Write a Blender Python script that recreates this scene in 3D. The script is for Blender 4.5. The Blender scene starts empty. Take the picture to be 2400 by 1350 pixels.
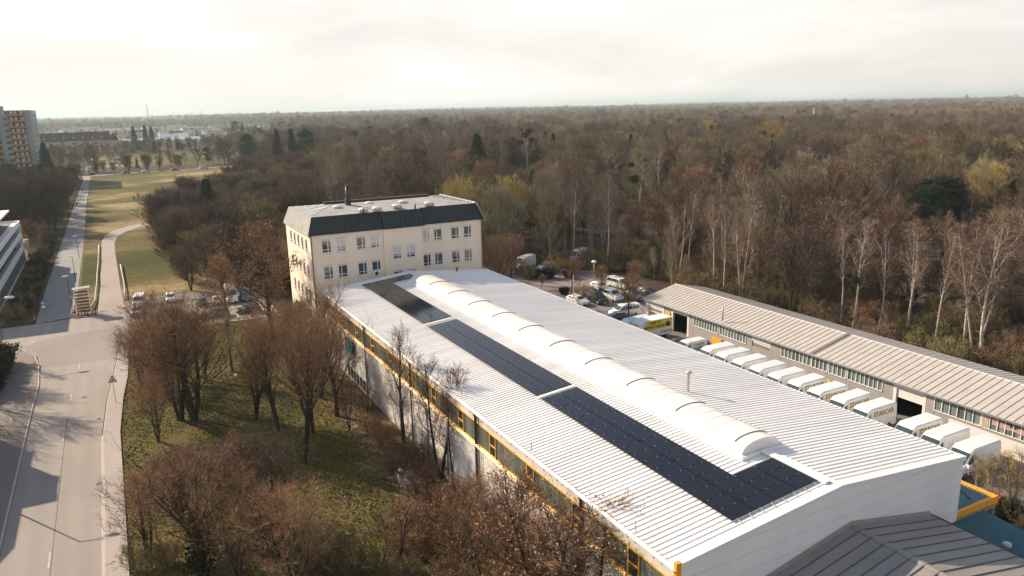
import bpy, bmesh, math, random
import numpy as np
from mathutils import Vector, Matrix, noise
R = math.radians
sc = bpy.context.scene
col = sc.collection
random.seed(7)

# ------------------------------------------------------------------ camera numbers (solved from the roof and road edges)
CAM = Vector((0.0, 0.0, 32.14))
YAW, PITCH, ROLL, FPX = 0.4863, 0.2350, -0.0220, 1758.8
cy_, sy_, cp_, sp_ = math.cos(YAW), math.sin(YAW), math.cos(PITCH), math.sin(PITCH)
FWD = Vector((sy_ * cp_, cy_ * cp_, -sp_))
_r = Vector((cy_, -sy_, 0)); _u = _r.cross(FWD)
RGT = math.cos(ROLL) * _r + math.sin(ROLL) * _u
UPV = -math.sin(ROLL) * _r + math.cos(ROLL) * _u

def ray(px, py):
    return RGT * ((px - 1200) / FPX) - UPV * ((py - 675) / FPX) + FWD

def at(px, py, z=0.0):
    """the point of the place at height z that the photograph shows at px, py"""
    v = ray(px, py); t = (z - CAM.z) / v.z
    return CAM + v * t

def pix(P):
    d = Vector(P) - CAM; w = d.dot(FWD)
    if w < 0.5: return (-9999, -9999, w)
    return (1200 + FPX * d.dot(RGT) / w, 675 - FPX * d.dot(UPV) / w, w)

# ------------------------------------------------------------------ object helpers
def tag(o, label=None, cat=None, group=None, kind=None):
    if label: o['label'] = label
    if cat: o['category'] = cat
    if group: o['group'] = group
    if kind: o['kind'] = kind
    return o

def thing(name, label, cat, loc=(0, 0, 0), rz=0.0, group=None):
    o = bpy.data.objects.new(name, None); col.objects.link(o)
    o.empty_display_size = 0.3
    o.location = loc; o.rotation_euler = (0, 0, rz)
    return tag(o, label, cat, group)

class MB:
    """collects shapes; build() links them as ONE mesh object"""
    def __init__(s): s.v = []; s.f = []; s.m = []; s.sm = []
    def quad(s, a, b, c, d, mi=0, sm=False):
        n = len(s.v); s.v += [tuple(a), tuple(b), tuple(c), tuple(d)]; s.f.append((n, n+1, n+2, n+3)); s.m.append(mi); s.sm.append(sm)
    def poly(s, pts, mi=0):
        n = len(s.v); s.v += [tuple(p) for p in pts]; s.f.append(tuple(range(n, n+len(pts)))); s.m.append(mi); s.sm.append(False)
    def box(s, x0, x1, y0, y1, z0, z1, mi=0):
        n = len(s.v)
        s.v += [(x0,y0,z0),(x1,y0,z0),(x1,y1,z0),(x0,y1,z0),(x0,y0,z1),(x1,y0,z1),(x1,y1,z1),(x0,y1,z1)]
        for f in ((0,3,2,1),(4,5,6,7),(0,1,5,4),(1,2,6,5),(2,3,7,6),(3,0,4,7)):
            s.f.append(tuple(n+i for i in f)); s.m.append(mi); s.sm.append(False)
        return s
    def prism(s, pts, vec, mi=0):
        """closed prism: polygon pts swept by vec"""
        n = len(s.v); k = len(pts); vec = Vector(vec)
        s.v += [tuple(p) for p in pts] + [tuple(Vector(p)+vec) for p in pts]
        s.f.append(tuple(range(n+k-1, n-1, -1))); s.f.append(tuple(range(n+k, n+2*k)))
        for i in range(k): s.f.append((n+i, n+(i+1)%k, n+k+(i+1)%k, n+k+i))
        s.m += [mi]*(k+2); s.sm += [False]*(k+2)
        return s
    def tube(s, pts, radii, n=6, mi=0, cap=True, sm=True):
        base = len(s.v); pts = [Vector(p) for p in pts]
        if not hasattr(radii, '__len__'): radii = [radii]*len(pts)
        ref = Vector((0.31, 0.17, 0.93)) if abs((pts[-1]-pts[0]).normalized().z) < 0.9 else Vector((1, 0.1, 0))
        for i, p in enumerate(pts):
            d = (pts[min(i+1, len(pts)-1)] - pts[max(i-1, 0)]).normalized()
            a = d.cross(ref).normalized(); b = d.cross(a)
            for k in range(n):
                t = 2*math.pi*k/n
                s.v.append(tuple(p + (a*math.cos(t) + b*math.sin(t))*radii[i]))
        for i in range(len(pts)-1):
            for k in range(n):
                s.f.append((base+i*n+k, base+i*n+(k+1)%n, base+(i+1)*n+(k+1)%n, base+(i+1)*n+k)); s.m.append(mi); s.sm.append(sm)
        if cap:
            s.f.append(tuple(base+k for k in range(n-1, -1, -1))); s.f.append(tuple(base+(len(pts)-1)*n+k for k in range(n)))
            s.m += [mi, mi]; s.sm += [False, False]
        return s
    def lathe(s, c, prof, n=12, axis='z', mi=0):
        """prof: (r, h) pairs; axis through c"""
        base = len(s.v); c = Vector(c)
        for r, h in prof:
            for k in range(n):
                t = 2*math.pi*k/n; a, b = r*math.cos(t), r*math.sin(t)
                s.v.append(tuple(c + {'z': Vector((a, b, h)), 'y': Vector((a, h, b)), 'x': Vector((h, a, b))}[axis]))
        for i in range(len(prof)-1):
            for k in range(n):
                s.f.append((base+i*n+k, base+i*n+(k+1)%n, base+(i+1)*n+(k+1)%n, base+(i+1)*n+k)); s.m.append(mi); s.sm.append(True)
        s.f.append(tuple(base+k for k in range(n-1, -1, -1))); s.f.append(tuple(base+(len(prof)-1)*n+k for k in range(n)))
        s.m += [mi, mi]; s.sm += [False, False]
        return s
    def mesh(s, name, mats, origin=(0, 0, 0)):
        me = bpy.data.meshes.new(name)
        o = Vector(origin)
        me.from_pydata([tuple(Vector(v)-o) for v in s.v], [], s.f)
        for m in (mats if isinstance(mats, (list, tuple)) else [mats]): me.materials.append(m)
        me.polygons.foreach_set('material_index', s.m)
        me.polygons.foreach_set('use_smooth', s.sm)
        me.update()
        return me
    def build(s, name, mats, parent=None, world=True, bevel=0.0):
        """world=True: coordinates are of the place and the parent has no rotation"""
        org = parent_base(parent) if (parent is not None and world) else (0, 0, 0)
        o = bpy.data.objects.new(name, s.mesh(name, mats, org)); col.objects.link(o)
        if parent is not None: o.parent = parent
        if bevel:
            b = o.modifiers.new('soft', 'BEVEL'); b.width = bevel; b.segments = 2; b.limit_method = 'ANGLE'; b.angle_limit = R(35)
        return o

def parent_base(p):
    v = Vector((0, 0, 0))
    while p is not None: v += Vector(p.location); p = p.parent
    return v

def copy_tree(o, parent=None, memo=None):
    c = o.copy(); col.objects.link(c)
    if parent is not None: c.parent = parent
    for ch in KIDS.get(o.name, ()): copy_tree(ch, c)
    return c
KIDS = {}
def remember(o):
    """note the children of a finished thing, so that copying does not search the whole scene"""
    KIDS[o.name] = list(o.children)
    for c in o.children: remember(c)
    return o

# ------------------------------------------------------------------ materials
def nt_new(name):
    m = bpy.data.materials.new(name); m.use_nodes = True
    nt = m.node_tree; b = nt.nodes['Principled BSDF']
    return m, nt, b
def ramp(nt, fac, stops):
    r = nt.nodes.new('ShaderNodeValToRGB'); nt.links.new(fac, r.inputs[0])
    e = r.color_ramp.elements
    while len(e) < len(stops): e.new(0.5)
    for k, (p, c) in zip(e, stops): k.position = p; k.color = (*c, 1)
    return r.outputs[0]
def noise_tex(nt, scale, detail=4, rough=0.55, stretch=(1, 1, 1), coord='Object', dist=0.0):
    if coord == 'World':
        g = nt.nodes.new('ShaderNodeNewGeometry'); out = g.outputs['Position']
    else:
        g = nt.nodes.new('ShaderNodeTexCoord'); out = g.outputs[coord]
    mp = nt.nodes.new('ShaderNodeMapping'); mp.inputs['Scale'].default_value = stretch
    nt.links.new(out, mp.inputs[0])
    n = nt.nodes.new('ShaderNodeTexNoise'); n.inputs['Scale'].default_value = scale
    n.inputs['Detail'].default_value = detail; n.inputs['Roughness'].default_value = rough
    n.inputs['Distortion'].default_value = dist
    nt.links.new(mp.outputs[0], n.inputs['Vector'])
    return n.outputs['Fac']
def mixc(nt, fac, a, b, mode='MIX'):
    n = nt.nodes.new('ShaderNodeMix'); n.data_type = 'RGBA'; n.blend_type = mode
    for sock, val in ((n.inputs['Factor'], fac), (n.inputs['A'], a), (n.inputs['B'], b)):
        if hasattr(val, 'is_linked') or hasattr(val, 'links'): nt.links.new(val, sock)
        elif isinstance(val, (int, float)): sock.default_value = val
        else: sock.default_value = (*val, 1)
    return n.outputs['Result']
def mathn(nt, op, a, b=None, clamp=False):
    n = nt.nodes.new('ShaderNodeMath'); n.operation = op; n.use_clamp = clamp
    for i, val in enumerate((a, b)):
        if val is None: continue
        if isinstance(val, (int, float)): n.inputs[i].default_value = val
        else: nt.links.new(val, n.inputs[i])
    return n.outputs[0]
def simple(name, c, rough=0.6, metal=0.0, var=0.12, scale=1.5, coord='Object', stretch=(1, 1, 1), bump=0.0, bscale=20, spec=None, coat=0.0):
    """a plain surface with uneven colour: var is how far the tone wanders"""
    m, nt, b = nt_new(name)
    f = noise_tex(nt, scale, 5, 0.6, stretch, coord)
    lo = tuple(x*(1-var) for x in c); hi = tuple(min(1, x*(1+var)) for x in c)
    cc = ramp(nt, f, [(0.3, lo), (0.7, hi)])
    nt.links.new(cc, b.inputs['Base Color'])
    b.inputs['Roughness'].default_value = rough; b.inputs['Metallic'].default_value = metal
    if spec is not None: b.inputs['Specular IOR Level'].default_value = spec
    if coat: b.inputs['Coat Weight'].default_value = coat; b.inputs['Coat Roughness'].default_value = 0.08
    if bump:
        f2 = noise_tex(nt, bscale, 4, 0.6, (1, 1, 1), coord)
        bp = nt.nodes.new('ShaderNodeBump'); bp.inputs['Strength'].default_value = bump; bp.inputs['Distance'].default_value = 0.05
        nt.links.new(f2, bp.inputs['Height']); nt.links.new(bp.outputs[0], b.inputs['Normal'])
    return m
M = {}
M['roof_white'] = simple('roof_white', (0.82, 0.795, 0.76), 0.42, 0, 0.11, 0.30, 'World', (0.16, 2.4, 1))
M['white_metal'] = simple('white_metal', (0.78, 0.77, 0.75), 0.45, 0, 0.05, 0.8, 'World')
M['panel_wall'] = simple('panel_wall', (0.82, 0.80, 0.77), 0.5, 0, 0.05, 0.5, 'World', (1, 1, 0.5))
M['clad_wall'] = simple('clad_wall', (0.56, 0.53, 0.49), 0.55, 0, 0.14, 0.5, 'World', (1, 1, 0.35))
M['seam'] = simple('seam', (0.55, 0.54, 0.52), 0.7)
M['skylight'] = simple('skylight', (0.77, 0.745, 0.70), 0.30, 0, 0.03, 0.8, 'World')
M['dark'] = simple('dark', (0.025, 0.024, 0.023), 0.6)
M['dark_metal'] = simple('dark_metal', (0.045, 0.040, 0.036), 0.5, 0.2)
M['yellow'] = simple('yellow', (0.78, 0.42, 0.06), 0.5, 0, 0.12, 3)
M['orange'] = simple('orange', (0.85, 0.36, 0.02), 0.5, 0, 0.08, 2)
M['glass_dark'] = simple('glass_dark', (0.03, 0.036, 0.036), 0.08, 0, 0.3, 0.7, 'World', (1, 1, 0.2))
M['channel_glass'] = simple('channel_glass', (0.12, 0.13, 0.105), 0.28, 0, 0.55, 1.1, 'World', (1, 1.6, 0.12))
M['pv'] = simple('pv', (0.008, 0.009, 0.014), 0.10, 0, 0.25, 0.6, 'World', spec=0.45)
M['alu'] = simple('alu', (0.62, 0.62, 0.61), 0.35, 0.7, 0.05)
M['plaster'] = simple('plaster', (0.84, 0.725, 0.585), 0.85, 0, 0.06, 0.6, 'World', (1, 1, 0.4))
M['copper_green'] = simple('copper_green', (0.022, 0.030, 0.030), 0.5, 0.1, 0.35, 1.2, 'World', (3, 3, 0.25))
M['sheet_pale'] = simple('sheet_pale', (0.52, 0.52, 0.48), 0.5, 0.1, 0.15, 0.7, 'World')
M['gravel_roof'] = simple('gravel_roof', (0.42, 0.385, 0.345), 0.9, 0, 0.14, 2.5, 'World')
M['concrete'] = simple('concrete', (0.42, 0.41, 0.39), 0.85, 0, 0.12, 0.8, 'World', (1, 1, 0.5))
M['garage_roof'] = simple('garage_roof', (0.46, 0.425, 0.385), 0.7, 0, 0.10, 1.3, 'World', (0.4, 1, 1))
M['garage_wall'] = simple('garage_wall', (0.30, 0.285, 0.275), 0.8, 0, 0.08, 0.7, 'World')
M['garage_white'] = simple('garage_white', (0.68, 0.65, 0.61), 0.7, 0, 0.06, 0.7, 'World')
M['old_glass'] = simple('old_glass', (0.16, 0.20, 0.185), 0.15, 0, 0.6, 0.9, 'World', (1, 1.3, 0.1))
M['roof_grey'] = simple('roof_grey', (0.27, 0.245, 0.225), 0.65, 0, 0.14, 0.7, 'World', (0.3, 1, 1))
M['teal_sheet'] = simple('teal_sheet', (0.055, 0.16, 0.18), 0.5, 0, 0.16, 1.0, 'World')
M['rust'] = simple('rust', (0.16, 0.05, 0.025), 0.8)
M['rubber'] = simple('rubber', (0.02, 0.02, 0.02), 0.8)
M['rim'] = simple('rim', (0.45, 0.45, 0.45), 0.35, 0.7)
M['lamp_white'] = simple('lamp_white', (0.8, 0.82, 0.82), 0.35)
M['lens_red'] = simple('lens_red', (0.4, 0.02, 0.02), 0.25)
M['lens_clear'] = simple('lens_clear', (0.62, 0.64, 0.66), 0.12)
M['red'] = simple('red', (0.50, 0.045, 0.05), 0.5)
M['blue_sign'] = simple('blue_sign', (0.02, 0.24, 0.42), 0.4)
M['teal_board'] = simple('teal_board', (0.03, 0.30, 0.36), 0.5, 0, 0.3, 2)
M['white_paint'] = simple('white_paint', (0.80, 0.79, 0.77), 0.5, 0, 0.05)
M['grey_metal'] = simple('grey_metal', (0.30, 0.31, 0.31), 0.45, 0.5)
M['black_letter'] = simple('black_letter', (0.03, 0.03, 0.028), 0.6)
M['gold_letter'] = simple('gold_letter', (0.34, 0.24, 0.02), 0.5)
M['banner_yellow'] = simple('banner_yellow', (0.62, 0.46, 0.03), 0.5, 0, 0.06)
M['wood'] = simple('wood', (0.20, 0.13, 0.08), 0.8)
M['pale_brick'] = simple('pale_brick', (0.55, 0.40, 0.27), 0.85)
# ------------------------------------------------------------------ setting: ground, roads, paths, lawns
def sheet(name, pts, z, m, thick=0.0, step=None):
    b = MB()
    if thick: b.prism([(x, y, z-thick) for x, y in pts], (0, 0, thick))
    else: b.poly([(x, y, z) for x, y in pts])
    return tag(b.build(name, m), kind='structure')

def asphalt(name, c, tracks=None):
    m, nt, b = nt_new(name)
    big = noise_tex(nt, 0.12, 4, 0.6, (1, 0.5, 1), 'World')
    fine = noise_tex(nt, 6.0, 3, 0.7, (1, 1, 1), 'World')
    base = ramp(nt, big, [(0.3, tuple(x*0.86 for x in c)), (0.7, tuple(x*1.12 for x in c))])
    cc = mixc(nt, 0.25, base, ramp(nt, fine, [(0.3, tuple(x*0.7 for x in c)), (0.7, tuple(x*1.3 for x in c))]))
    if tracks:                                   # worn wheel tracks along the road (real wear, follows x)
        g = nt.nodes.new('ShaderNodeNewGeometry'); sp = nt.nodes.new('ShaderNodeSeparateXYZ'); nt.links.new(g.outputs['Position'], sp.inputs[0])
        wob = mathn(nt, 'MULTIPLY', noise_tex(nt, 0.05, 2, 0.5, (1, 1, 1), 'World'), 0.8)
        s = mathn(nt, 'SINE', mathn(nt, 'MULTIPLY', mathn(nt, 'ADD', sp.outputs[0], wob), 2*math.pi/1.75))
        f = mathn(nt, 'MULTIPLY', mathn(nt, 'ADD', s, 1.0), 0.10)
        cc = mixc(nt, f, cc, tuple(x*0.62 for x in c))
        v = nt.nodes.new('ShaderNodeTexVoronoi'); v.feature = 'DISTANCE_TO_EDGE'; v.inputs['Scale'].default_value = 0.16
        mp = nt.nodes.new('ShaderNodeMapping'); mp.inputs['Scale'].default_value = (1, 0.35, 1); nt.links.new(g.outputs['Position'], mp.inputs[0]); nt.links.new(mp.outputs[0], v.inputs['Vector'])
        crack = mathn(nt, 'LESS_THAN', v.outputs['Distance'], 0.006)
        cc = mixc(nt, mathn(nt, 'MULTIPLY', crack, 0.0), cc, (0.07, 0.06, 0.055))
    nt.links.new(cc, b.inputs['Base Color']); b.inputs['Roughness'].default_value = 0.9
    return m
ASPH = asphalt('asphalt_pale', (0.29, 0.255, 0.225), True)
ASPH2 = asphalt('asphalt_yard', (0.17, 0.15, 0.145))
PATHM = asphalt('path_asphalt', (0.235, 0.225, 0.215))
GRAVEL = asphalt('path_gravel', (0.32, 0.27, 0.235))
PAVE = asphalt('pavement_slabs', (0.36, 0.315, 0.285))
PAVED = asphalt('pavement_left', (0.20, 0.165, 0.15))
KERB = simple('kerb_stone', (0.42, 0.37, 0.33), 0.85, 0, 0.15, 3)
LINE = simple('road_paint', (0.46, 0.43, 0.39), 0.8, 0, 0.25, 2, 'World')

def grassy(name, stops, scale, stretch=(1, 1, 1), fine=3.0, litter=None):
    m, nt, b = nt_new(name)
    f = noise_tex(nt, scale, 6, 0.62, stretch, 'World', 0.4)
    cc = ramp(nt, f, stops)
    f2 = noise_tex(nt, fine, 4, 0.7, (1, 1, 1), 'World')
    cc = mixc(nt, 0.75, cc, ramp(nt, f2, [(0.3, (0.30, 0.30, 0.28)), (0.72, (0.80, 0.80, 0.78))]), 'OVERLAY')
    if litter:
        f3 = noise_tex(nt, 0.35, 5, 0.7, (1, 1, 1), 'World')
        cc = mixc(nt, ramp(nt, f3, [(0.48, (0, 0, 0)), (0.66, (1, 1, 1))]), cc, litter)
    nt.links.new(cc, b.inputs['Base Color']); b.inputs['Roughness'].default_value = 1.0; b.inputs['Specular IOR Level'].default_value = 0.1
    f4 = noise_tex(nt, 7.0, 4, 0.7, (1, 1, 1), 'World')
    bp = nt.nodes.new('ShaderNodeBump'); bp.inputs['Strength'].default_value = 0.5; bp.inputs['Distance'].default_value = 0.12
    nt.links.new(f4, bp.inputs['Height']); nt.links.new(bp.outputs[0], b.inputs['Normal'])
    return m
FLOOR = grassy('forest_floor', [(0.3, (0.045, 0.032, 0.022)), (0.55, (0.075, 0.052, 0.034)), (0.75, (0.070, 0.066, 0.028))], 0.05, (1, 1, 1), 1.6)
LAWN = grassy('lawn_grass', [(0.30, (0.040, 0.044, 0.010)), (0.48, (0.105, 0.102, 0.022)), (0.60, (0.140, 0.122, 0.036)), (0.76, (0.22, 0.165, 0.080))], 0.16, (1, 1, 1), 4.0, (0.125, 0.085, 0.048))
MEADOW = grassy('meadow_grass', [(0.32, (0.036, 0.046, 0.012)), (0.44, (0.078, 0.074, 0.018)), (0.53, (0.135, 0.108, 0.042)), (0.62, (0.30, 0.225, 0.125))], 0.030, (0.45, 1.0, 1), 0.8)
VERGE = grassy('verge_litter', [(0.3, (0.10, 0.075, 0.04)), (0.55, (0.17, 0.125, 0.065)), (0.75, (0.10, 0.095, 0.03))], 0.5, (1, 1, 1), 4.0)

b = MB()
n = 24
# one sheet to the horizon, finer near the camera is not needed: it is flat
b.quad((-16000, -3000, -0.05), (16000, -3000, -0.05), (16000, 16000, -0.05), (-16000, 16000, -0.05))
tag(b.build('ground', FLOOR), kind='structure')

sheet('lawn', [(-2.4, 20), (23.0, 20), (23.0, 100), (22.6, 124.5), (8, 125.5), (0.6, 121), (-1.2, 113), (-2.4, 98)], 0.0, LAWN)
sheet('leaf_litter_strip', [(18.6, 20), (23.15, 20), (23.15, 97), (20.2, 97), (19.4, 80), (18.2, 66), (19.2, 50)], 0.012, VERGE)
sheet('meadow', [(-8.2, 139.5), (-4.6, 139.5), (-4.0, 141), (0.0, 147), (21, 146.5), (23, 240), (38, 300), (47, 340), (57, 400), (61, 505), (40, 500), (0, 492), (-9, 481)], -0.01, MEADOW)
sheet('garden', [(-60, 141), (-13.4, 141), (-13.2, 240), (-12.6, 440), (-60, 440)], -0.02, grassy('garden_grass', [(0.3, (0.05, 0.045, 0.018)), (0.55, (0.10, 0.075, 0.035)), (0.75, (0.16, 0.11, 0.06))], 0.12, (1, 1, 1), 2))

# the road coming towards the camera, widening into the cross street
sheet('road', [(-11.0, -40), (-4.0, -40), (-4.1, 84), (-3.6, 95), (-2.9, 103), (-2.2, 113), (-1.6, 118), (0.2, 122), (3, 123.8), (22, 122.6), (22, 133), (20, 139), (0, 141.0),
      (-0.9, 143.0), (-4.0, 141.6), (-7, 139.6), (-14, 138.6), (-80, 137.5), (-80, 126.2), (-20, 125.6), (-16, 124.6), (-13.4, 122.6), (-12.0, 119), (-11.2, 113)], 0.03, ASPH)
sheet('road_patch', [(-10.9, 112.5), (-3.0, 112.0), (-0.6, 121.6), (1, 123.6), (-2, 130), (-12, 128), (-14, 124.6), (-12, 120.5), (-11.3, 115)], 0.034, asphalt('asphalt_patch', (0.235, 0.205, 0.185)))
mk = MB()
for y in np.arange(-16.2, 118, 12.6):
    x = -7.6 if y < 90 else -7.6 + (y-90)*0.045
    mk.box(x-0.06, x+0.06, y, y+2.4, 0.034, 0.036)
mk2 = MB()
for i in range(40):
    y = -40+i*3.3; x = -7.45 if y < 90 else -7.45 + (y-90)*0.045; x2 = -7.45 if y+3.3 < 90 else -7.45+(y+3.3-90)*0.045
    mk2.quad((x-0.035, y, 0.0335), (x+0.035, y, 0.0335), (x2+0.035, y+3.3, 0.0335), (x2-0.035, y+3.3, 0.0335))
tag(mk2.build('road_seam', simple('tar_seam', (0.10, 0.085, 0.075), 0.8)), kind='structure')
tag(mk.build('centre_line', LINE), kind='structure')
tag(MB().box(-4.14, -3.98, -40, 84, 0.034, 0.04).build('gutter_line', KERB), kind='structure')
sheet('car_park', [(0.0, 141.0), (20.2, 139.2), (22.3, 133), (22.3, 146), (2, 149.5), (-0.6, 147)], 0.02, ASPH2)

def ribbon(name, left, w, z, m, h):
    """a raised strip: polyline, width to its right"""
    bb = MB(); L = [Vector((x, y, 0)) for x, y in left]
    N = []
    for i, p in enumerate(L):
        d = (L[min(i+1, len(L)-1)] - L[max(i-1, 0)]).normalized(); N.append(Vector((d.y, -d.x, 0)))
    ww = w if hasattr(w, '__len__') else [w]*len(L)
    for i in range(len(L)-1):
        a, b2 = L[i], L[i+1]; a2, b3 = a + N[i]*ww[i], b2 + N[i+1]*ww[i+1]
        up = Vector((0, 0, z+h)); dn = Vector((0, 0, z))
        bb.quad(a+up, a2+up, b3+up, b2+up)
        bb.quad(a+dn, a+up, b2+up, b2+dn); bb.quad(a2+dn, b3+dn, b3+up, a2+up)
    return tag(bb.build(name, m), kind='structure')
rk = [(-4.0, -40), (-4.0, 84), (-3.5, 95), (-2.8, 103), (-2.1, 113), (-1.5, 118), (0.3, 121.9), (3, 123.6), (22, 122.4)]
ribbon('kerb_right', rk, 0.18, 0.0, KERB, 0.15)
ribbon('pavement_right', [(x+0.18, y) for x, y in rk[:6]], [1.45, 1.45, 1.5, 1.5, 1.2, 0.7], 0.0, PAVE, 0.14)
lk = [(-11.0, -40), (-11.0, 96), (-10.9, 105), (-11.4, 114), (-12.2, 119.2), (-13.6, 122.4), (-16.2, 124.4), (-20, 125.4), (-80, 126)]
ribbon('kerb_left', [(x-0.16, y-0.05) for x, y in lk], 0.16, 0.0, KERB, 0.15)
bb = MB(); bb.prism([(x-0.18, y-0.1, 0) for x, y in lk] + [(-80, 118, 0), (-19, 118, 0), (-16.2, 110, 0), (-15.6, 96, 0), (-15.4, -40, 0)], (0, 0, 0.13))
tag(bb.build('pavement_left', PAVED), kind='structure')

sheet('path', [(-13.4, 139.0), (-8.6, 140.2), (-8.0, 156), (-8.1, 233), (-8.9, 325), (-9.0, 464), (-9.0, 486), (-13.5, 486), (-12.2, 464), (-13.0, 315), (-13.2, 237), (-13.6, 162)], 0.015, PATHM)
cl = [(-4.6, 140.6), (-4.45, 156), (-4.2, 185), (-4.1, 206), (-3.9, 226), (-3.0, 237), (-0.6, 247), (3.6, 253.5), (8.2, 256.5), (13, 258.5)]
cr = [(-0.3, 143.0), (-0.7, 154), (-0.9, 187), (-1.0, 206), (-0.9, 222), (0.0, 232), (2.2, 241), (5.2, 247), (8.8, 251), (13.5, 253.5)]
bb = MB()
for i in range(len(cl)-1): bb.quad((*cl[i], 0.02), (*cr[i], 0.02), (*cr[i+1], 0.02), (*cl[i+1], 0.02))
tag(bb.build('gravel_track', GRAVEL), kind='structure')
sheet('worn_verge', [(-8.0, 141), (-7.9, 160), (-8.0, 230), (-7.7, 230), (-7.6, 160), (-7.5, 141)], 0.006, VERGE)
sheet('far_road', [(-60, 478), (-13, 484), (19, 497.5), (62, 507), (140, 520), (140, 528), (62, 514), (19, 504), (-13, 491), (-60, 485)], 0.05, PATHM)
# green mound beyond the far road
mb = MB(); nx, ny = 26, 16
X0, X1, Y0, Y1 = -5, 95, 560, 720
P = [[None]*(ny+1) for _ in range(nx+1)]
for i in range(nx+1):
    for j in range(ny+1):
        u, v = i/nx, j/ny
        h = 5.2*math.sin(math.pi*u)**1.0*math.sin(math.pi*v)**0.8*(0.75+0.5*noise.noise(Vector((u*3, v*3, 1))))
        P[i][j] = (X0+(X1-X0)*u, Y0+(Y1-Y0)*v, h-0.03)
for i in range(nx):
    for j in range(ny): mb.quad(P[i][j], P[i+1][j], P[i+1][j+1], P[i][j+1], 0, True)
tag(mb.build('hill', MEADOW), kind='structure')
# yard between the hall and the garages, car park beyond
sheet('yard', [(47.7, 18), (90, 18), (84, 46), (70.5, 46), (70.5, 88), (82, 92), (84, 122), (70, 141), (48, 141), (47.7, 97)], 0.0, ASPH2)
sheet('pale_bay', [(62, 98), (82, 92), (84, 120), (64, 132)], 0.012, asphalt('asphalt_bay', (0.24, 0.20, 0.185)))  # paler asphalt over the car park beyond the garage gable
sheet('verge_corner', [(50.0, 26.2), (58.5, 22), (72, 12), (60, 8), (50, 14)], 0.01, VERGE)

mh = MB(); mh.lathe((-5.9, 97.5, 0.034), [(0.34, 0), (0.34, 0.004)], 16); tag(mh.build('manhole_cover', M['dark_metal']), 'dark round manhole cover in the right lane of the road', 'manhole cover')
for y, lab in ((72.0, 'drain grate at the right kerb nearest the camera'), (89.0, 'drain grate at the right kerb by the warning sign')):
    dg = MB(); dg.box(-4.55, -4.2, y, y+0.5, 0.034, 0.040); tag(dg.build('drain_grate', M['dark_metal']), lab, 'drain grate')
# ------------------------------------------------------------------ the white hall
XL, XR, YF, YB, ZE, XG, ZG = 23.25, 47.46, 26.35, 97.66, 9.06, 35.46, 10.24
SL = (ZG-ZE)/(XG-XL); SRt = (ZG-ZE)/(XR-XG)
def roofz(x): return ZE + (x-XL)*SL if x <= XG else ZG - (x-XG)*SRt
hall = thing('industrial_hall', 'long white industrial hall with ribbed roof, barrel skylight and yellow window band', 'hall', (XG, (YF+YB)/2, 0))
def ribbed_roof(mb, xa, xb, y0, y1, pitch=0.40, h=0.055, drop=0.0):
    prof = []; y = y0
    while y < y1-0.01:
        for dy, dz in ((0, 0), (0.27, 0), (0.295, h), (0.375, h)):
            if y+dy < y1: prof.append((y+dy, dz))
        y += pitch
    prof.append((y1, 0))
    for (ya, da), (yb_, db) in zip(prof[:-1], prof[1:]):
        mb.quad((xa, ya, roofz(xa)+da+drop), (xb, ya, roofz(xb)+da+drop), (xb, yb_, roofz(xb)+db+drop), (xa, yb_, roofz(xa)+db+drop))
rf = MB()
ribbed_roof(rf, XL-0.12, XG-0.12, YF+0.5, YB-0.55); ribbed_roof(rf, XG+0.12, XR+0.12, YF+0.5, YB-0.55)
rf.prism([(XG-0.2, YF+0.4, ZG+0.045), (XG, YF+0.4, ZG+0.075), (XG+0.2, YF+0.4, ZG+0.045)], (0, YB-YF-0.8, 0))
roof = rf.build('roof', M['roof_white'], hall)
for y0, y1 in ((YF-0.06, YF+0.52), (YB-0.57, YB+0.06)):
    cp = MB()
    for xa, xb in ((XL-0.16, XG), (XG, XR+0.16)):
        za, zb = roofz(max(xa, XL-0.16)) + 0.09, roofz(xb) + 0.09
        cp.prism([(xa, y0, za-0.32), (xb, y0, zb-0.32), (xb, y0, zb), (xa, y0, za)], (0, y1-y0, 0))
    cp.build('coping', M['white_metal'], hall)
cp = MB(); cp.box(XR+0.12, XR+0.20, YF+0.5, YB-0.55, ZE-0.30, ZE+0.03); cp.build('verge_trim', M['white_metal'], hall)
# front gable: sandwich panels with level joints
g = MB()
g.prism([(XL, YF, 0), (XR, YF, 0), (XR, YF, ZE-0.05), (XG, YF, ZG-0.05), (XL, YF, ZE-0.05)], (0, 0.18, 0))
g2_ = MB(); g2_.prism([(XL, YB-0.18, 0), (XR, YB-0.18, 0), (XR, YB-0.18, ZE-0.05), (XG, YB-0.18, ZG-0.05), (XL, YB-0.18, ZE-0.05)], (0, 0.18, 0))
for k in range(1, 10):
    z = k*1.02
    xa, xb = (XL+0.05, XR-0.05) if z < ZE-0.05 else (XL+(z-ZE)/SL+0.6, XR-(z-ZE)/SRt-0.6)
    g.box(xa, xb, YF-0.012, YF+0.01, z-0.012, z+0.012, 1)
g.build('gable_wall', [M['panel_wall'], M['seam']], hall); g2_.build('rear_wall', M['panel_wall'], hall)
g = MB(); g.box(XR-0.18, XR, YF+0.18, YB-0.18, 0, ZE-0.06); g.build('side_wall', M['panel_wall'], hall)
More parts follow.
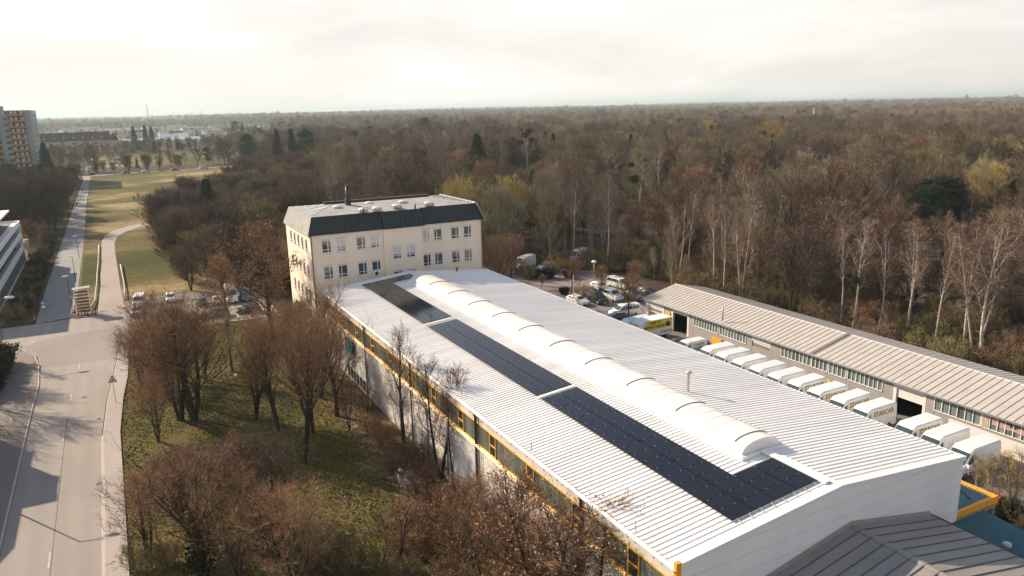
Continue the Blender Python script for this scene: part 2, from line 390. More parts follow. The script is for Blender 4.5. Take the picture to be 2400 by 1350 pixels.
# street side wall: level corrugated cladding, windows, gutter
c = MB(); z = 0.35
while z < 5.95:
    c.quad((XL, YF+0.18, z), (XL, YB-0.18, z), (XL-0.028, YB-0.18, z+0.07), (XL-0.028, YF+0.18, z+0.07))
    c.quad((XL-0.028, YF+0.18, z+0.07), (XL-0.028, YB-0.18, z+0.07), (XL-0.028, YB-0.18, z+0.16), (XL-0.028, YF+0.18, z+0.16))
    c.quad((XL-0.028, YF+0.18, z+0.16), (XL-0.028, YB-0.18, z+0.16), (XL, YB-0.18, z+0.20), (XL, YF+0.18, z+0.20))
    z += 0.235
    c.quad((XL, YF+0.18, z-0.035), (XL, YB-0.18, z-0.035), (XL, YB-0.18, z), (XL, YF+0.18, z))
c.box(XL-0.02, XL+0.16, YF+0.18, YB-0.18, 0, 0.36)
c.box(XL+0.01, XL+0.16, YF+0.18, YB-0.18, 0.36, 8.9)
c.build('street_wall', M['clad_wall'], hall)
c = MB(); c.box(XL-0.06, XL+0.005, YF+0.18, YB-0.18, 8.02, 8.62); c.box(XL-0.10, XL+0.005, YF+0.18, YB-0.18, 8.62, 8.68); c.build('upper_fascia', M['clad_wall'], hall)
c = MB()
c.prism([(XL-0.38, YF-0.02, 8.96), (XL-0.34, YF-0.02, 8.82), (XL-0.18, YF-0.02, 8.80), (XL-0.10, YF-0.02, 8.98), (XL-0.13, YF-0.02, 8.98), (XL-0.20, YF-0.02, 8.84), (XL-0.33, YF-0.02, 8.85), (XL-0.36, YF-0.02, 8.97)], (0, YB-YF, 0))
c.build('gutter', M['white_metal'], hall)
for y in np.arange(YF+1.6, YB, 2.3): MB().box(XL-0.33, XL-0.02, y, y+0.035, 8.70, 8.80).build('gutter_bracket', M['dark_metal'], hall)
dbl = [30.0 + 5.86*k for k in range(12)]
for k in range(-1, 12):
    ya = YF+0.2 if k < 0 else dbl[k]+0.52
    yb_ = dbl[k+1]-0.52 if k+1 < 12 else YB-0.3
    w = MB(); w.box(XL-0.03, XL+0.03, ya, yb_, 6.22, 7.98, 0)
    for y in np.arange(ya+0.3, yb_-0.1, 0.33): w.box(XL-0.036, XL-0.02, y, y+0.02, 6.24, 7.96, 1)
    w.build('glazed_panel', [M['channel_glass'], simple('channel_joint', (0.20, 0.20, 0.17), 0.5)] if k < 0 else [M['channel_glass'], bpy.data.materials['channel_joint']], hall)
for y in dbl:
    f = MB()
    for ya in (-0.52, 0.45): f.box(XL-0.10, XL+0.02, y+ya, y+ya+0.07, 6.2, 8.0)
    for z in (6.2, 7.02, 7.93): f.box(XL-0.098, XL+0.02, y-0.45, y+0.45, z, z+0.07)
    fo = f.build('casement_window', M['yellow'], hall)
    MB().box(XL-0.05, XL+0.01, y-0.45, y+0.45, 6.27, 7.93).build('pane', M['glass_dark'], fo)
f = MB(); f.box(XL-0.12, XL+0.02, YF+0.16, YB-0.2, 7.99, 8.07); f.prism([(XL-0.26, YF+0.16, 6.02), (XL+0.02, YF+0.16, 5.98), (XL+0.02, YF+0.16, 6.21), (XL-0.10, YF+0.16, 6.20)], (0, YB-YF-0.36, 0))
f.build('window_sill', M['yellow'], hall)
MB().box(XL-0.20, XL+0.12, YF-0.10, YF+0.12, 8.2, 9.28).build('corner_trim', M['orange'], hall)
for y in (35.3, 50.5, 65.2, 79.8):
    p = MB(); p.tube([(XL-0.28, y, 8.82), (XL-0.14, y, 8.45), (XL-0.14, y, 0.05)], 0.075, 8); p.build('downpipe', M['dark_metal'], hall)
for y in (49.7, 79.0):           # access ladders
    l = MB()
    for dy in (0, 0.42): l.box(XL-0.22, XL-0.18, y+dy, y+dy+0.04, 0.6, 8.9)
    for z in np.arange(0.9, 8.8, 0.3): l.box(XL-0.215, XL-0.185, y+0.04, y+0.42, z, z+0.03)
    l.build('ladder', M['dark_metal'], hall)
for y0, n, z0, z1 in ((80.6, 6, 0.25, 1.75),):
    for k in range(n):
        y = y0 + k*1.25
        f = MB(); f.box(XL-0.09, XL, y, y+0.07, z0, z1); f.box(XL-0.09, XL, y+1.13, y+1.2, z0, z1); f.box(XL-0.088, XL, y+0.07, y+1.13, z0, z0+0.07); f.box(XL-0.088, XL, y+0.07, y+1.13, z1-0.07, z1)
        fo = f.build('basement_window', M['white_metal'], hall); MB().box(XL-0.06, XL-0.02, y+0.07, y+1.13, z0+0.07, z1-0.07).build('pane', M['glass_dark'], fo)
for y0, y1 in ((40.2, 43.0),):   # roller gate under a yellow frame
    f = MB(); f.box(XL-0.30, XL, y0-0.28, y0, 0, 3.9); f.box(XL-0.30, XL, y1, y1+0.28, 0, 3.9); f.box(XL-0.302, XL, y0, y1, 3.6, 3.9)
    d = f.build('gate_frame', simple('ochre_frame', (0.42, 0.22, 0.045), 0.6), hall)
    s = MB()
    for z in np.arange(0.0, 3.5, 0.3): s.box(XL-0.10, XL-0.05, y0, y1, z+0.015, z+0.29)
    s.build('gate_slats', M['clad_wall'], d)
tb = MB().box(XL-0.42, XL-0.34, 84.4, 87.2, 3.9, 5.6); tbo = tb.build('wall_sign', M['teal_board'], hall)
for y in (84.7, 86.8): MB().box(XL-0.36, XL, y, y+0.1, 4.1, 5.4).build('sign_bracket', M['dark_metal'], hall)

# barrel skylight
SX, SR, Y0s, Y1s = 34.98, 1.68, 32.15, 91.6
sk = MB(); RISE = 0.82; zb = 10.26
def arch(t, r=1.0, x=SX): return (x - SR*r*math.cos(t), zb + 0.02 + RISE*(math.sin(t)**0.82)*r)
N = 16; ts = [math.pi*k/N for k in range(N+1)]
seg = np.linspace(Y0s, Y1s, 60)
for y0, y1 in zip(seg[:-1], seg[1:]):
    for a, b2 in zip(ts[:-1], ts[1:]):
        (xa, za), (xb, zb2) = arch(a), arch(b2)
        sk.quad((xa, y0, za), (xa, y1, za), (xb, y1, zb2), (xb, y0, zb2), 0, True)
for y in (Y0s, Y1s):
    pts = [(arch(t)[0], y, arch(t)[1]) for t in ts]
    sk.poly(pts if y == Y0s else pts[::-1])
so = sk.build('skylight', M['skylight'], hall)
rb = MB()
for i, y in enumerate(seg[1:-1]):
    for a, b2 in zip(ts[:-1], ts[1:]):
        (xa, za), (xb, zb2) = arch(a, 1.012), arch(b2, 1.012)
        rb.quad((xa, y-0.022, za), (xa, y+0.022, za), (xb, y+0.022, zb2), (xb, y-0.022, zb2))
rb.build('rib', simple('sky_rib', (0.52, 0.50, 0.47), 0.4), so)
MB().box(SX-SR-0.22, SX-SR+0.05, Y0s-0.25, Y1s+0.2, 9.95, zb+0.06).box(SX+SR-0.05, SX+SR+0.22, Y0s-0.25, Y1s+0.2, 9.9, zb+0.06).box(SX-SR+0.05, SX+SR-0.05, Y0s-0.25, Y0s-0.02, 9.97, zb+0.04).build('kerb', M['roof_white'], so)
for y in np.arange(33.1, 90, 5.86):
    fl = MB(); tt = [R(38) + R(112)*k/12 for k in range(13)]
    for a, b2 in zip(tt[:-1], tt[1:]):
        la, lb = arch(a, 1.075), arch(b2, 1.075); fa, fb = arch(a, 1.03), arch(b2, 1.03)
        fl.quad((la[0], y, la[1]), (fa[0], y+2.0, fa[1]), (fb[0], y+2.0, fb[1]), (lb[0], y, lb[1]), 0, True)
        ia, ib = arch(a, 1.02), arch(b2, 1.02)
        fl.quad((ia[0], y+0.03, ia[1]), (la[0], y, la[1]), (lb[0], y, lb[1]), (ib[0], y+0.03, ib[1]), 1)
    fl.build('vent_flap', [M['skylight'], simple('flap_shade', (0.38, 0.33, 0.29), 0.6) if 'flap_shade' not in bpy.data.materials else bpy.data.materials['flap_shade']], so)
# vent pipe, small roof outlet, cable duct at the end of the skylight
v = MB(); px0 = at(1613, 918, 10.0)
v.lathe((px0.x, px0.y, 9.75), [(0.10, 0), (0.10, 1.75), (0.24, 1.78), (0.24, 1.92), (0.05, 2.0)], 10)
v.build('vent_pipe', simple('pipe_tan', (0.50, 0.43, 0.36), 0.6), hall)
v = MB(); p1 = at(1071, 636, 9.6); v.lathe((p1.x, p1.y, 9.4), [(0.11, 0), (0.11, 0.6), (0.18, 0.62), (0.18, 0.8)], 8); v.build('roof_outlet', M['dark_metal'], hall)
v = MB(); v.prism([(34.72, YF+0.6, 10.30), (34.72, 31.9, 10.30), (35.14, 31.9, 10.34), (35.14, YF+0.6, 10.34)], (0, 0, 0.10)); v.build('cable_duct', M['roof_white'], hall)
lr = None                                                                      # lightning rods along the street eave
for y in np.arange(30, 96, 11.7): MB().tube([(XL+0.05, y, 9.1), (XL+0.05, y, 9.75)], 0.02, 5).build('lightning_rod', M['dark_metal'], hall)

# solar panels: each one lifts off on its own
pv = None
def panel_mesh():
    b = MB(); b.box(0.01, 1.67, 0.01, 1.145, 0.0, 0.035, 0)
    for x in (0.36, 1.30):
        for y in (-0.012, ): b.box(x-0.025, x+0.025, y-0.018, y+0.02, 0.036, 0.050, 1)
    return b.mesh('solar_panel', [M['pv'], M['alu']])
pme = panel_mesh()
def panel(x, y, label, group):
    o = bpy.data.objects.new('solar_panel', pme); col.objects.link(o)
    o.location = (x, y, roofz(x)+0.13); o.rotation_euler = (0, -math.atan(SL), 0)
    tag(o, label, 'solar panel', group)
fields = [(27.45, 18, 'black solar panel in the field nearest the front gable of the hall', 'solar panels in the near field'),
          (49.10, 20, 'grey glinting solar panel in the middle field of the hall roof', 'solar panels in the middle field'),
          (73.65, 19, 'dark brown solar panel in the field towards the cream office block', 'solar panels in the far field')]
for y0, n, lab, grp in fields:
    for k in range(n):
        for c in range(2): panel(27.98 + c*1.705, y0 + k*1.163, lab, grp)
for k in range(3):
    for c in (2, 3): panel(27.98 + c*1.705, 27.45 + k*1.163, 'black solar panel in the short arm of the L towards the skylight end', 'solar panels in the short arm')
for k in (17, 18):
    for c in (2, 3): panel(27.98 + c*1.705, 73.65 + k*1.163, 'dark solar panel in the far corner arm beside the skylight', 'solar panels in the far arm')
rails = thing('rail_ends', 'row of bright mounting rail ends along the front edge of the panels', 'mounting rails', (31.4, 27.2, 9.9))
for k in range(8):
    x = 28.3 + 0.86*k; MB().box(x, x+0.05, 27.12, 27.46, roofz(x)+0.09, roofz(x)+0.15).build('rail', M['alu'], rails)
for y in (48.7, 73.1):
    b = MB(); b.prism([(27.9, y, roofz(27.9)+0.10), (31.4, y, roofz(31.4)+0.10), (31.4, y, roofz(31.4)+0.16), (27.9, y, roofz(27.9)+0.16)], (0, 0.30, 0))
    tag(b.build('mounting_rail', M['white_metal']), 'white rail crossing between the %s fields of solar panels' % ('near and middle' if y < 60 else 'middle and far'), 'mounting rail')

# ------------------------------------------------------------------ cream office block behind the hall
OX0, OX1, OXa, OXb, OYF, OYB = 22.85, 48.9, 33.1, 38.95, 101.3, 116.6
EZ, TZ = 16.0, 18.35
off = thing('office_block', 'cream office block with dark mansard front and white windows behind the hall', 'office building', (36, 108, 0))
FY = {0: OYF, 1: OYF-0.28, 2: OYF+0.55}
w = MB()
w.box(OX0, OXa, FY[0], OYB, 0, EZ); w.box(OXa, OXb, FY[1], OYB-0.02, 0, EZ-0.01); w.box(OXb, OX1, FY[2], OYB, 0, EZ)
w.build('wall', M['plaster'], off)
mz = MB()
def mansard(x0, x1, yf, xin0, xin1):
    a0, a1 = (x0, yf-0.28, EZ+0.02), (x1, yf-0.28, EZ+0.02); b0, b1 = (xin0, yf+0.75, TZ), (xin1, yf+0.75, TZ)
    mz.quad(a0, a1, b1, b0)
    L = (Vector(a1)-Vector(a0)).length; n = int(L/0.55)
    for k in range(n+1):
        p = Vector(a0).lerp(Vector(a1), k/n); q = Vector(b0).lerp(Vector(b1), k/n)
        mz.prism([p+Vector((-0.02, -0.005, 0)), p+Vector((0.02, -0.005, 0)), p+Vector((0.02, -0.06, 0.03)), p+Vector((-0.02, -0.06, 0.03))], q-p)
    mz.box(x0, x1, yf-0.30, yf, EZ-0.05, EZ+0.02)
mansard(OX0-0.25, OXa-0.02, FY[0], OX0+0.6, OXa-0.02); mansard(OXa, OXb+0.3, FY[1], OXa, OXb+0.1); mansard(OXb+0.12, OX1+0.25, FY[2], OXb+0.12, OX1-0.6)
mz.poly([(OXa-0.02, FY[0]-0.28, EZ), (OXa-0.02, FY[0]+0.75, TZ), (OXa-0.02, FY[0]+0.75, EZ)])
mz.poly([(OXb+0.3, FY[1]-0.28, EZ), (OXb+0.3, FY[2], EZ), (OXb+0.1, FY[2]+0.75, TZ), (OXb+0.1, FY[1]+0.75, TZ)])
mz.build('mansard', M['copper_green'], off)
sd = MB()
for x0, x1 in ((OX0-0.25, OX0+0.6), (OX1+0.25, OX1-0.6)):
    sd.quad((x0, OYF-0.28, EZ), (x0, OYB+0.25, EZ), (x1, OYB-0.5, TZ), (x1, OYF+0.75, TZ))
    n = 26
    for k in range(n+1):
        p = Vector((x0, OYF-0.2, EZ)).lerp(Vector((x0, OYB+0.2, EZ)), k/n); q = Vector((x1, OYF+0.75, TZ)).lerp(Vector((x1, OYB-0.5, TZ)), k/n)
        s = -0.05 if x0 < x1 else 0.05
        sd.prism([p, p+Vector((0, 0.05, 0)), p+Vector((s, 0.05, 0.03)), p+Vector((s, 0, 0.03))], q-p)
    sd.box(min(x0, x0*1), x0+0.001 if x0 < 30 else x0+0.02, OYF-0.28, OYB+0.25, EZ-0.14, EZ)
sd.quad((OX0-0.25, OYB+0.25, EZ), (OX1+0.25, OYB+0.25, EZ), (OX1-0.6, OYB-0.5, TZ), (OX0+0.6, OYB-0.5, TZ))
sd.build('side_roof', M['sheet_pale'], off)
tp = MB(); f0, f1, b1 = OYF+0.75, OYB-0.5, 0
yl = (FY[0]+0.75, FY[1]+0.75, FY[2]+0.75); RZ = TZ+0.62; ym = 109.6
tp.quad((OX0+0.6, yl[0], TZ), (OXa, yl[0], TZ), (OXa, ym, RZ), (OX0+5.2, ym, RZ)); tp.quad((OXa, yl[1], TZ), (OXb+0.1, yl[1], TZ), (OXb+0.1, ym, RZ), (OXa, ym, RZ))
tp.quad((OXb+0.1, yl[2], TZ), (OX1-0.6, yl[2], TZ), (OX1-5.2, ym, RZ), (OXb+0.1, ym, RZ))
tp.quad((OX0+0.6, f1, TZ), (OX0+5.2, ym, RZ), (OX1-5.2, ym, RZ), (OX1-0.6, f1, TZ))
tp.build('top_roof', simple('felt_roof', (0.34, 0.325, 0.30), 0.9, 0, 0.18, 0.5, 'World'), off)
hp = MB()
for x0, x1, s in ((OX0+0.6, OX0+5.2, 1), (OX1-0.6, OX1-5.2, -1)):
    a, b2, c2 = Vector((x0, yl[0 if s > 0 else 2], TZ+0.02)), Vector((x0, f1, TZ+0.02)), Vector((x1, ym, RZ+0.02))
    hp.poly([a, b2, c2] if s < 0 else [a, c2, b2])
    for k in range(1, 11):
        p = a.lerp(b2, k/11); q = c2.lerp(p, 0.04) if abs(k-5.5) < 0.6 else Vector((x1-(x1-x0)*abs(k-5.5)/5.5, p.y, RZ-(RZ-TZ)*abs(k-5.5)/5.5+0.03))
        hp.prism([p, p+Vector((0, 0.06, 0)), p+Vector((0, 0.06, 0.06)), p+Vector((0, 0, 0.06))], q-p)
hp.build('hip_sheet', M['sheet_pale'], off)
rd = MB()
for k in range(12):                                                              # ridge tiles on the far right hip
    p = Vector((OX1-0.6, yl[2]+0.2, TZ+0.03)).lerp(Vector((OX1-0.6, f1, TZ+0.03)), k/11.5); rd.box(p.x-0.14, p.x+0.14, p.y, p.y+0.7, TZ+0.03, TZ+0.15)
rd.build('verge_tile', M['white_metal'], off)
MB().box(27.6, 44.2, 111.0, 111.7, TZ+0.35, TZ+0.86).build('ridge_box', M['copper_green'], off)
sp = at(815, 489, 18.6)
ch = MB(); ch.tube([(30.4, 108.4, TZ), (30.4, 108.4, 21.6)], 0.23, 10); ch.box(30.05, 30.75, 108.05, 108.75, TZ+0.3, TZ+1.5); ch.tube([(30.4, 108.4, 21.6), (30.4, 108.4, 21.7)], 0.29, 10); ch.build('chimney', M['copper_green'], off)
for px, py in ((790, 482), (850, 488), (882, 485), (865, 473), (929, 479), (943, 470), (1004, 473)):
    p = at(px, py, TZ+0.7)
    d = MB(); d.box(p.x-0.62, p.x+0.62, p.y-0.62, p.y+0.62, TZ+0.15, TZ+0.50, 1); d.lathe((p.x, p.y, TZ+0.50), [(0.68, 0), (0.64, 0.10), (0.50, 0.19), (0.26, 0.26), (0.05, 0.27)], 12, 'z', 0)
    d.build('roof_dome', [M['skylight'], M['grey_metal']], off)
for px, py in ((852, 500), (973, 490)):
    p = at(px, py, TZ+0.3); MB().tube([(p.x, p.y, TZ-0.1), (p.x, p.y, TZ+1.0)], 0.12, 8).build('vent_pipe', M['dark_metal'], off)
for x, y in ((OX0+0.12, FY[0]-0.08), (OX1-0.1, FY[2]-0.08)): MB().tube([(x, y, EZ-0.1), (x, y, 0)], 0.08, 8).build('downpipe', M['wood'], off)
# windows: box shutter head, frame, mullions, panes
BLIND_AND_REFL = simple('blind_and_reflection', (0.62, 0.60, 0.55), 0.8); WGL = simple('office_glass', (0.045, 0.055, 0.055), 0.04, 0, 0.6, 0.35, 'World', spec=0.8); LIT = simple('room_light', (0.50, 0.44, 0.33), 0.25, 0, 0.3, 0.8, 'World'); HEAD = simple('shutter_head', (0.56, 0.58, 0.58), 0.6)
def office_window(x, z, y, left_wide, face=0, gl=0, w=1.30, h=1.72):
    f = MB(); t = 0.075
    def bx(m, a, b2, d0, d1, z0, z1, mi=0):
        if face == 0: m.box(a, b2, y-d1, y-d0, z0, z1, mi)
        else: m.box(y-d1, y-d0, a, b2, z0, z1, mi)
    split = x + (0.80 if left_wide else 0.42)
    bx(f, x, x+t, -0.02, 0.045, z, z+h); bx(f, x+w-t, x+w, -0.02, 0.045, z, z+h); bx(f, x+t, x+w-t, -0.02, 0.043, z, z+t); bx(f, x+t, x+w-t, -0.02, 0.043, z+h-t, z+h)
    bx(f, split, split+0.09, -0.02, 0.047, z+t, z+h-t); bx(f, x+t, x+w-t, -0.02, 0.041, z+0.40, z+0.48)
    o = f.build('window', M['white_paint'], off)
    p = MB(); bx(p, x+t, x+w-t, 0.0, 0.012, z+t, z+h-t); p.build('pane', (WGL, WGL, LIT)[gl], o)
    if gl == 1: p = MB(); bx(p, x+t, x+w-t, 0.012, 0.020, z+0.62, z+h-t); p.build('blind_and_reflection', BLIND_AND_REFL, o)  # pale upper panel; on the centre bay a painted tan reflection, elsewhere a blind
    s = MB(); bx(s, x-0.05, x+w+0.05, -0.02, 0.085, z+h, z+h+0.2); s.build('shutter_box', HEAD, o)
    s = MB(); bx(s, x-0.05, x+w+0.05, -0.02, 0.10, z-0.06, z); s.build('sill', HEAD, o)
for (xs, y) in (((24.35, 26.4, 29.2, 31.2), FY[0]), ((38.95+0.15, 41.0, 43.75, 45.8), FY[2])):
    for k, x in enumerate(xs):
        for fl, z in enumerate((13.42, 9.78, 6.2, 2.7)):
            g2 = 0
            if fl == 0 and xs[0] < 30: g2 = (0, 1, 0, 1)[k]
            if fl == 0 and xs[0] > 30: g2 = (2, 0, 0, 0)[k]
            office_window(x, z, y, k % 2 == 0 if k < 3 else True, 0, g2)
for x in (34.3, 36.4):
    for fl, z in enumerate((11.55, 8.0, 4.4)): office_window(x, z, FY[1], x < 35, 0, 1 if fl == 0 else 0)
for y0 in (103.2, 105.6, 108.0, 110.4, 112.8):
    for z in (13.4, 9.8, 6.2, 2.7): office_window(y0, z, OX0, True, 1, 0, 1.1)
ac = MB(); ac.box(31.35, 32.25, FY[0]-0.42, FY[0]-0.06, 9.45, 10.15, 0); ac.lathe((31.72, FY[0]-0.425, 9.8), [(0.27, 0), (0.27, -0.01)], 14, 'y', 1)
ac.box(32.3, 32.6, FY[0]-0.3, FY[0]-0.06, 9.95, 10.25, 0); ac.build('air_conditioner', [M['white_paint'], M['dark']], off)

# ------------------------------------------------------------------ row of garages on the right
GX, GR, GB, GZ, GRZ, GY0, GY1 = 69.25, 75.6, 82.0, 3.62, 5.05, 14.0, 88.6
gar = thing('garage_row', 'long low garage building with seamed beige gable roof beside the yard of vans', 'garage building', (75.6, 51, 0))
w = MB(); w.box(69.7, 69.95, 46.9, 66.9, 0, 2.0); w.box(69.7, 69.95, 14.0, 43.1, 0, 1.95); w.box(69.7, 69.95, 67.5, 77.7, 0, 1.9)
for y0, y1 in ((47.0, 48.0), (61.9, 63.5), (66.6, 67.6), (77.6, 78.5), (82.3, 84.0), (42.2, 43.2), (46.6, 47.0)): w.box(69.68, 69.97, y0, y1, 0, GZ)
w.build('wall', M['garage_wall'], gar)
for g_ in (((69.66, 69.96, 84.0, 88.3, 2.75, GZ), (69.66, 69.96, 87.6, 88.3, 0, 2.75), (69.66, 69.96, 84.0, 84.35, 0, 2.75),), ((69.66, 69.96, 78.5, 82.3, 2.9, GZ), (69.66, 69.96, 78.5, 78.85, 0, 2.9), (69.66, 69.96, 81.95, 82.3, 0, 2.9),), ((69.66, 69.96, 63.5, 66.6, 2.75, GZ),), ((69.66, 69.96, 43.1, 46.7, 3.1, GZ), (69.66, 69.96, 43.1, 43.4, 0, 3.1), (69.66, 69.96, 46.35, 46.7, 0, 3.1),), ((69.62, 69.70, 14.0, 40.6, 0, 1.62),)):
    w = MB()
    for q in g_: w.box(*q)
    w.build('white_surround', M['garage_white'], gar)
w = MB(); w.prism([(70.0, GY1-0.25, 0), (81.5, GY1-0.25, 0), (81.5, GY1-0.25, GZ), (GR, GY1-0.25, GRZ-0.1), (70.0, GY1-0.25, GZ)], (0, 0.2, 0)); w.box(81.3, 81.5, GY0, GY1-0.3, 0, GZ-0.1); w.build('end_wall', M['garage_white'], gar)
MB().box(75.0, 75.1, GY0, GY1-0.3, 0.0, 3.4).box(70.2, 75.0, GY0, GY1-0.3, 0.0, 0.03).build('interior', M['dark'], gar)
rf = MB()
for xa, za, xb, zb2 in ((GX, GZ, GR, GRZ), (GB, GZ, GR, GRZ)):
    rf.prism([(xa, GY0, za), (xb, GY0, zb2), (xb, GY0, zb2-0.1), (xa, GY0, za-0.1)], (0, GY1-GY0, 0))
    for k, y in enumerate(np.arange(GY1-0.05, GY0, -0.76)):
        rf.prism([(xa, y-0.02, za+0.002), (xa, y+0.02, za+0.002), (xa, y+0.02, za+0.045), (xa, y-0.02, za+0.045)], (xb-xa, 0, zb2-za), 1)
rf.prism([(GR-0.16, GY0, GRZ-0.03), (GR, GY0, GRZ+0.03), (GR+0.16, GY0, GRZ-0.03)], (0, GY1-GY0, 0), 2)
rf.build('roof', [M['garage_roof'], simple('roof_seam', (0.34, 0.295, 0.255), 0.7), M['garage_white']], gar)
MB().prism([(GX+0.05, 56.9, GZ+0.03), (GX+0.05, 57.3, GZ+0.03), (GX+0.05, 57.3, GZ+0.10), (GX+0.05, 56.9, GZ+0.10)], (GR-GX-0.1, 0, GRZ-GZ)).build('movement_joint', simple('joint', (0.2, 0.17, 0.15), 0.7), gar)
MB().box(GX-0.12, GX, GY0, GY1, GZ-0.16, GZ-0.02).build('gutter', M['grey_metal'], gar)
sp = at(1694, 741, 4.6); MB().tube([(sp.x, sp.y, 4.0), (sp.x, sp.y, 5.85)], 0.09, 8).build('flue', M['grey_metal'], gar)
def strip_windows(y0, y1, n, z0=2.0, z1=3.42, mat='old_glass', plain=False):
    f = MB(); wdt = (y1-y0)/n
    for k in range(n+1): f.box(69.62, 69.76, y0+k*wdt-0.035, y0+k*wdt+0.035, z0, z1)
    f.box(69.63, 69.76, y0, y1, z1, GZ-0.05); f.box(69.60, 69.76, y0, y1, z0-0.06, z0)
    o = f.build('window_strip', M['white_metal'], gar)
    MB().box(69.70, 69.73, y0, y1, z0, z1).build('glazing', M[mat], o)
for y0, y1, n in ((72.7, 77.5, 9), (67.6, 72.4, 9), (57.3, 61.8, 8), (55.0, 57.2, 4), (52.5, 54.8, 4), (48.0, 52.3, 8)): strip_windows(y0, y1, n)
strip_windows(37.6, 42.2, 6, 1.98, 3.42, 'old_glass'); strip_windows(14.2, 33.2, 23, 1.98, 3.42, 'glass_dark'); strip_windows(33.3, 37.5, 6, 1.98, 3.42, 'old_glass')
for y0, y1, z0, z1 in ((84.35, 87.6, 1.2, 2.75), (63.5, 66.6, 0.0, 2.75)):
    d = MB(); d.box(69.80, 69.86, y0, y1, z0, z1, 0)
    for z in np.arange(z0, z1, 0.62): d.box(69.77, 69.80, y0, y1, z, z+0.10, 0)
    for z in np.arange(z0+0.16, z1-0.4, 0.62): d.box(69.78, 69.799, y0+0.1, y1-0.1, z, z+0.40, 1)
    d.build('roller_door', [M['garage_white'], simple('door_glazing', (0.24, 0.20, 0.17), 0.3) if z0 > 1 else bpy.data.materials['door_glazing']], gar)
d = MB()
for k in range(4): d.box(69.78, 69.84, 43.4, 46.35, 1.95+k*0.29, 2.22+k*0.29)
d.build('roller_door', M['garage_white'], gar)
p = MB(); p.box(69.64, 69.66, 36.9, 37.6, 2.05, 3.35, 0); p.build('poster', simple('poster_tan', (0.45, 0.36, 0.22), 0.7), gar)
p = MB()
for y0, y1, z0, z1 in ((36.0, 36.6, 2.5, 3.2), (35.0, 35.9, 2.45, 3.0), (34.3, 35.0, 2.5, 2.75), (33.5, 34.3, 2.45, 3.0), (34.0, 34.2, 2.08, 2.3)): p.box(69.645, 69.66, y0, y1, z0, z1)
p.build('window_lettering', simple('faded_red', (0.46, 0.29, 0.25), 0.7), gar)
for k, (px, py, w2, h2, c, lab) in enumerate(((1680, 800, 1.75, 1.0, 'orange', 'orange board standing at the grey garage wall above the dark parked car'),
        (1565, 742, 1.1, 1.5, 'banner_yellow', 'upright yellow board by the open garage door behind the box truck'),
        (1885, 880, 0.5, 0.6, 'banner_yellow', 'small yellow plate on the garage wall furthest from the hall front'),
        (1922, 889, 0.45, 0.7, 'banner_yellow', 'yellow plate on the garage wall third from the big board'),
        (1942, 896, 0.5, 0.7, 'banner_yellow', 'yellow plate on the garage wall beside the big yellow board'),
        (1972, 908, 0.7, 1.0, 'banner_yellow', 'big yellow board on the garage wall above the lettered vans'))):
    t = ray(px, py); s = (69.6-CAM.x)/t.x; p = CAM + t*s
    b = MB(); b.box(69.56, 69.61, p.y-w2/2, p.y+w2/2, p.z-h2/2, p.z+h2/2, 0); b.box(69.61, 69.66, p.y-0.03, p.y+0.03, p.z-h2/2, p.z+h2/2, 1)
    tag(b.build('wall_board', [M[c], M['grey_metal']]), lab, 'board')

# ------------------------------------------------------------------ grey-roofed annex in the near corner, teal canopies
an = thing('annex_building', 'grey seamed gable roof of the annex joined to the white hall front', 'annex', (36.5, 20, 0))
AX, AZ, AE0, AE1, AEZ = 36.55, 7.45, 28.4, 44.35, 5.85
b = MB(); b.box(AE0+0.3, AE1-0.3, 4, YF-0.1, 0, AEZ-0.1); b.build('wall', M['garage_wall'], an)
rf = MB()
for xe in (AE0, AE1):
    rf.prism([(xe, 3, AEZ), (AX, 3, AZ), (AX, 3, AZ-0.12), (xe, 3, AEZ-0.12)], (0, YF-3.02, 0), 0)
    for y in np.arange(YF-0.75, 3, -0.80):
        rf.prism([(xe, y-0.018, AEZ+0.002), (xe, y+0.018, AEZ+0.002), (xe, y+0.018, AEZ+0.055), (xe, y-0.018, AEZ+0.055)], (AX-xe, 0, AZ-AEZ), 1)
    rf.prism([(xe, YF-0.14, AEZ+0.004), (xe, YF-0.02, AEZ+0.004), (xe, YF-0.02, AEZ+0.22)], (AX-xe, 0, AZ-AEZ), 2)
rf.prism([(AX-0.25, 3, AZ-0.02), (AX, 3, AZ+0.05), (AX+0.25, 3, AZ-0.02)], (0, YF-3.2, 0), 0)
rf.box(AE1, AE1+0.1, 3, YF-0.05, AEZ-0.2, AEZ+0.03, 3)
rf.build('roof', [M['roof_grey'], simple('annex_seam', (0.10, 0.09, 0.085), 0.6), simple('flashing', (0.30, 0.24, 0.20), 0.7), M['dark_metal']], an)

def ribbed_slab(b, x0, x1, y0, y1, za, zb2, pitch, mi, h=0.04):
    """ribs run along x; za at x0, zb2 at x1"""
    for y in np.arange(y0, y1-pitch*0.5, pitch):
        b.quad((x0, y, za), (x1, y, zb2), (x1, y+pitch*0.6, zb2), (x0, y+pitch*0.6, za), mi)
        b.quad((x0, y+pitch*0.6, za), (x1, y+pitch*0.6, zb2), (x1, y+pitch*0.75, zb2+h), (x0, y+pitch*0.75, za+h), mi)
        b.quad((x0, y+pitch*0.75, za+h), (x1, y+pitch*0.75, zb2+h), (x1, y+pitch, zb2), (x0, y+pitch, za), mi)
can = thing('entrance_canopy', 'teal ribbed canopy with yellow fascia on the far side of the hall corner', 'canopy', (50, 28.5, 0))
b = MB(); ribbed_slab(b, 47.5, 52.2, 26.75, 32.0, 4.72, 4.66, 0.24, 0); b.quad((47.5, 26.75, 4.6), (47.5, 32, 4.6), (52.2, 32, 4.55), (52.2, 26.75, 4.55)); b.build('canopy_roof', M['teal_sheet'], can)
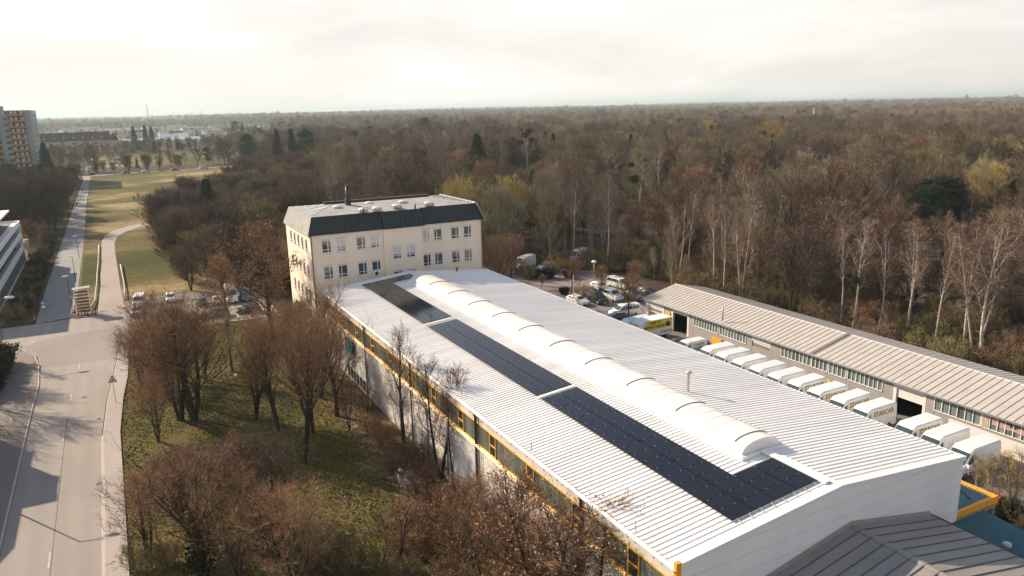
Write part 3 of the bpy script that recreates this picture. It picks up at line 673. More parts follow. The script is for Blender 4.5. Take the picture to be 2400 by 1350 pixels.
b = MB(); b.box(47.5, 52.5, 26.5, 26.75, 4.28, 4.80); b.box(52.2, 52.5, 26.75, 32.2, 4.28, 4.80); b.box(47.5, 52.2, 32.0, 32.2, 4.28, 4.80); b.build('fascia', M['orange'], can)
MB().tube([(47.5, 27.6, 7.1), (50.6, 27.3, 4.7)], 0.05, 6).build('tie_rod', M['rust'], can)
b = MB()
for x, y in ((52.3, 26.65), (52.3, 32.0)): b.box(x-0.08, x+0.08, y-0.08, y+0.08, 0, 4.28)
b.build('post', M['grey_metal'], can)
lt = thing('lean_to_roof', 'lower teal corrugated lean-to roof beside the grey annex roof', 'lean-to', (48.5, 24, 0))
b = MB()
zl, xl0, xl1 = 4.25, 46.3, 50.6
for k, x in enumerate(np.arange(xl0, xl1, 0.16)):
    za = 4.4 - (x-xl0)*0.03
    b.quad((x, 21.9, za-0.35), (x+0.09, 21.9, za-0.35), (x+0.09, 26.35, za), (x, 26.35, za)); b.quad((x+0.09, 21.9, za-0.35), (x+0.125, 21.9, za-0.31), (x+0.125, 26.35, za+0.04), (x+0.09, 26.35, za)); b.quad((x+0.125, 21.9, za-0.31), (x+0.16, 21.9, za-0.35), (x+0.16, 26.35, za), (x+0.125, 26.35, za+0.04))
b.prism([(44.6, 26.32, 4.30), (52.0, 26.36, 4.15), (52.0, 26.36, 4.3), (44.6, 26.32, 4.46)], (0, 0.12, 0), 1)
b.build('roof_sheet', [M['teal_sheet'], M['grey_metal']], lt)
b = MB()
for x in (46.6, 50.4):
    for y in (22.1, 26.0): b.box(x-0.07, x+0.07, y-0.07, y+0.07, 0, 3.9)
b.build('post', M['grey_metal'], lt)
p = at(2360, 1280, 4.1); MB().lathe((p.x, p.y, 3.95), [(0.26, 0), (0.26, 0.35), (0.1, 0.42)], 12).build('roof_vent', M['sheet_pale'], lt)
# ------------------------------------------------------------------ vehicles
def paint(name, c, rough=0.35):
    if name in bpy.data.materials: return bpy.data.materials[name]
    m = simple(name, c, rough, 0, 0.05, 1.2, 'Object'); m.node_tree.nodes['Principled BSDF'].inputs['Coat Weight'].default_value = 0.6
    m.node_tree.nodes['Principled BSDF'].inputs['Coat Roughness'].default_value = 0.06
    return m
CARGLASS = simple('car_glass', (0.030, 0.050, 0.052), 0.04, 0, 0.1, spec=0.9)
def text_mesh(name, body, size, mat, bold=0.045):
    if name in bpy.data.meshes: return bpy.data.meshes[name]
    cu = bpy.data.curves.new(name, 'FONT'); cu.body = body; cu.size = size; cu.extrude = 0.004; cu.offset = bold*size
    cu.align_x = 'CENTER'; cu.align_y = 'CENTER'; cu.resolution_u = 3; cu.space_character = 1.02
    o = bpy.data.objects.new(name, cu)
    me = bpy.data.meshes.new_from_object(o); me.name = name
    bpy.data.objects.remove(o); me.materials.clear(); me.materials.append(mat)
    return me
def put(me, name, parent, loc, rot=(0, 0, 0), scale=None):
    o = bpy.data.objects.new(name, me); col.objects.link(o); o.parent = parent; o.location = loc; o.rotation_euler = rot
    if scale: o.scale = scale
    return o
SPEC = {
 # (x, z_bottom, z_belt, z_top, w_bottom, w_belt, w_top)
 'van': dict(st=[(2.98,.42,.62,.80,.78,.84,.74),(2.80,.30,.86,1.04,.92,.95,.84),(2.15,.28,1.12,1.30,.98,1.0,.88),(1.22,.28,1.28,2.36,.99,1.0,.86),(0.80,.28,1.28,2.58,.99,1.0,.90),(-2.86,.30,1.28,2.62,.99,1.0,.91),(-2.98,.36,1.28,2.48,.96,.97,.87)],
             ws=2, rear=None, side=[(1.95,0.95)], wheels=(1.95,-1.85,.36), hl=(2.72,.84,.70), wt=(.20,.78)),
 'lowvan': dict(st=[(2.45,.42,.62,.78,.76,.82,.72),(2.28,.28,.84,1.0,.90,.92,.80),(1.60,.26,1.06,1.20,.94,.95,.82),(0.85,.26,1.18,1.84,.95,.95,.78),(0.45,.26,1.18,1.93,.95,.95,.80),(-2.30,.28,1.18,1.93,.95,.95,.80),(-2.42,.36,1.15,1.80,.92,.92,.76)],
             ws=2, rear=None, side=[(1.40,0.35)], wheels=(1.55,-1.45,.33), hl=(2.22,.80,.68), wt=(.15,.85)),
 'minibus': dict(st=[(2.45,.42,.62,.78,.76,.82,.72),(2.28,.28,.84,1.0,.90,.92,.80),(1.60,.26,1.06,1.20,.94,.95,.82),(0.85,.26,1.18,1.84,.95,.95,.78),(0.45,.26,1.18,1.95,.95,.95,.80),(-2.30,.28,1.18,1.95,.95,.95,.80),(-2.42,.36,1.15,1.80,.92,.92,.76)],
             ws=2, rear=(5,6), side=[(1.40,0.40),(0.30,-0.95),(-1.05,-2.15)], wheels=(1.55,-1.45,.33), hl=(2.22,.80,.68), wt=(.12,.88)),
 'estate': dict(st=[(2.25,.40,.52,.62,.72,.78,.66),(2.08,.25,.70,.80,.86,.88,.74),(1.05,.24,.88,1.00,.89,.90,.76),(0.30,.24,.94,1.40,.90,.90,.64),(-0.4,.24,.95,1.47,.90,.90,.66),(-1.55,.24,.95,1.43,.90,.90,.65),(-2.12,.26,.93,1.02,.87,.88,.72),(-2.25,.40,.80,.90,.80,.82,.70)],
             ws=2, rear=(5,6), side=[(0.80,0.02),(-0.08,-0.85),(-0.95,-1.60)], wheels=(1.38,-1.32,.32), hl=(2.06,.68,.62), wt=(.14,.86)),
 'hatch': dict(st=[(1.95,.40,.52,.62,.70,.75,.62),(1.78,.25,.70,.82,.82,.84,.70),(0.98,.24,.88,1.00,.85,.86,.72),(0.25,.24,.94,1.42,.86,.86,.60),(-0.4,.24,.95,1.50,.86,.86,.62),(-1.45,.24,.95,1.44,.86,.86,.60),(-1.88,.26,.92,1.00,.83,.84,.68),(-1.96,.42,.76,.84,.78,.80,.66)],
             ws=2, rear=(5,6), side=[(0.75,0.0),(-0.10,-0.80),(-0.90,-1.45)], wheels=(1.22,-1.20,.31), hl=(1.76,.68,.60), wt=(.14,.86)),
 'sedan': dict(st=[(2.3,.40,.52,.60,.72,.78,.66),(2.12,.25,.70,.78,.86,.88,.74),(1.00,.24,.88,.98,.90,.90,.76),(0.25,.24,.94,1.36,.90,.90,.62),(-0.4,.24,.95,1.43,.90,.90,.62),(-1.05,.24,.95,1.36,.90,.90,.62),(-1.62,.24,.95,1.05,.89,.90,.74),(-2.2,.26,.88,.98,.86,.87,.72),(-2.3,.40,.75,.85,.80,.82,.70)],
             ws=2, rear=(5,6), side=[(0.75,-0.02),(-0.12,-0.95)], wheels=(1.42,-1.38,.32), hl=(2.10,.66,.62), wt=(.14,.86)),
}
def ring(s):
    x, zb, zl, zt, wb, wl, wt = s
    h = [(wb*0.88, zb), (wb, zb+0.10), (wl, zl), (wt, zt-0.045*(1+(zt-zl))), (wt-0.13, zt)]
    return [Vector((x, y, z)) for y, z in h] + [Vector((x, -y, z)) for y, z in reversed(h)]
def interp(st, x):
    for a, b in zip(st[:-1], st[1:]):
        if a[0] >= x >= b[0]:
            t = (a[0]-x)/max(1e-6, a[0]-b[0]); return tuple(p+(q-p)*t for p, q in zip(a, b))
    return st[-1]
CAR_ME = {}
def car_meshes(kind):
    if kind in CAR_ME: return CAR_ME[kind]
    S = SPEC[kind]; st = S['st']; out = {}
    b = MB(); rings = [ring(s) for s in st]
    for r0, r1 in zip(rings[:-1], rings[1:]):
        for k in range(10): b.quad(r0[k], r0[(k+1) % 10], r1[(k+1) % 10], r1[k], 0, False)
    b.poly(rings[0][::-1]); b.poly(rings[-1])
    out['body'] = b
    g = MB(); i = S['ws']                                                        # windscreen between two rings
    def glass_top(i, j, up):
        a, c = rings[i], rings[j]
        n = (a[5]-a[4]).cross(c[4]-a[4]).normalized(); n = n if n.z > 0 else -n
        def pt(u, v): return a[4].lerp(a[5], u).lerp(c[4].lerp(c[5], u), v) + n*0.012
        return [pt(.0, .10), pt(1.0, .10), pt(1.0, .92), pt(.0, .92)], [a[3].lerp(a[4], .3).lerp(c[3].lerp(c[4], .3), .1)+n*.012, c[3].lerp(c[4], .3).lerp(a[3].lerp(a[4], .3), .08)+n*.012, a[6].lerp(a[5], .3).lerp(c[6].lerp(c[5], .3), .1)+n*.012, c[6].lerp(c[5], .3).lerp(a[6].lerp(a[5], .3), .08)+n*.012]
    q, e = glass_top(i, i+1, 1); g.quad(*q); g.quad(e[0], q[0], q[3], e[1]); g.quad(e[2], q[1], q[2], e[3]); out['windscreen'] = g
    if S['rear']:
        g = MB(); q, e = glass_top(*S['rear'], 1); g.quad(*q); out['rear_window'] = g
    out['side_window'] = []
    lo, hi = S['wt']
    for x0, x1 in S['side']:
        for sgn in (1, -1):
            g = MB(); pts = []
            for x, t in ((x0, lo), (x1, lo), (x1, hi), (x0, hi)):
                xx = x
                s = interp(st, xx); r = ring(s); p = r[2].lerp(r[3], t)
                if t == hi and x == x0 and x0 > st[S['ws']+1][0]:                # front window slopes with the windscreen
                    xx = st[S['ws']+1][0] + (x0 - st[S['ws']+1][0])*0.45; s = interp(st, xx); r = ring(s); p = r[2].lerp(r[3], t)
                pts.append(Vector((p.x, sgn*(p.y+0.014), p.z)))
            g.poly(pts if sgn > 0 else pts[::-1]); out['side_window'].append(g)
    xf, xr, rad = S['wheels']; wy = interp(st, xf)[4]
    w = MB(); w.lathe((0, 0, 0), [(rad*0.62, -0.10), (rad*0.95, -0.11), (rad, -0.07), (rad, 0.07), (rad*0.95, 0.11), (rad*0.62, 0.10)], 16, 'y'); out['tyre'] = w
    w = MB(); w.lathe((0, 0, 0), [(rad*0.64, -0.06), (rad*0.60, 0.105), (rad*0.16, 0.085), (0.02, 0.11)], 12, 'y'); out['rim'] = w
    hx, hz, hy = S['hl']; g = MB()
    f0 = interp(st, hx)
    out['headlight'] = []
    for sgn in (1, -1):
        g = MB(); g.prism([(hx+0.10, sgn*hy, hz-0.10), (hx-0.14, sgn*(f0[5]+0.012), hz-0.06), (hx-0.22, sgn*(f0[5]+0.012), hz+0.10), (hx+0.03, sgn*(hy-0.05), hz+0.08)], (0.06, 0, 0.01)); out['headlight'].append(g)
    xe = st[-1][0]; out['tail_light'] = []
    for sgn in (1, -1):
        g = MB(); z0 = 0.85 if 'van' in kind or kind == 'minibus' else 0.62
        ze = 0.55 if 'van' in kind or kind == 'minibus' else 0.2
        g.box(xe-0.02, xe+0.10, *sorted((sgn*st[-1][5]*0.80, sgn*(st[-1][5]+0.015))), z0, z0+ze); out['tail_light'].append(g)
    g = MB(); g.box(st[0][0]-0.10, st[0][0]+0.03, -0.66, 0.66, .34, .50); out['front_bumper'] = g
    g = MB(); g.box(xe-0.03, xe+0.08, -0.72, 0.72, .34, .52); out['rear_bumper'] = g
    g = MB(); g.box(st[0][0]+0.03, st[0][0]+0.045, -0.26, 0.26, .40, .51); out['number_plate'] = g
    if kind in ('van', 'lowvan', 'minibus'):
        out['side_trim'] = []; out['door_seam'] = []
        for sgn in (1, -1):
            g = MB(); yb = st[3][4]; g.box(xr+rad+0.12, xf-rad-0.12, *sorted((sgn*(yb-0.02), sgn*(yb+0.012))), 0.46, 0.60); out['side_trim'].append(g)
            g = MB()
            for xx in ((0.85, -0.35) if kind == 'van' else (0.30, -1.0)):
                s5 = interp(st, xx); r5 = ring(s5)
                for p5, q5 in ((r5[1], r5[2]), (r5[2], r5[2].lerp(r5[3], .93))): g.quad(*[(p.x+dx, sgn*(p.y+0.013), p.z) for p, dx in ((p5, -.014), (p5, .014), (q5, .014), (q5, -.014))])
            out['door_seam'].append(g)
    out['mirror'] = []
    mx = st[S['ws']][0]-0.25; mr = interp(st, mx)
    for sgn in (1, -1):
        g = MB(); y = mr[5]; g.box(mx-0.05, mx+0.05, *sorted((sgn*(y-0.05), sgn*(y+0.22))), mr[2]-0.02 if kind != 'van' else mr[2]+0.02, mr[2]+(0.16 if kind != 'van' else 0.34)); out['mirror'].append(g)
    if kind in ('estate', 'minibus'):
        out['roof_rail'] = []
        for sgn in (1, -1):
            g = MB(); g.box(-1.5, 0.1, *sorted((sgn*0.58, sgn*0.62)), st[4][3]-0.02, st[4][3]+0.05); out['roof_rail'].append(g)
    CAR_ME[kind] = {k: (v if isinstance(v, list) else [v]) for k, v in out.items()}
    CAR_ME[kind]['_mesh'] = {}
    return CAR_ME[kind]
PART_MAT = dict(side_trim=M['dark_metal'], door_seam=simple('seam_grey', (0.30, 0.30, 0.30), 0.6), windscreen=CARGLASS, rear_window=CARGLASS, side_window=CARGLASS, headlight=M['lens_clear'], tail_light=M['lens_red'], front_bumper=M['dark_metal'], rear_bumper=M['dark_metal'], number_plate=M['white_paint'], roof_rail=M['dark_metal'])
def vehicle(kind, name, label, cat, x, y, heading, color, group=None, z=0.02, detail=2):
    """heading in degrees: the way the bonnet points (0 = +x)"""
    D = car_meshes(kind); t = thing(name, label, cat, (x, y, z), R(heading), group)
    pm = paint('paint_%.2f_%.2f_%.2f' % color, color)
    def inst(key, i, mat):
        k = (key, i, mat.name)
        if k not in D['_mesh']: D['_mesh'][k] = D[key][i].mesh(key, mat)
        return D['_mesh'][k]
    b = put(inst('body', 0, pm), 'body', t, (0, 0, 0))
    if kind in ('estate', 'hatch', 'sedan', 'van', 'lowvan', 'minibus'):
        bv = b.modifiers.new('soft', 'BEVEL'); bv.width = 0.05; bv.segments = 2; bv.limit_method = 'ANGLE'; bv.angle_limit = R(12)
    keys = ['windscreen', 'side_window'] + (['rear_window'] if 'rear_window' in D else []) + (['headlight', 'tail_light', 'front_bumper', 'rear_bumper', 'number_plate', 'mirror'] if detail > 1 else []) + (['side_trim', 'door_seam'] if detail > 1 and 'side_trim' in D else []) + (['roof_rail'] if detail > 1 and 'roof_rail' in D else [])
    for key in keys:
        for i in range(len(D[key])): put(inst(key, i, PART_MAT.get(key, pm)), key, t, (0, 0, 0))
    xf, xr, rad = SPEC[kind]['wheels']
    for wx in (xf, xr):
        wy = interp(SPEC[kind]['st'], wx)[4]
        for sgn in (1, -1):
            w = put(inst('tyre', 0, M['rubber']), 'wheel', t, (wx, sgn*(wy-0.085), rad), (0, 0, 0 if sgn > 0 else math.pi))
            if detail > 1: put(inst('rim', 0, M['rim']), 'rim', w, (0, 0, 0))
    return t
WHITE = (0.80, 0.79, 0.77)
def lettering(t, body, size, x, z, sgn, y, mat, lean=0.0, name='lettering', key=None):
    me = text_mesh(key or ('txt_'+body.replace(' ', '_').lower()), body, size, mat)
    return put(me, name, t, (x, sgn*y, z), (R(90)-lean*1 if sgn < 0 else R(90)-lean, 0, 0 if sgn < 0 else math.pi))

# vans in front of the garages; bonnets towards the hall (heading 180: local +y is the side seen from the camera)
VANS = [  # y, kind, lettered, label
 (72.6, 'lowvan', 1, 'small white van with gold lettering between two dark cars at the row end'),
 (67.4, 'van', 0, 'plain white high-roof van just in front of the orange board and dark car'),
 (64.8, 'van', 0, 'plain white high-roof van standing before the closed middle garage door'),
 (61.9, 'van', 0, 'plain white high-roof van at the near post of the middle garage door'),
 (59.1, 'van', 0, 'plain white high-roof van fourth of the van row behind the orange board'),
 (56.3, 'van', 0, 'plain white high-roof van fifth of the van row behind the orange board'),
 (53.6, 'van', 1, 'white van with half hidden gold lettering farthest of the lettered high vans'),
 (50.8, 'van', 1, 'white van with gold lettering, middle of three before the yellow wall plates'),
 (48.0, 'van', 1, 'white high-roof van with bold gold lettering by the big yellow wall board'),
 (45.2, 'lowvan6', 1, 'white van with gold lettering whose rear wheel shows, beside the half open garage'),
 (40.5, 'van', 1, 'white van with big windscreen in front of the half open garage door'),
 (37.9, 'van', 0, 'plain white van between the two vans next to the hall corner'),
 (35.0, 'van', 0, 'white van with shaded side nearest the hall corner and the bare shrub')]
for y, kind, let, lab in VANS:
    k = 'van' if kind == 'lowvan6' else kind
    x = 63.9 if k == 'van' else 64.6
    t = vehicle(k, 'panel_van', lab, 'van', x + random.uniform(-0.15, 0.15), y, 180 + random.uniform(-1.5, 1.5), WHITE, 'white vans parked in front of the garages')
    if let:
        if k == 'van':
            o = lettering(t, 'STARCAR', 0.68, -0.95, 1.95, 1, 0.962, M['gold_letter'], R(4))
        else:
            o = lettering(t, 'STARCAR', 0.42, -0.9, 1.50, 1, 0.89, M['gold_letter'], R(12), key='txt_small')
# dark cars in the row
vehicle('estate', 'parked_car', 'dark grey estate car between the small lettered van and the orange board', 'car', 65.0, 70.0, 180, (0.045, 0.045, 0.05))
vehicle('estate', 'parked_car', 'dark brown car with pale roof glare in front of the open garage door', 'car', 64.2, 75.3, 180, (0.06, 0.045, 0.04))
p = at(1440, 742, 0.9); vehicle('estate', 'parked_car', 'black estate car half hidden by the hall roof beside the pale blue van', 'car', p.x, p.y, 172, (0.02, 0.022, 0.025))
vehicle('van', 'panel_van', 'pale blue van with rounded front behind the yellow box truck', 'van', 63.2, 83.2, 184, (0.60, 0.68, 0.70))
vehicle('minibus', 'minibus', 'white minibus at the garage corner behind the pale blue van', 'minibus', 68.6, 92.2, 172, WHITE)
# box truck with the yellow banner
t = thing('box_truck', 'white box truck with yellow lettered banner in front of the garages', 'truck', (64.2, 79.9, 0.02), R(181), None)
b = MB(); b.box(-2.75, 2.0, -1.08, 1.08, 0.95, 3.30)
box = b.build('cargo_box', simple('truck_white', (0.74, 0.75, 0.75), 0.5, 0, 0.05), t, False)
b = MB()
for x in np.arange(-2.5, 2.0, 0.62): b.box(x, x+0.08, -1.0, 1.0, 3.30, 3.335)
b.build('roof_batten', M['white_metal'], t, False)
b = MB()
b.prism([(-2.72, 1.082, 2.05), (1.97, 1.082, 1.82), (1.97, 1.082, 3.27), (-2.72, 1.082, 3.27)], (0, 0.006, 0)); ban = b.build('banner', M['banner_yellow'], t, False)
put(text_mesh('txt_like', 'I LIKE TO', 0.50, M['black_letter']), 'banner_lettering', ban, (0.3, 1.10, 2.92), (R(90), 0, math.pi))
put(text_mesh('txt_move', 'MOVE IT MOVE IT', 0.50, M['black_letter']), 'banner_lettering', ban, (0.15, 1.10, 2.32), (R(90), 0, math.pi))
b = MB(); b.lathe((-1.98, 1.09, 2.45), [(0.40, 0), (0.40, 0.02)], 20, 'y'); b.build('round_badge', M['black_letter'], ban, False)
put(text_mesh('txt_star', 'STARCAR', 0.48, M['gold_letter']), 'lettering', t, (-1.75, 1.088, 1.45), (R(90), 0, math.pi))
b = MB(); b.prism([(2.0, -1.0, 0.5), (4.25, -1.0, 0.5), (4.3, -1.0, 1.0), (4.05, -1.0, 1.35), (3.35, -1.0, 2.3), (2.6, -1.0, 2.45), (2.0, -1.0, 2.45)], (0, 2.0, 0)); b.build('cab', simple('cab_paint', (0.66, 0.71, 0.72), 0.35), t, False, 0.06)
b = MB(); b.prism([(2.0, -0.95, 2.46), (3.0, -0.9, 2.46), (2.5, -0.8, 3.1), (2.0, -0.95, 3.28)], (0, 1.9, 0)); b.build('wind_deflector', bpy.data.materials['cab_paint'], t, False, 0.05)
put(text_mesh('txt_front', 'STARCAR', 0.30, M['gold_letter']), 'lettering', t, (2.85, 0, 2.72), (R(52), 0, R(90)))
b = MB(); b.quad((4.07, -0.88, 1.36), (4.07, 0.88, 1.36), (3.40, 0.80, 2.26), (3.40, -0.80, 2.26)); b.build('windscreen', CARGLASS, t, False)
for s in (1, -1):
    b = MB(); q = [(3.75, s*1.006, 1.38), (2.7, s*1.006, 1.38), (2.7, s*1.006, 2.2), (3.3, s*1.006, 2.2)]; b.poly(q if s > 0 else q[::-1]); b.build('side_window', CARGLASS, t, False)
b = MB(); b.box(-2.75, 2.1, -0.45, 0.45, 0.62, 0.94); b.build('chassis', M['dark_metal'], t, False)
for x in (3.35, -1.6):
    for s in (1, -1):
        w = MB(); w.lathe((0, 0, 0), [(0.24, -0.12), (0.38, -0.12), (0.40, -0.08), (0.40, 0.08), (0.38, 0.12), (0.24, 0.12)], 16, 'y'); wo = w.build('wheel', M['rubber'], t, False); wo.location = (x, s*0.86, 0.40)
        w = MB(); w.lathe((0, 0, 0), [(0.25, -0.1), (0.23, 0.1), (0.05, 0.11)], 10, 'y'); ro = w.build('rim', M['rim'], wo, False)

# car park to the right of the office block
SILVER = (0.42, 0.43, 0.44); BLACK = (0.018, 0.02, 0.022); GREY = (0.12, 0.125, 0.13); BEIGE = (0.50, 0.47, 0.40); TEAL = (0.02, 0.16, 0.17)
vehicle('estate', 'parked_car', 'pale silver estate car at the hall edge beside the black pickup-like van', 'car', 66.6, 102.4, 277, (0.62, 0.61, 0.58))
t = vehicle('lowvan', 'panel_van', 'black van with yellow lettered side in the right car park', 'van', 69.6, 101.6, 276, BLACK)
b = MB(); b.box(-1.9, -0.2, -0.86, -0.845, 1.30, 1.62); b.build('yellow_sticker', M['banner_yellow'], t, False)
vehicle('minibus', 'minibus', 'white minibus with dark windows beside the black van', 'minibus', 72.9, 101.9, 275, (0.74, 0.74, 0.72))
vehicle('hatch', 'parked_car', 'white hatchback half hidden by a small tree in the right car park', 'car', 75.3, 108.5, 276, WHITE)
vehicle('minibus', 'people_carrier', 'white people carrier at the wood edge in the right car park', 'people carrier', 79.0, 107.9, 277, (0.76, 0.75, 0.73))
vehicle('estate', 'parked_car', 'black car with glinting roof behind the garage gable', 'car', 79.6, 100.6, 276, BLACK)
vehicle('hatch', 'parked_car', 'teal small car just behind the garage gable corner', 'car', 76.6, 94.6, 276, TEAL)
vehicle('hatch', 'parked_car', 'grey small car under the bare tree beside the white minibus', 'car', 76.0, 99.8, 276, GREY)
p = at(1208, 632); vehicle('van', 'panel_van', 'white van parked behind yellowish shrubs right of the office block', 'van', p.x+2, p.y, 205, WHITE)
p = at(1268, 634); vehicle('estate', 'parked_car', 'silver car with bright windscreen facing the shrubs right of the office', 'car', p.x+1, p.y, 200, SILVER)
p = at(1355, 612); vehicle('van', 'panel_van', 'long white van at the wood edge behind the car park shrubs', 'van', p.x, p.y, 200, (0.70, 0.70, 0.70))

# car park left of the office block
for kind, x, y, h, c, lab, nm, ct in (
  ('van', 16.3, 137.6, 268, WHITE, 'white van facing the lawn in the left car park', 'panel_van', 'van'),
  ('hatch', 13.8, 137.0, 88, BEIGE, 'beige small car backed beside the white van in the left car park', 'parked_car', 'car'),
  ('hatch', 11.4, 137.4, 90, GREY, 'grey hatchback next to the beige small car', 'parked_car', 'car'),
  ('hatch', 18.7, 136.6, 268, (0.10, 0.085, 0.08), 'dark brown hatchback in the back row by the office trees', 'parked_car', 'car'),
  ('estate', 12.4, 127.6, 176, (0.10, 0.115, 0.125), 'dark blue-grey estate parked side-on at the lawn edge', 'parked_car', 'car'),
  ('hatch', 17.6, 127.4, 178, BLACK, 'black hatchback at the lawn edge under the office trees', 'parked_car', 'car'),
  ('sedan', 8.2, 127.2, 176, (0.16, 0.13, 0.11), 'brownish saloon at the lawn edge behind twigs', 'parked_car', 'car'),
  ('hatch', 6.9, 143.0, 270, WHITE, 'white hatchback far back in the left car park behind twigs', 'parked_car', 'car'),
  ('lowvan', 1.9, 142.8, 262, WHITE, 'white small van at the mouth of the gravel track', 'panel_van', 'van'),
  ('sedan', 1.2, 136.2, 265, SILVER, 'silver saloon at the car park entrance by the gravel track', 'parked_car', 'car')):
    vehicle(kind, nm, lab, ct, x, y, h, c)
# far road
for px, py, kind, h, c, lab, nm, ct in (
  (212, 410, 'hatch', 190, BLACK, 'black car at the far end of the path', 'moving_car', 'car'),
  (262, 405, 'hatch', 12, SILVER, 'silver car third from the path end on the far road', 'moving_car', 'car'),
  (296, 406, 'estate', 10, (0.03, 0.035, 0.04), 'dark car right of the silver one on the far road', 'moving_car', 'car'),
  (342, 403, 'estate', 10, WHITE, 'bright white estate on the far road', 'moving_car', 'car'),
  (410, 399, 'sedan', 12, (0.08, 0.11, 0.16), 'blue saloon on the far road right of the white estate', 'moving_car', 'car'),
  (478, 395, 'minibus', 13, (0.66, 0.72, 0.72), 'white people carrier rightmost on the far road', 'people_carrier', 'people carrier')):
    p = at(px, py, 0.2); vehicle(kind, nm, lab, ct, p.x, p.y, h, c, z=0.06, detail=1)
p = at(218, 404, 0.2)
t = thing('delivery_truck', 'pale truck seen from behind on the far road above the path', 'truck', (p.x, p.y, 0.06), R(12))
b = MB(); b.box(-3.2, 1.4, -1.2, 1.2, 0.95, 3.5); b.build('cargo_box', simple('far_box', (0.62, 0.68, 0.68), 0.5), t, False)
b = MB(); b.prism([(1.5, -1.1, 0.6), (3.3, -1.1, 0.6), (3.2, -1.1, 1.5), (2.9, -1.1, 2.5), (1.5, -1.1, 2.6)], (0, 2.2, 0)); b.build('cab', M['grey_metal'], t, False)
b = MB(); b.quad((3.24, -1.0, 1.5), (3.24, 1.0, 1.5), (2.96, 0.95, 2.4), (2.96, -0.95, 2.4)); b.build('windscreen', CARGLASS, t, False)
for x in (2.3, -2.0):
    for s in (1, -1):
        w = MB(); w.lathe((0, 0, 0), [(0.2, -0.13), (0.48, -0.13), (0.48, 0.13), (0.2, 0.13)], 12, 'y'); wo = w.build('wheel', M['rubber'], t, False); wo.location = (x, s*0.95, 0.48)
# ------------------------------------------------------------------ street furniture and small things
def sign_triangle():
    p = Vector((-2.62, 93.4, 0.14)); t = thing('warning_sign', 'red bordered triangular warning sign on the pale right pavement', 'road sign', p)
    MB().tube([(0, 0, 0), (0, 0, 2.9)], 0.035, 6).build('post', M['grey_metal'], t, False)
    b = MB(); tri = lambda s, y: [(-0.5*s, y, 2.75-0.29*s), (0.5*s, y, 2.75-0.29*s), (0, y, 2.75+0.58*s)]
    b.prism(tri(1.0, -0.05), (0, 0.02, 0)); b.build('sign_border', M['red'], t, False)
    b = MB(); b.prism(tri(0.70, -0.056), (0, 0.003, 0)); b.build('sign_face', M['white_paint'], t, False)
    b = MB(); b.prism([(-0.05, -0.06, 2.62), (0.07, -0.06, 2.62), (0.10, -0.06, 2.9), (-0.02, -0.06, 2.95)], (0, 0.002, 0)); b.prism([(-0.18, -0.06, 2.60), (-0.06, -0.06, 2.60), (-0.10, -0.06, 2.78)], (0, 0.002, 0)); b.build('symbol', M['black_letter'], t, False)
sign_triangle()
p = at(107, 748)
t = thing('path_sign', 'round blue path sign with small white plate at the start of the path', 'road sign', p)
MB().tube([(0, 0, 0), (0, 0, 3.1)], 0.04, 6).build('post', M['grey_metal'], t, False)
MB().lathe((0, -0.05, 2.75), [(0.40, 0), (0.40, -0.02)], 20, 'y').build('disc', M['blue_sign'], t, False)
b = MB(); b.box(-0.05, 0.05, -0.078, -0.072, 2.62, 2.95); b.box(-0.18, -0.10, -0.078, -0.072, 2.55, 2.80); b.box(0.10, 0.18, -0.078, -0.072, 2.55, 2.80); b.build('symbol', M['white_paint'], t, False)
MB().box(-0.24, 0.24, -0.07, -0.05, 1.95, 2.30).build('plate', M['white_paint'], t, False)
for k, (px, py, lab) in enumerate(((82, 752, 'red and white bollard at the left edge of the path mouth'), (108, 754, 'red and white bollard under the round blue sign'), (137, 750, 'thin red and white bollard in the middle of the path mouth'))):
    p = at(px, py); t = thing('bollard', lab, 'bollard', p, 0, 'bollards across the path mouth')
    b = MB()
    for i in range(5): b.lathe((0, 0, i*0.2), [(0.06, 0), (0.06, 0.2)], 8, 'z', i % 2)
    b.build('bollard_post', [M['red'], M['white_paint']], t, False); MB().lathe((0, 0, 1.0), [(0.06, 0), (0.03, 0.05)], 8).build('cap', M['red'], t, False)
def path_lamp(px, py, lab, h=5.0, flip=1, nm='street_lamp'):
    p = at(px, py); t = thing(nm, lab, 'street lamp', p)
    MB().tube([(0, 0, 0), (0, 0, h)], [0.065, 0.045], 7).build('pole', M['dark_metal'], t, False)
    b = MB(); b.prism([(-0.75*flip, -0.14, h), (0.25*flip, -0.14, h), (0.25*flip, -0.14, h+0.10), (-0.6*flip, -0.14, h+0.12)], (0, 0.28, 0)); b.build('lamp_head', M['lamp_white'], t, False)
path_lamp(178, 660, 'slim path lamp between path and grass, nearest but one', 5.2)
path_lamp(186, 605, 'slim path lamp far up the right edge of the path', 5.2)
path_lamp(167, 715, 'slim path lamp standing beside the stacked barriers', 5.2)
# lamp on the left with a long arm; its pole stands outside the picture
t = thing('street_lamp', 'tall street lamp with long arm and oval white head over the road corner', 'street lamp', (-19.2, 121.0, 0))
MB().tube([(0, 0, 0), (0, 0, 7.2), (0.5, 0, 7.9), (1.6, 0, 8.15), (4.6, 0.2, 8.3)], [0.10, 0.07, 0.06, 0.05, 0.04], 8).build('pole', M['grey_metal'], t, False)
b = MB(); b.lathe((5.0, 0.2, 8.32), [(0.02, -0.62), (0.16, -0.45), (0.21, 0), (0.16, 0.45), (0.02, 0.62)], 12, 'x'); b.build('lamp_head', M['lamp_white'], t, False)
t = thing('street_lamp', 'street lamp whose pole shadow crosses the road beside the left pavement', 'street lamp', (-13.2, 74.6, 0.12))
MB().tube([(0, 0, 0), (0, 0, 7.6), (1.6, 0.4, 8.2)], [0.10, 0.07, 0.05], 8).build('pole', M['grey_metal'], t, False)
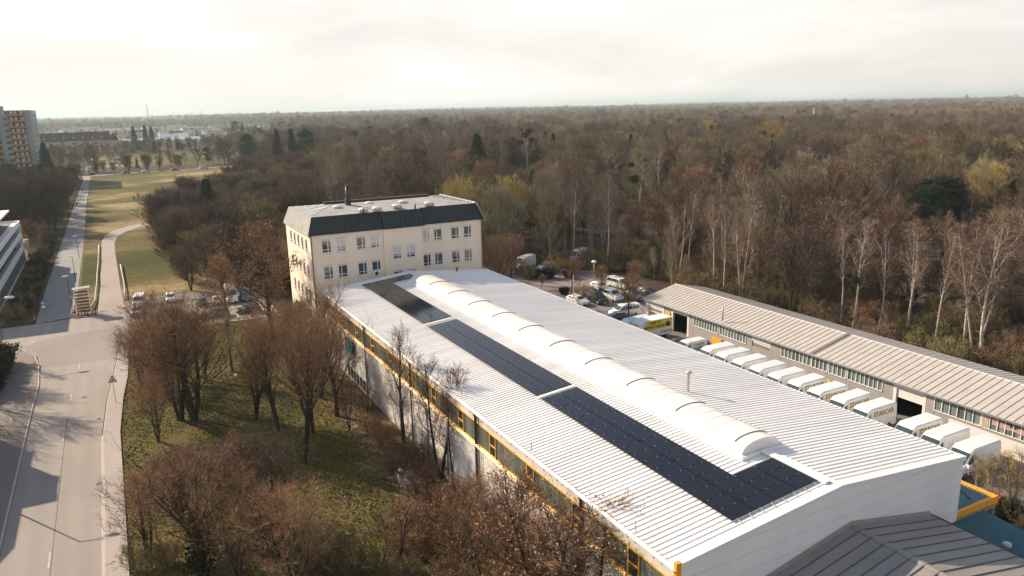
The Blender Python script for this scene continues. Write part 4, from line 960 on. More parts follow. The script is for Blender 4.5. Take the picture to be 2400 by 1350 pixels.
b = MB(); b.lathe((1.9, 0.45, 8.22), [(0.02, -0.5), (0.15, -0.3), (0.18, 0.1), (0.02, 0.5)], 10, 'x'); b.build('lamp_head', M['lamp_white'], t, False)
p = at(1392, 668)
t = thing('car_park_lamp', 'car park lamp with a white drum head before the wood', 'street lamp', p)
MB().tube([(0, 0, 0), (0, 0, 4.2)], 0.06, 8).build('pole', M['sheet_pale'], t, False)
MB().lathe((0, 0, 4.15), [(0.2, 0), (0.42, 0.08), (0.46, 0.34), (0.3, 0.46)], 14).build('lamp_head', M['lamp_white'], t, False)
p = at(1344, 716)
t = thing('flag_pole', 'thin pale pole beside the small tree at the hall edge', 'pole', p)
MB().tube([(0, 0, 0), (0, 0, 5.2)], 0.04, 6).build('pole_shaft', M['sheet_pale'], t, False)
for k, (x, y, lab) in enumerate(((-7.4, 505, 'white globe lamp on the far road left of the green mound'), (58, 560, 'white globe lamp standing beyond the green mound'))):
    t = thing('globe_lamp', lab, 'street lamp', (x, y, 0)); MB().tube([(0, 0, 0), (0, 0, 8)], 0.10, 6).build('pole', M['grey_metal'], t, False); MB().lathe((0, 0, 7.9), [(0.1, 0), (0.55, 0.3), (0.55, 0.7), (0.1, 1.0)], 8).build('lamp_head', M['lamp_white'], t, False)
# garden lights on the lawn, by the hall
for px, py, lab in ((836, 1016, 'grey dome light on the leaf litter below the large tree'), (940, 1120, 'grey dome light on the lawn next to the pale slab'), (556, 893, 'flat white lamp shade among the lawn tree twigs')):
    p = at(px, py); t = thing('garden_light', lab, 'garden light', p)
    MB().tube([(0, 0, 0), (0, 0, 0.75)], 0.05, 6).build('stem', M['grey_metal'], t, False); MB().lathe((0, 0, 0.62), [(0.05, 0), (0.26, 0.06), (0.24, 0.2), (0.05, 0.34)], 10).build('lamp_head', M['lamp_white'], t, False)
p = at(684, 855); t = thing('info_board', 'narrow white board standing on the lawn behind the bare trees', 'board', p)
b = MB(); b.box(-0.35, 0.35, -0.06, 0.06, 0.25, 1.7); b.build('panel', M['white_paint'], t, False); b = MB(); b.box(-0.3, -0.24, -0.04, 0.04, 0, 0.25); b.box(0.24, 0.3, -0.04, 0.04, 0, 0.25); b.build('foot', M['grey_metal'], t, False)
p = at(955, 1140); t = thing('ramp_slab', 'pale concrete ramp slab at the foot of the hall wall', 'slab', p)
b = MB(); b.prism([(-0.4, -0.8, 0), (1.2, -0.8, 0), (1.2, -0.8, 0.55), (-0.4, -0.8, 0.45)], (0, 2.6, 0)); b.build('block', simple('old_slab', (0.26, 0.21, 0.19), 0.9, 0, 0.3, 1.5, 'World'), t, False)
b = MB(); b.box(-0.47, -0.41, -0.8, 1.8, 0, 0.75); b.build('upstand', bpy.data.materials['old_slab'], t, False)
# barrier rack and striped barriers
t = thing('barrier_rack', 'open white rack stacked with red barriers at the path junction', 'rack', (-6.6, 141.5, 0))
b = MB()
for x in (-1.05, 1.05):
    for y in (0, 1.4): b.box(x-0.05, x+0.05, y-0.05, y+0.05, 0, 4.3)
for x in (-1.05, 1.05): b.box(x-0.05, x+0.05, 0.08, 1.32, 0.2, 0.3); b.box(x-0.05, x+0.05, 0.08, 1.32, 4.1, 4.2)
b.build('frame', M['white_paint'], t, False)
b = MB(); b.prism([(-1.25, -0.2, 4.3), (1.35, -0.2, 4.42), (1.35, -0.2, 4.5), (-1.25, -0.2, 4.38)], (0, 1.9, 0)); b.build('roof_sheet', M['grey_metal'], t, False)
b = MB()
for k in range(7):
    z = 0.35+k*0.55; b.box(-0.96, 0.96, 0.35, 1.25, z, z+0.16, k % 3)
    b.box(-0.95, 0.95, 0.25, 0.30, z+0.20, z+0.32, (k+1) % 3)
b.build('stacked_boards', [simple('dull_red', (0.22, 0.045, 0.045), 0.6), M['dark'], simple('board_grey', (0.16, 0.17, 0.18), 0.6)], t, False)
for k, (x, y, r, lab) in enumerate(((-7.6, 139.9, 12, 'striped barrier lying furthest left before the barrier rack'), (-6.6, 139.7, -8, 'striped barrier leaning in the middle before the barrier rack'), (-5.5, 139.9, 20, 'striped barrier at the right foot of the barrier rack'), (-8.1, 143.2, 86, 'striped barrier standing on edge left of the rack'))):
    t = thing('road_barrier', lab, 'barrier', (x, y, 0), R(r), 'striped barriers round the rack')
    b = MB()
    for i in range(8): b.prism([(-0.9+i*0.225, 0, 0.35), (-0.675+i*0.225, 0, 0.35), (-0.575+i*0.225, 0, 0.75), (-0.8+i*0.225, 0, 0.75)], (0, 0.05, 0), i % 2)
    b.build('striped_board', [M['red'], M['white_paint']], t, False); b = MB(); b.box(-0.7, -0.5, -0.3, 0.35, 0, 0.1); b.box(0.5, 0.7, -0.3, 0.35, 0, 0.1); b.box(-0.63, -0.57, 0.05, 0.1, 0.1, 0.75); b.box(0.57, 0.63, 0.05, 0.1, 0.1, 0.75); b.build('foot', M['rubber'], t, False)
t = thing('small_sign', 'small red and white sign on a post beside the barrier rack', 'road sign', (-8.4, 145.5, 0))
MB().tube([(0, 0, 0), (0, 0, 2.6)], 0.035, 6).build('post', M['grey_metal'], t, False); MB().lathe((0, -0.05, 2.4), [(0.3, 0), (0.3, -0.02)], 14, 'y').build('disc', M['red'], t, False); MB().box(-0.2, 0.2, -0.08, -0.071, 2.33, 2.47).build('bar', M['white_paint'], t, False)
def log_rail(pts, lab):
    t = thing('log_rail', lab, 'rail', (pts[0][0], pts[0][1], 0)); b = MB()
    P3 = [Vector((x-pts[0][0], y-pts[0][1], 0.42 + 0.05*math.sin(i*2.1))) for i, (x, y) in enumerate(pts)]
    b.tube(P3, 0.13, 6); b.build('beam', simple('bleached_log', (0.46, 0.38, 0.31), 0.8) if 'bleached_log' not in bpy.data.materials else bpy.data.materials['bleached_log'], t, False)
    b = MB()
    for p in P3: b.tube([(p.x, p.y, 0), (p.x, p.y, 0.35)], 0.08, 6)
    b.build('post', M['wood'], t, False)
log_rail([(-5.9, 142.2), (-5.3, 147), (-5.0, 150), (-4.95, 156), (-4.75, 166), (-4.75, 177), (-4.6, 186), (-4.55, 194), (-4.5, 205), (-4.5, 217)], 'long bleached log rail along the left side of the gravel track')
log_rail([(-0.15, 149), (-0.1, 156), (-0.05, 165), (-0.15, 174), (-0.25, 184)], 'short bleached log rail on the right side of the gravel track')

# people far up the path (one continuous body each)
def person(px, py, lab, cloth, legs=(0.02, 0.02, 0.025), rz=0.0):
    p = at(px, py)
    me = bpy.data.meshes.new('person')
    V = [(0, 0, .92), (0, 0, 1.15), (0, 0, 1.42), (0, .01, 1.52), (0, .02, 1.66), (0, .02, 1.76),
         (.19, 0, 1.40), (.25, -.02, 1.12), (.24, .10, .88), (-.19, 0, 1.40), (-.25, .02, 1.12), (-.24, .12, .88),
         (.10, 0, .88), (.11, .08, .48), (.11, -.02, .06), (.11, .14, .04), (-.10, 0, .88), (-.11, -.10, .50), (-.11, -.24, .08), (-.11, -.10, .04)]
    E = [(0, 1), (1, 2), (2, 3), (3, 4), (4, 5), (2, 6), (6, 7), (7, 8), (2, 9), (9, 10), (10, 11), (0, 12), (12, 13), (13, 14), (14, 15), (0, 16), (16, 17), (17, 18), (18, 19)]
    me.from_pydata(V, E, [])
    o = bpy.data.objects.new('person', me); col.objects.link(o); o.location = p; o.rotation_euler = (0, 0, rz)
    sk = o.modifiers.new('skin', 'SKIN')
    rad = [.16, .15, .17, .06, .10, .09, .07, .055, .045, .07, .055, .045, .10, .075, .05, .045, .10, .075, .05, .045]
    for v, r in zip(me.skin_vertices[0].data, rad): v.radius = (r, r*0.9)
    me.skin_vertices[0].data[0].use_root = True
    o.modifiers.new('sub', 'SUBSURF').levels = 1
    m, nt, b = nt_new('person_' + str(px)); g = nt.nodes.new('ShaderNodeTexCoord'); s = nt.nodes.new('ShaderNodeSeparateXYZ'); nt.links.new(g.outputs['Object'], s.inputs[0])
    nt.links.new(ramp(nt, mathn(nt, 'MULTIPLY', s.outputs[2], 0.5), [(0.0, legs), (0.45, legs), (0.46, cloth), (0.755, cloth), (0.76, (0.35, 0.2, 0.14)), (0.85, (0.35, 0.2, 0.14)), (0.86, (0.05, 0.03, 0.02))]), b.inputs['Base Color'])
    me.materials.append(m)
    tag(o, lab, 'person')
person(181, 485, 'person in dark clothes walking on the left side of the path', (0.03, 0.03, 0.035))
person(194, 449, 'person walking far up the path near the dark bushes', (0.04, 0.04, 0.05))
person(314, 469, 'person in black standing out on the meadow', (0.012, 0.012, 0.015))

# ------------------------------------------------------------------ white flats on the left edge
fl = thing('white_flats', 'white modern apartment block with dark window bands on the left edge', 'apartment building', (-26, 175, 0))
FX = -19.3
b = MB(); b.box(-34, FX-1.6, 149, 203.6, 0, 9.2); b.box(-34, FX-3.4, 152, 200, 9.2, 12.0); b.build('wall', simple('flats_dark', (0.10, 0.105, 0.11), 0.7), fl)
b = MB()
for z0, z1 in ((0.0, 0.5), (2.9, 4.25), (6.05, 7.15), (8.6, 9.55)): b.box(FX-0.25, FX, 149, 204.3, z0, z1); b.box(-34, FX-0.25, 148.75, 149.0, z0, z1); b.box(FX-6, FX-0.25, 204.05, 204.3, z0, z1)
for z in (3.0, 6.1, 8.95): b.box(FX-1.65, FX-0.25, 149, 204.05, z, z+0.2)
b.box(FX-0.9, FX, 203.3, 204.3, 0.5, 9.5); b.box(-34, FX-0.9, 203.61, 204.04, 0, 9.2)
b.build('balcony_band', M['white_paint'], fl)
b = MB()
for y in np.arange(151, 203, 1.15): b.box(FX-0.32, FX-0.05, y, y+0.14, 0.5, 2.9)
b.build('ground_floor_fin', M['grey_metal'], fl)
b = MB(); b.box(-35, FX-1.4, 150.6, 201.6, 12.0, 12.35); b.build('roof', M['white_paint'], fl)
b = MB(); b.box(-33, FX-4.5, 155, 198, 12.35, 12.42); b.build('roof_gravel', M['gravel_roof'], fl)
for z in (0.6, 4.3, 7.2):
    for y in np.arange(150, 202, 2.6): MB().box(FX-1.60, FX-1.54, y, y+1.7, z+0.1, z+1.7).build('window', M['glass_dark'], fl)
for y in np.arange(153, 199, 2.4): MB().box(FX-3.40, FX-3.34, y, y+1.6, 9.6, 11.6).build('window', M['glass_dark'], fl)
b = MB(); b.box(FX-0.2, FX+0.9, 204.6, 205.6, 0, 5.0); b.build('brick_pier', M['pale_brick'], fl)

# tower block
TX1, TY0, TH = -30.6, 452.0, 36.4
tw = thing('tower_block', 'tall grey tower block with rows of orange balconies', 'tower block', (-50, 470, 0))
TG = simple('tower_render', (0.36, 0.385, 0.385), 0.85, 0, 0.05, 0.2, 'World'); TO = simple('balcony_orange', (0.42, 0.20, 0.12), 0.8, 0, 0.08)
b = MB(); b.box(-86, TX1, TY0, TY0+40, 0, TH); b.box(-47, -42.3, TY0+4, TY0+10, TH, TH+2.2); b.build('wall', TG, tw)
for bi, (x0, x1) in enumerate(((TX1-9.6, TX1-2.7), (-52.8, -44.6), (-68, -58))):
    for k in range(12):
        z = 2.0 + k*2.87
        if z+2 > TH: continue
        b = MB(); b.box(x0, x1, TY0-1.3, TY0-1.15, z, z+1.12, 0); b.box(x0, x1, TY0-1.15, TY0, z-0.12, z, 1); b.box(x0-0.15, x0, TY0-1.3, TY0, z, z+2.75, 2); b.box(x1, x1+0.15, TY0-1.3, TY0, z, z+2.75, 2)
        b.build('balcony', [TO, M['dark'], TO], tw)
        b = MB(); b.box(x0+0.2, x1-0.2, TY0-0.06, TY0-0.01, z+0.9, z+2.6, 0)
        for j in range(3):
            xx = x0+0.5+j*2.3+random.uniform(-.2, .4); b.box(xx, xx+random.uniform(0.9, 1.6), TY0-0.10, TY0-0.061, z+1.0, z+2.45, 1)
        b.build('balcony_window', [M['dark_metal'], BLIND_AND_REFL], tw)
for x in (-41.6, -56):
    for k in range(12):
        z = 3.0+k*2.87
        if z+1.4 > TH: continue
        b = MB(); b.box(x-0.9, x+0.9, TY0-0.05, TY0-0.005, z, z+1.35, 0); b.box(x-0.85, x-0.02, TY0-0.08, TY0-0.051, z+0.06, z+1.28, 1 if random.random() < 0.4 else 2); b.box(x+0.06, x+0.85, TY0-0.08, TY0-0.051, z+0.06, z+1.28, 2); b.build('window', [M['white_paint'], BLIND_AND_REFL, M['glass_dark']], tw)
for y in (TY0+7, TY0+15, TY0+24, TY0+32):
    for k in range(12):
        z = 3.0+k*2.87
        if z+1.4 > TH: continue
        MB().box(TX1, TX1+0.05, y-0.7, y+0.7, z, z+1.35).build('side_window', M['glass_dark'], tw)
# long terrace with a dark hipped roof behind the tower
rh = thing('terrace_block', 'long pale terrace with dark brown roof behind the bare trees', 'terrace', (-20, 800, 0))
b = MB(); b.box(-75, 4, 800, 812, 0, 12); b.box(4, 12, 797, 830, 0, 12); b.build('wall', M['pale_brick'], rh)
b = MB(); b.prism([(-75, 799, 11.8), (-75, 806, 19.2), (-75, 813, 11.8)], (81, 0, 0)); b.prism([(3.5, 796, 11.8), (8, 796, 18.8), (12.6, 796, 11.8)], (0, 34, 0)); b.build('roof', simple('brown_tiles', (0.085, 0.055, 0.05), 0.8, 0, 0.2, 0.4, 'World'), rh)
for k in range(10):
    x = -70+k*7.6; MB().box(x, x+1.1, 801.0, 801.6, 13.9, 15.2).build('roof_window', M['lens_clear'], rh)
for k in range(5): MB().box(12.0, 12.1, 799+k*6, 801.5+k*6, 7.5, 9.2).build('window', M['glass_dark'], rh)
for k in range(8):
    for z in (2, 5.2, 8.4): MB().box(-70+k*9, -68+k*9, 799.9, 800, z, z+1.5).build('window', M['glass_dark'], rh)
b = MB()
for x in (-55, -30, -6): b.box(x, x+1.2, 805, 806.2, 18.4, 20.8)
b.build('chimney', M['rust'], rh)
wh = thing('white_shed_hall', 'long low pale hall shining beyond the green mound', 'hall', (60, 940, 0))
b = MB(); b.box(16, 96, 930, 965, 0, 6.5); b.build('wall', M['white_metal'], wh)
b = MB()
for k in range(5): b.prism([(15, 929+k*7.3, 6.5), (15, 932.6+k*7.3, 8.2), (15, 936.2+k*7.3, 6.5)], (82, 0, 0))
b.build('roof', M['roof_white'], wh)

# house beside the road on the left (outside the frame; its shadow lies on the road)
hs = thing('roadside_house', 'pale house with gable roof beside the left pavement', 'house', (-25, 88, 0))
b = MB(); b.box(-27, -17.4, 75.7, 94.7, 0, 7.25); b.build('wall', M['plaster'], hs)
b = MB(); b.prism([(-27.4, 75.4, 7.2), (-22.2, 75.4, 10.4), (-17.1, 75.4, 7.2)], (0, 19.6, 0)); b.build('roof', bpy.data.materials['brown_tiles'], hs)
b = MB(); b.box(-24.6, -23.6, 84.0, 85.2, 8.5, 11.8); b.build('chimney', M['rust'], hs)
b = MB(); b.box(-21, -17.3, 86.6, 91.4, 7.0, 9.7); b.box(-21.2, -17.2, 86.4, 91.6, 9.7, 9.9); b.build('dormer', M['plaster'], hs)
for y in (78, 84, 92): MB().box(-17.4, -17.34, y, y+1.4, 1.0, 2.5).build('window', M['glass_dark'], hs)
fe = thing('garden_fence', 'dark garden fence with pale posts behind the left pavement', 'fence', (-16, 100, 0))
b = MB(); b.box(-16.05, -15.95, 60, 117, 0.15, 1.25); b.build('fence_panel', M['dark'], fe)
b = MB()
for y in np.arange(60, 117, 2.4): b.box(-15.94, -15.84, y, y+0.10, 0, 1.4)
b.build('fence_post', M['white_paint'], fe)
p = at(4, 930)

# ------------------------------------------------------------------ far town, masts, hills
WALLS = [simple('town_wall_a', (0.62, 0.60, 0.56), 0.8), simple('town_wall_b', (0.52, 0.44, 0.34), 0.8), simple('town_wall_c', (0.70, 0.68, 0.66), 0.8)]
ROOFS = [simple('town_roof_a', (0.30, 0.13, 0.085), 0.8), simple('town_roof_b', (0.18, 0.15, 0.14), 0.8), simple('town_roof_c', (0.58, 0.56, 0.53), 0.7)]
rng = random.Random(11)
def far_house(px, py, w, d, h, wall, roof, lab, grp, flat=False):
    p = at(px, py)
    t = thing('town_house', lab, 'house', (p.x, p.y, 0), 0, grp)
    a = R(rng.uniform(-25, 25)); t.rotation_euler = (0, 0, a)
    b = MB(); b.box(-w/2, w/2, -d/2, d/2, 0, h); b.build('wall', WALLS[wall], t, False)
    b = MB()
    if flat: b.box(-w/2-0.3, w/2+0.3, -d/2-0.3, d/2+0.3, h, h+0.5)
    else: b.prism([(-w/2-0.4, -d/2-0.5, h-0.1), (-w/2-0.4, 0, h+d*0.38), (-w/2-0.4, d/2+0.5, h-0.1)], (w+0.8, 0, 0))
    b.build('roof', ROOFS[roof], t, False)
    b = MB()
    for k in range(int(w/3.5)):
        for z in np.arange(1.2, h-1.5, 2.9): b.box(-w/2+1.2+k*3.5, -w/2+2.6+k*3.5, -d/2-0.05, -d/2-0.01, z, z+1.4)
    if len(b.v): b.build('window_row', M['glass_dark'], t, False)
for k, (px, py, w, d, h, wl, rfm, fl2) in enumerate(((130, 318, 30, 14, 9, 0, 2, 1), (118, 330, 26, 12, 7, 1, 1, 0), (160, 312, 24, 12, 10, 2, 2, 1), (205, 322, 18, 11, 8, 1, 0, 0), (240, 310, 40, 18, 9, 2, 2, 1), (262, 306, 36, 16, 8, 2, 2, 1), (300, 309, 44, 18, 8, 2, 2, 1), (330, 316, 18, 11, 8, 0, 1, 0), (352, 304, 30, 15, 9, 2, 2, 1), (388, 322, 15, 11, 8, 2, 2, 0), (400, 334, 16, 12, 8, 0, 2, 0), (415, 326, 15, 11, 9, 2, 1, 0), (428, 331, 16, 12, 8, 2, 2, 0), (440, 322, 15, 11, 9, 0, 2, 0), (452, 304, 40, 16, 9, 2, 2, 1), (478, 303, 40, 16, 8, 2, 2, 1), (500, 309, 34, 14, 8, 2, 2, 1), (540, 314, 20, 12, 8, 0, 1, 0), (575, 309, 20, 12, 8, 2, 0, 0), (596, 313, 16, 11, 8, 2, 2, 0), (140, 303, 26, 14, 9, 1, 0, 0), (185, 302, 30, 14, 9, 0, 2, 1), (220, 299, 30, 14, 9, 2, 1, 0), (415, 296, 40, 16, 9, 2, 2, 1), (520, 296, 40, 16, 9, 0, 2, 1))):
    kind = ('flat-roofed pale building', 'pale house with gable roof')[0 if fl2 else 1]
    far_house(px, py+6, w, d, h, wl, rfm, ('small %s in the hazy town left of the wood' % kind), 'flat pale town buildings' if fl2 else 'gabled town houses', fl2)
for k, (px, py, w, d, h, wl, rfm, fl2, lab) in enumerate(((1925, 268, 16, 11, 8, 2, 0, 0, 'white house with red roof showing over the wood'), (2060, 272, 14, 10, 7, 0, 1, 0, 'white house right of the red roofed one over the wood'), (2090, 273, 16, 10, 7, 0, 0, 0, 'low house with reddish roof over the wood on the right'), (2190, 266, 16, 11, 8, 1, 1, 0, 'tan house among the trees far right over the wood'), (2385, 275, 22, 12, 7, 0, 1, 0, 'pale house at the right edge over the wood'), (1988, 262, 10, 10, 17, 1, 0, 0, 'slim tan tower house over the wood'), (1068, 292, 40, 18, 8, 2, 2, 1, 'pale flat hall in the clearing over the wood centre'), (1335, 326, 26, 12, 6, 2, 2, 1, 'white low shed in the clearing within the wood'), (1965, 252, 60, 24, 9, 1, 2, 1, 'wide tan hall at the hazy horizon on the right'), (2033, 245, 40, 20, 16, 2, 2, 1, 'white block at the hazy horizon on the right'))):
    far_house(px, py+7, w, d, h, wl, rfm, lab, None, fl2)
for k in range(18):
    px = 1180 + k*16 + rng.uniform(-6, 6)
    far_house(px, 254 + 0.022*(1200-px)+rng.uniform(6, 9), rng.uniform(40, 110), 30, rng.uniform(18, 45), 2, 2, 'pale block of the distant town on the horizon over the wood', 'distant pale blocks on the horizon', True)
def lattice(name, x, y, h, w0, lab, m):
    t = thing(name, lab, 'mast', (x, y, 0)); b = MB()
    for sx, sy in ((-1, -1), (1, -1), (1, 1), (-1, 1)): b.tube([(sx*w0, sy*w0, 0), (sx*w0*0.25, sy*w0*0.25, h)], [0.5, 0.3], 5)
    for k in range(14):
        f0, f1 = k/14, (k+1)/14; a, c = w0*(1-.75*f0), w0*(1-.75*f1); s = 1 if k % 2 else -1
        b.tube([(-a*s, -a, h*f0), (c*s, -c, h*f1)], 0.18, 4); b.tube([(a, -a*s, h*f0), (c, c*s, h*f1)], 0.18, 4)
    b.build('lattice', m, t, False); MB().tube([(0, 0, h), (0, 0, h*1.1)], [0.4, 0.2], 5).build('tip', m, t, False)
lattice('radio_mast', 124, 2500, 66, 1.6, 'tall thin radio mast on the left horizon', M['dark_metal'])
lattice('radio_mast', 324, 3000, 46, 1.6, 'shorter mast right of the tall one on the left horizon', M['dark_metal'])
p = at(1904, 313)
t = thing('phone_mast', 'pale phone mast with dark antennas rising from the wood', 'mast', (p.x, p.y, 0))
MB().tube([(0, 0, 0), (0, 0, 25)], [0.7, 0.5], 8).build('pole', M['sheet_pale'], t, False)
b = MB()
for k in range(3):
    a = k*2.1; b.box(0.9*math.cos(a)-0.3, 0.9*math.cos(a)+0.3, 0.9*math.sin(a)-0.3, 0.9*math.sin(a)+0.3, 22, 26.5)
b.build('antenna', M['grey_metal'], t, False)
# hill line
HILLM = simple('hill_wood', (0.05, 0.055, 0.045), 1.0, 0, 0.3, 0.004, 'World')
def hills(name, y0, x0, x1, base, amp, seed, depth=2200):
    b = MB(); n = 120
    for i in range(n):
        xa, xb = x0+(x1-x0)*i/n, x0+(x1-x0)*(i+1)/n
        def h(x): return max(6, base + amp*noise.noise(Vector((x/2600, seed, 0))) + amp*0.45*noise.noise(Vector((x/900, seed, 4))) + 0.0028*max(0, min(x, 9000))*(1 if seed == 2 else 0.2))
        ha, hb = h(xa), h(xb)
        b.quad((xa, y0, -1), (xb, y0, -1), (xb, y0+300, hb*0.7), (xa, y0+300, ha*0.7), 0, True); b.quad((xa, y0+300, ha*0.7), (xb, y0+300, hb*0.7), (xb, y0+900, hb), (xa, y0+900, ha), 0, True); b.quad((xa, y0+900, ha), (xb, y0+900, hb), (xb, y0+depth, -1), (xa, y0+depth, -1), 0, True)
    tag(b.build(name, HILLM), kind='structure')
hills('hills', 8200, -7000, 15500, 38, 22, 2)
hills('terrain_rise', 4200, -3500, 9000, 20, 16, 5, 1500)
# ------------------------------------------------------------------ trees
def bark(name, c, c2, scale=3.0, stretch=(1, 1, 0.25), rnd=0.35):
    m, nt, b = nt_new(name)
    f = noise_tex(nt, scale, 5, 0.65, stretch, 'Object')
    cc = ramp(nt, f, [(0.35, c), (0.65, c2)])
    oi = nt.nodes.new('ShaderNodeObjectInfo')
    hv = nt.nodes.new('ShaderNodeHueSaturation'); nt.links.new(cc, hv.inputs['Color'])
    mr = nt.nodes.new('ShaderNodeMapRange'); mr.inputs['To Min'].default_value = 1-rnd; mr.inputs['To Max'].default_value = 1+rnd
    nt.links.new(oi.outputs['Random'], mr.inputs['Value']); nt.links.new(mr.outputs[0], hv.inputs['Value'])
    m2 = nt.nodes.new('ShaderNodeMapRange'); m2.inputs['To Min'].default_value = 0.485; m2.inputs['To Max'].default_value = 0.515
    w = mathn(nt, 'FRACT', mathn(nt, 'MULTIPLY', oi.outputs['Random'], 17.3)); nt.links.new(w, m2.inputs['Value']); nt.links.new(m2.outputs[0], hv.inputs['Hue'])
    nt.links.new(hv.outputs[0], b.inputs['Base Color']); b.inputs['Roughness'].default_value = 0.9; b.inputs['Specular IOR Level'].default_value = 0.15
    return m
BARK = bark('bark_brown', (0.036, 0.028, 0.022), (0.080, 0.060, 0.045))
BARKG = bark('bark_grey', (0.20, 0.17, 0.135), (0.36, 0.315, 0.255))
BIRCH = bark('bark_birch', (0.27, 0.23, 0.19), (0.58, 0.52, 0.45), 1.6, (1, 1, 3.0), 0.15)
TW = {'brown': bark('twig_brown', (0.155, 0.103, 0.060), (0.275, 0.188, 0.115)),
      'plum': bark('twig_plum', (0.115, 0.080, 0.060), (0.200, 0.142, 0.108)),
      'grey': bark('twig_grey', (0.160, 0.122, 0.086), (0.280, 0.218, 0.158)),
      'olive': bark('twig_olive', (0.160, 0.132, 0.058), (0.270, 0.225, 0.100)),
      'gold': bark('twig_gold', (0.280, 0.200, 0.062), (0.460, 0.335, 0.115)),
      'rust': bark('twig_rust', (0.180, 0.105, 0.062), (0.310, 0.185, 0.112)),
      'birch': bark('twig_birch', (0.165, 0.110, 0.080), (0.265, 0.185, 0.138)),
      'warm': bark('twig_warm', (0.245, 0.140, 0.072), (0.430, 0.268, 0.150), 3.0, (1, 1, 0.25), 0.2),
      'sage': bark('twig_sage', (0.250, 0.225, 0.135), (0.400, 0.360, 0.230))}
NEEDLE = bark('needle_dark', (0.012, 0.022, 0.014), (0.034, 0.050, 0.026), 1.0, (1, 1, 1))
IVY = bark('ivy_leaf', (0.010, 0.016, 0.007), (0.030, 0.038, 0.014), 2.0, (1, 1, 1))
DRYLEAF = bark('dry_leaf', (0.215, 0.120, 0.058), (0.350, 0.210, 0.115), 2.0, (1, 1, 1))
MISTLE = bark('mistletoe_leaf', (0.050, 0.050, 0.016), (0.100, 0.095, 0.030), 3, (1, 1, 1))

class Geo:
    def __init__(s): s.v = []; s.f = []
    def tube(s, pts, r0, r1, n):
        base = len(s.v); k = len(pts)
        for i, p in enumerate(pts):
            d = (pts[min(i+1, k-1)] - pts[max(i-1, 0)])
            if d.length < 1e-6: d = Vector((0, 0, 1))
            d.normalize(); a = d.cross(Vector((0.4, 0.3, 0.2)) if abs(d.z) > .8 else Vector((0, 0, 1))).normalized(); b = d.cross(a)
            r = r0 + (r1-r0)*i/(k-1)
            for j in range(n):
                t = 2*math.pi*j/n; s.v.append(p + (a*math.cos(t)+b*math.sin(t))*r)
        for i in range(k-1):
            for j in range(n): s.f.append((base+i*n+j, base+i*n+(j+1) % n, base+(i+1)*n+(j+1) % n, base+(i+1)*n+j))
    def twig(s, p, q, w):
        d = (q-p); a = d.cross(Vector((random.uniform(-1, 1), random.uniform(-1, 1), random.uniform(-1, 1))))
        if a.length < 1e-6: return
        a.normalize(); n = len(s.v); s.v += [p-a*w*0.5, p+a*w*0.5, q]; s.f.append((n, n+1, n+2))
    def leaf(s, p, sz):
        a = Vector((random.gauss(0, 1), random.gauss(0, 1), random.gauss(0, 1))).normalized(); b = a.cross(Vector((random.gauss(0, 1), random.gauss(0, 1), random.gauss(0, 1)))).normalized()
        n = len(s.v); s.v += [p-a*sz*.5, p+b*sz*.38, p+a*sz*.5, p-b*sz*.38]; s.f.append((n, n+1, n+2, n+3))
    def mesh(s, name, mat):
        me = bpy.data.meshes.new(name); me.from_pydata([tuple(v) for v in s.v], [], s.f); me.materials.append(mat)
        me.polygons.foreach_set('use_smooth', [True]*len(me.polygons)); me.update(); return me

def limb(p, d, L, n, wob, rise):
    pts = [p.copy()]; d = d.copy()
    for i in range(n):
        d = (d + Vector((random.uniform(-wob, wob), random.uniform(-wob, wob), random.uniform(-wob, wob)+rise))).normalized()
        pts.append(pts[-1] + d*(L/n))
    return pts
def along(pts, t):
    k = t*(len(pts)-1); i = min(int(k), len(pts)-2); return pts[i].lerp(pts[i+1], k-i), (pts[i+1]-pts[i]).normalized()
def swing(d, ang, az):
    a = d.cross(Vector((0, 0, 1)) if abs(d.z) < .95 else Vector((1, 0, 0))).normalized(); b = d.cross(a)
    return (d*math.cos(ang) + (a*math.cos(az)+b*math.sin(az))*math.sin(ang)).normalized()

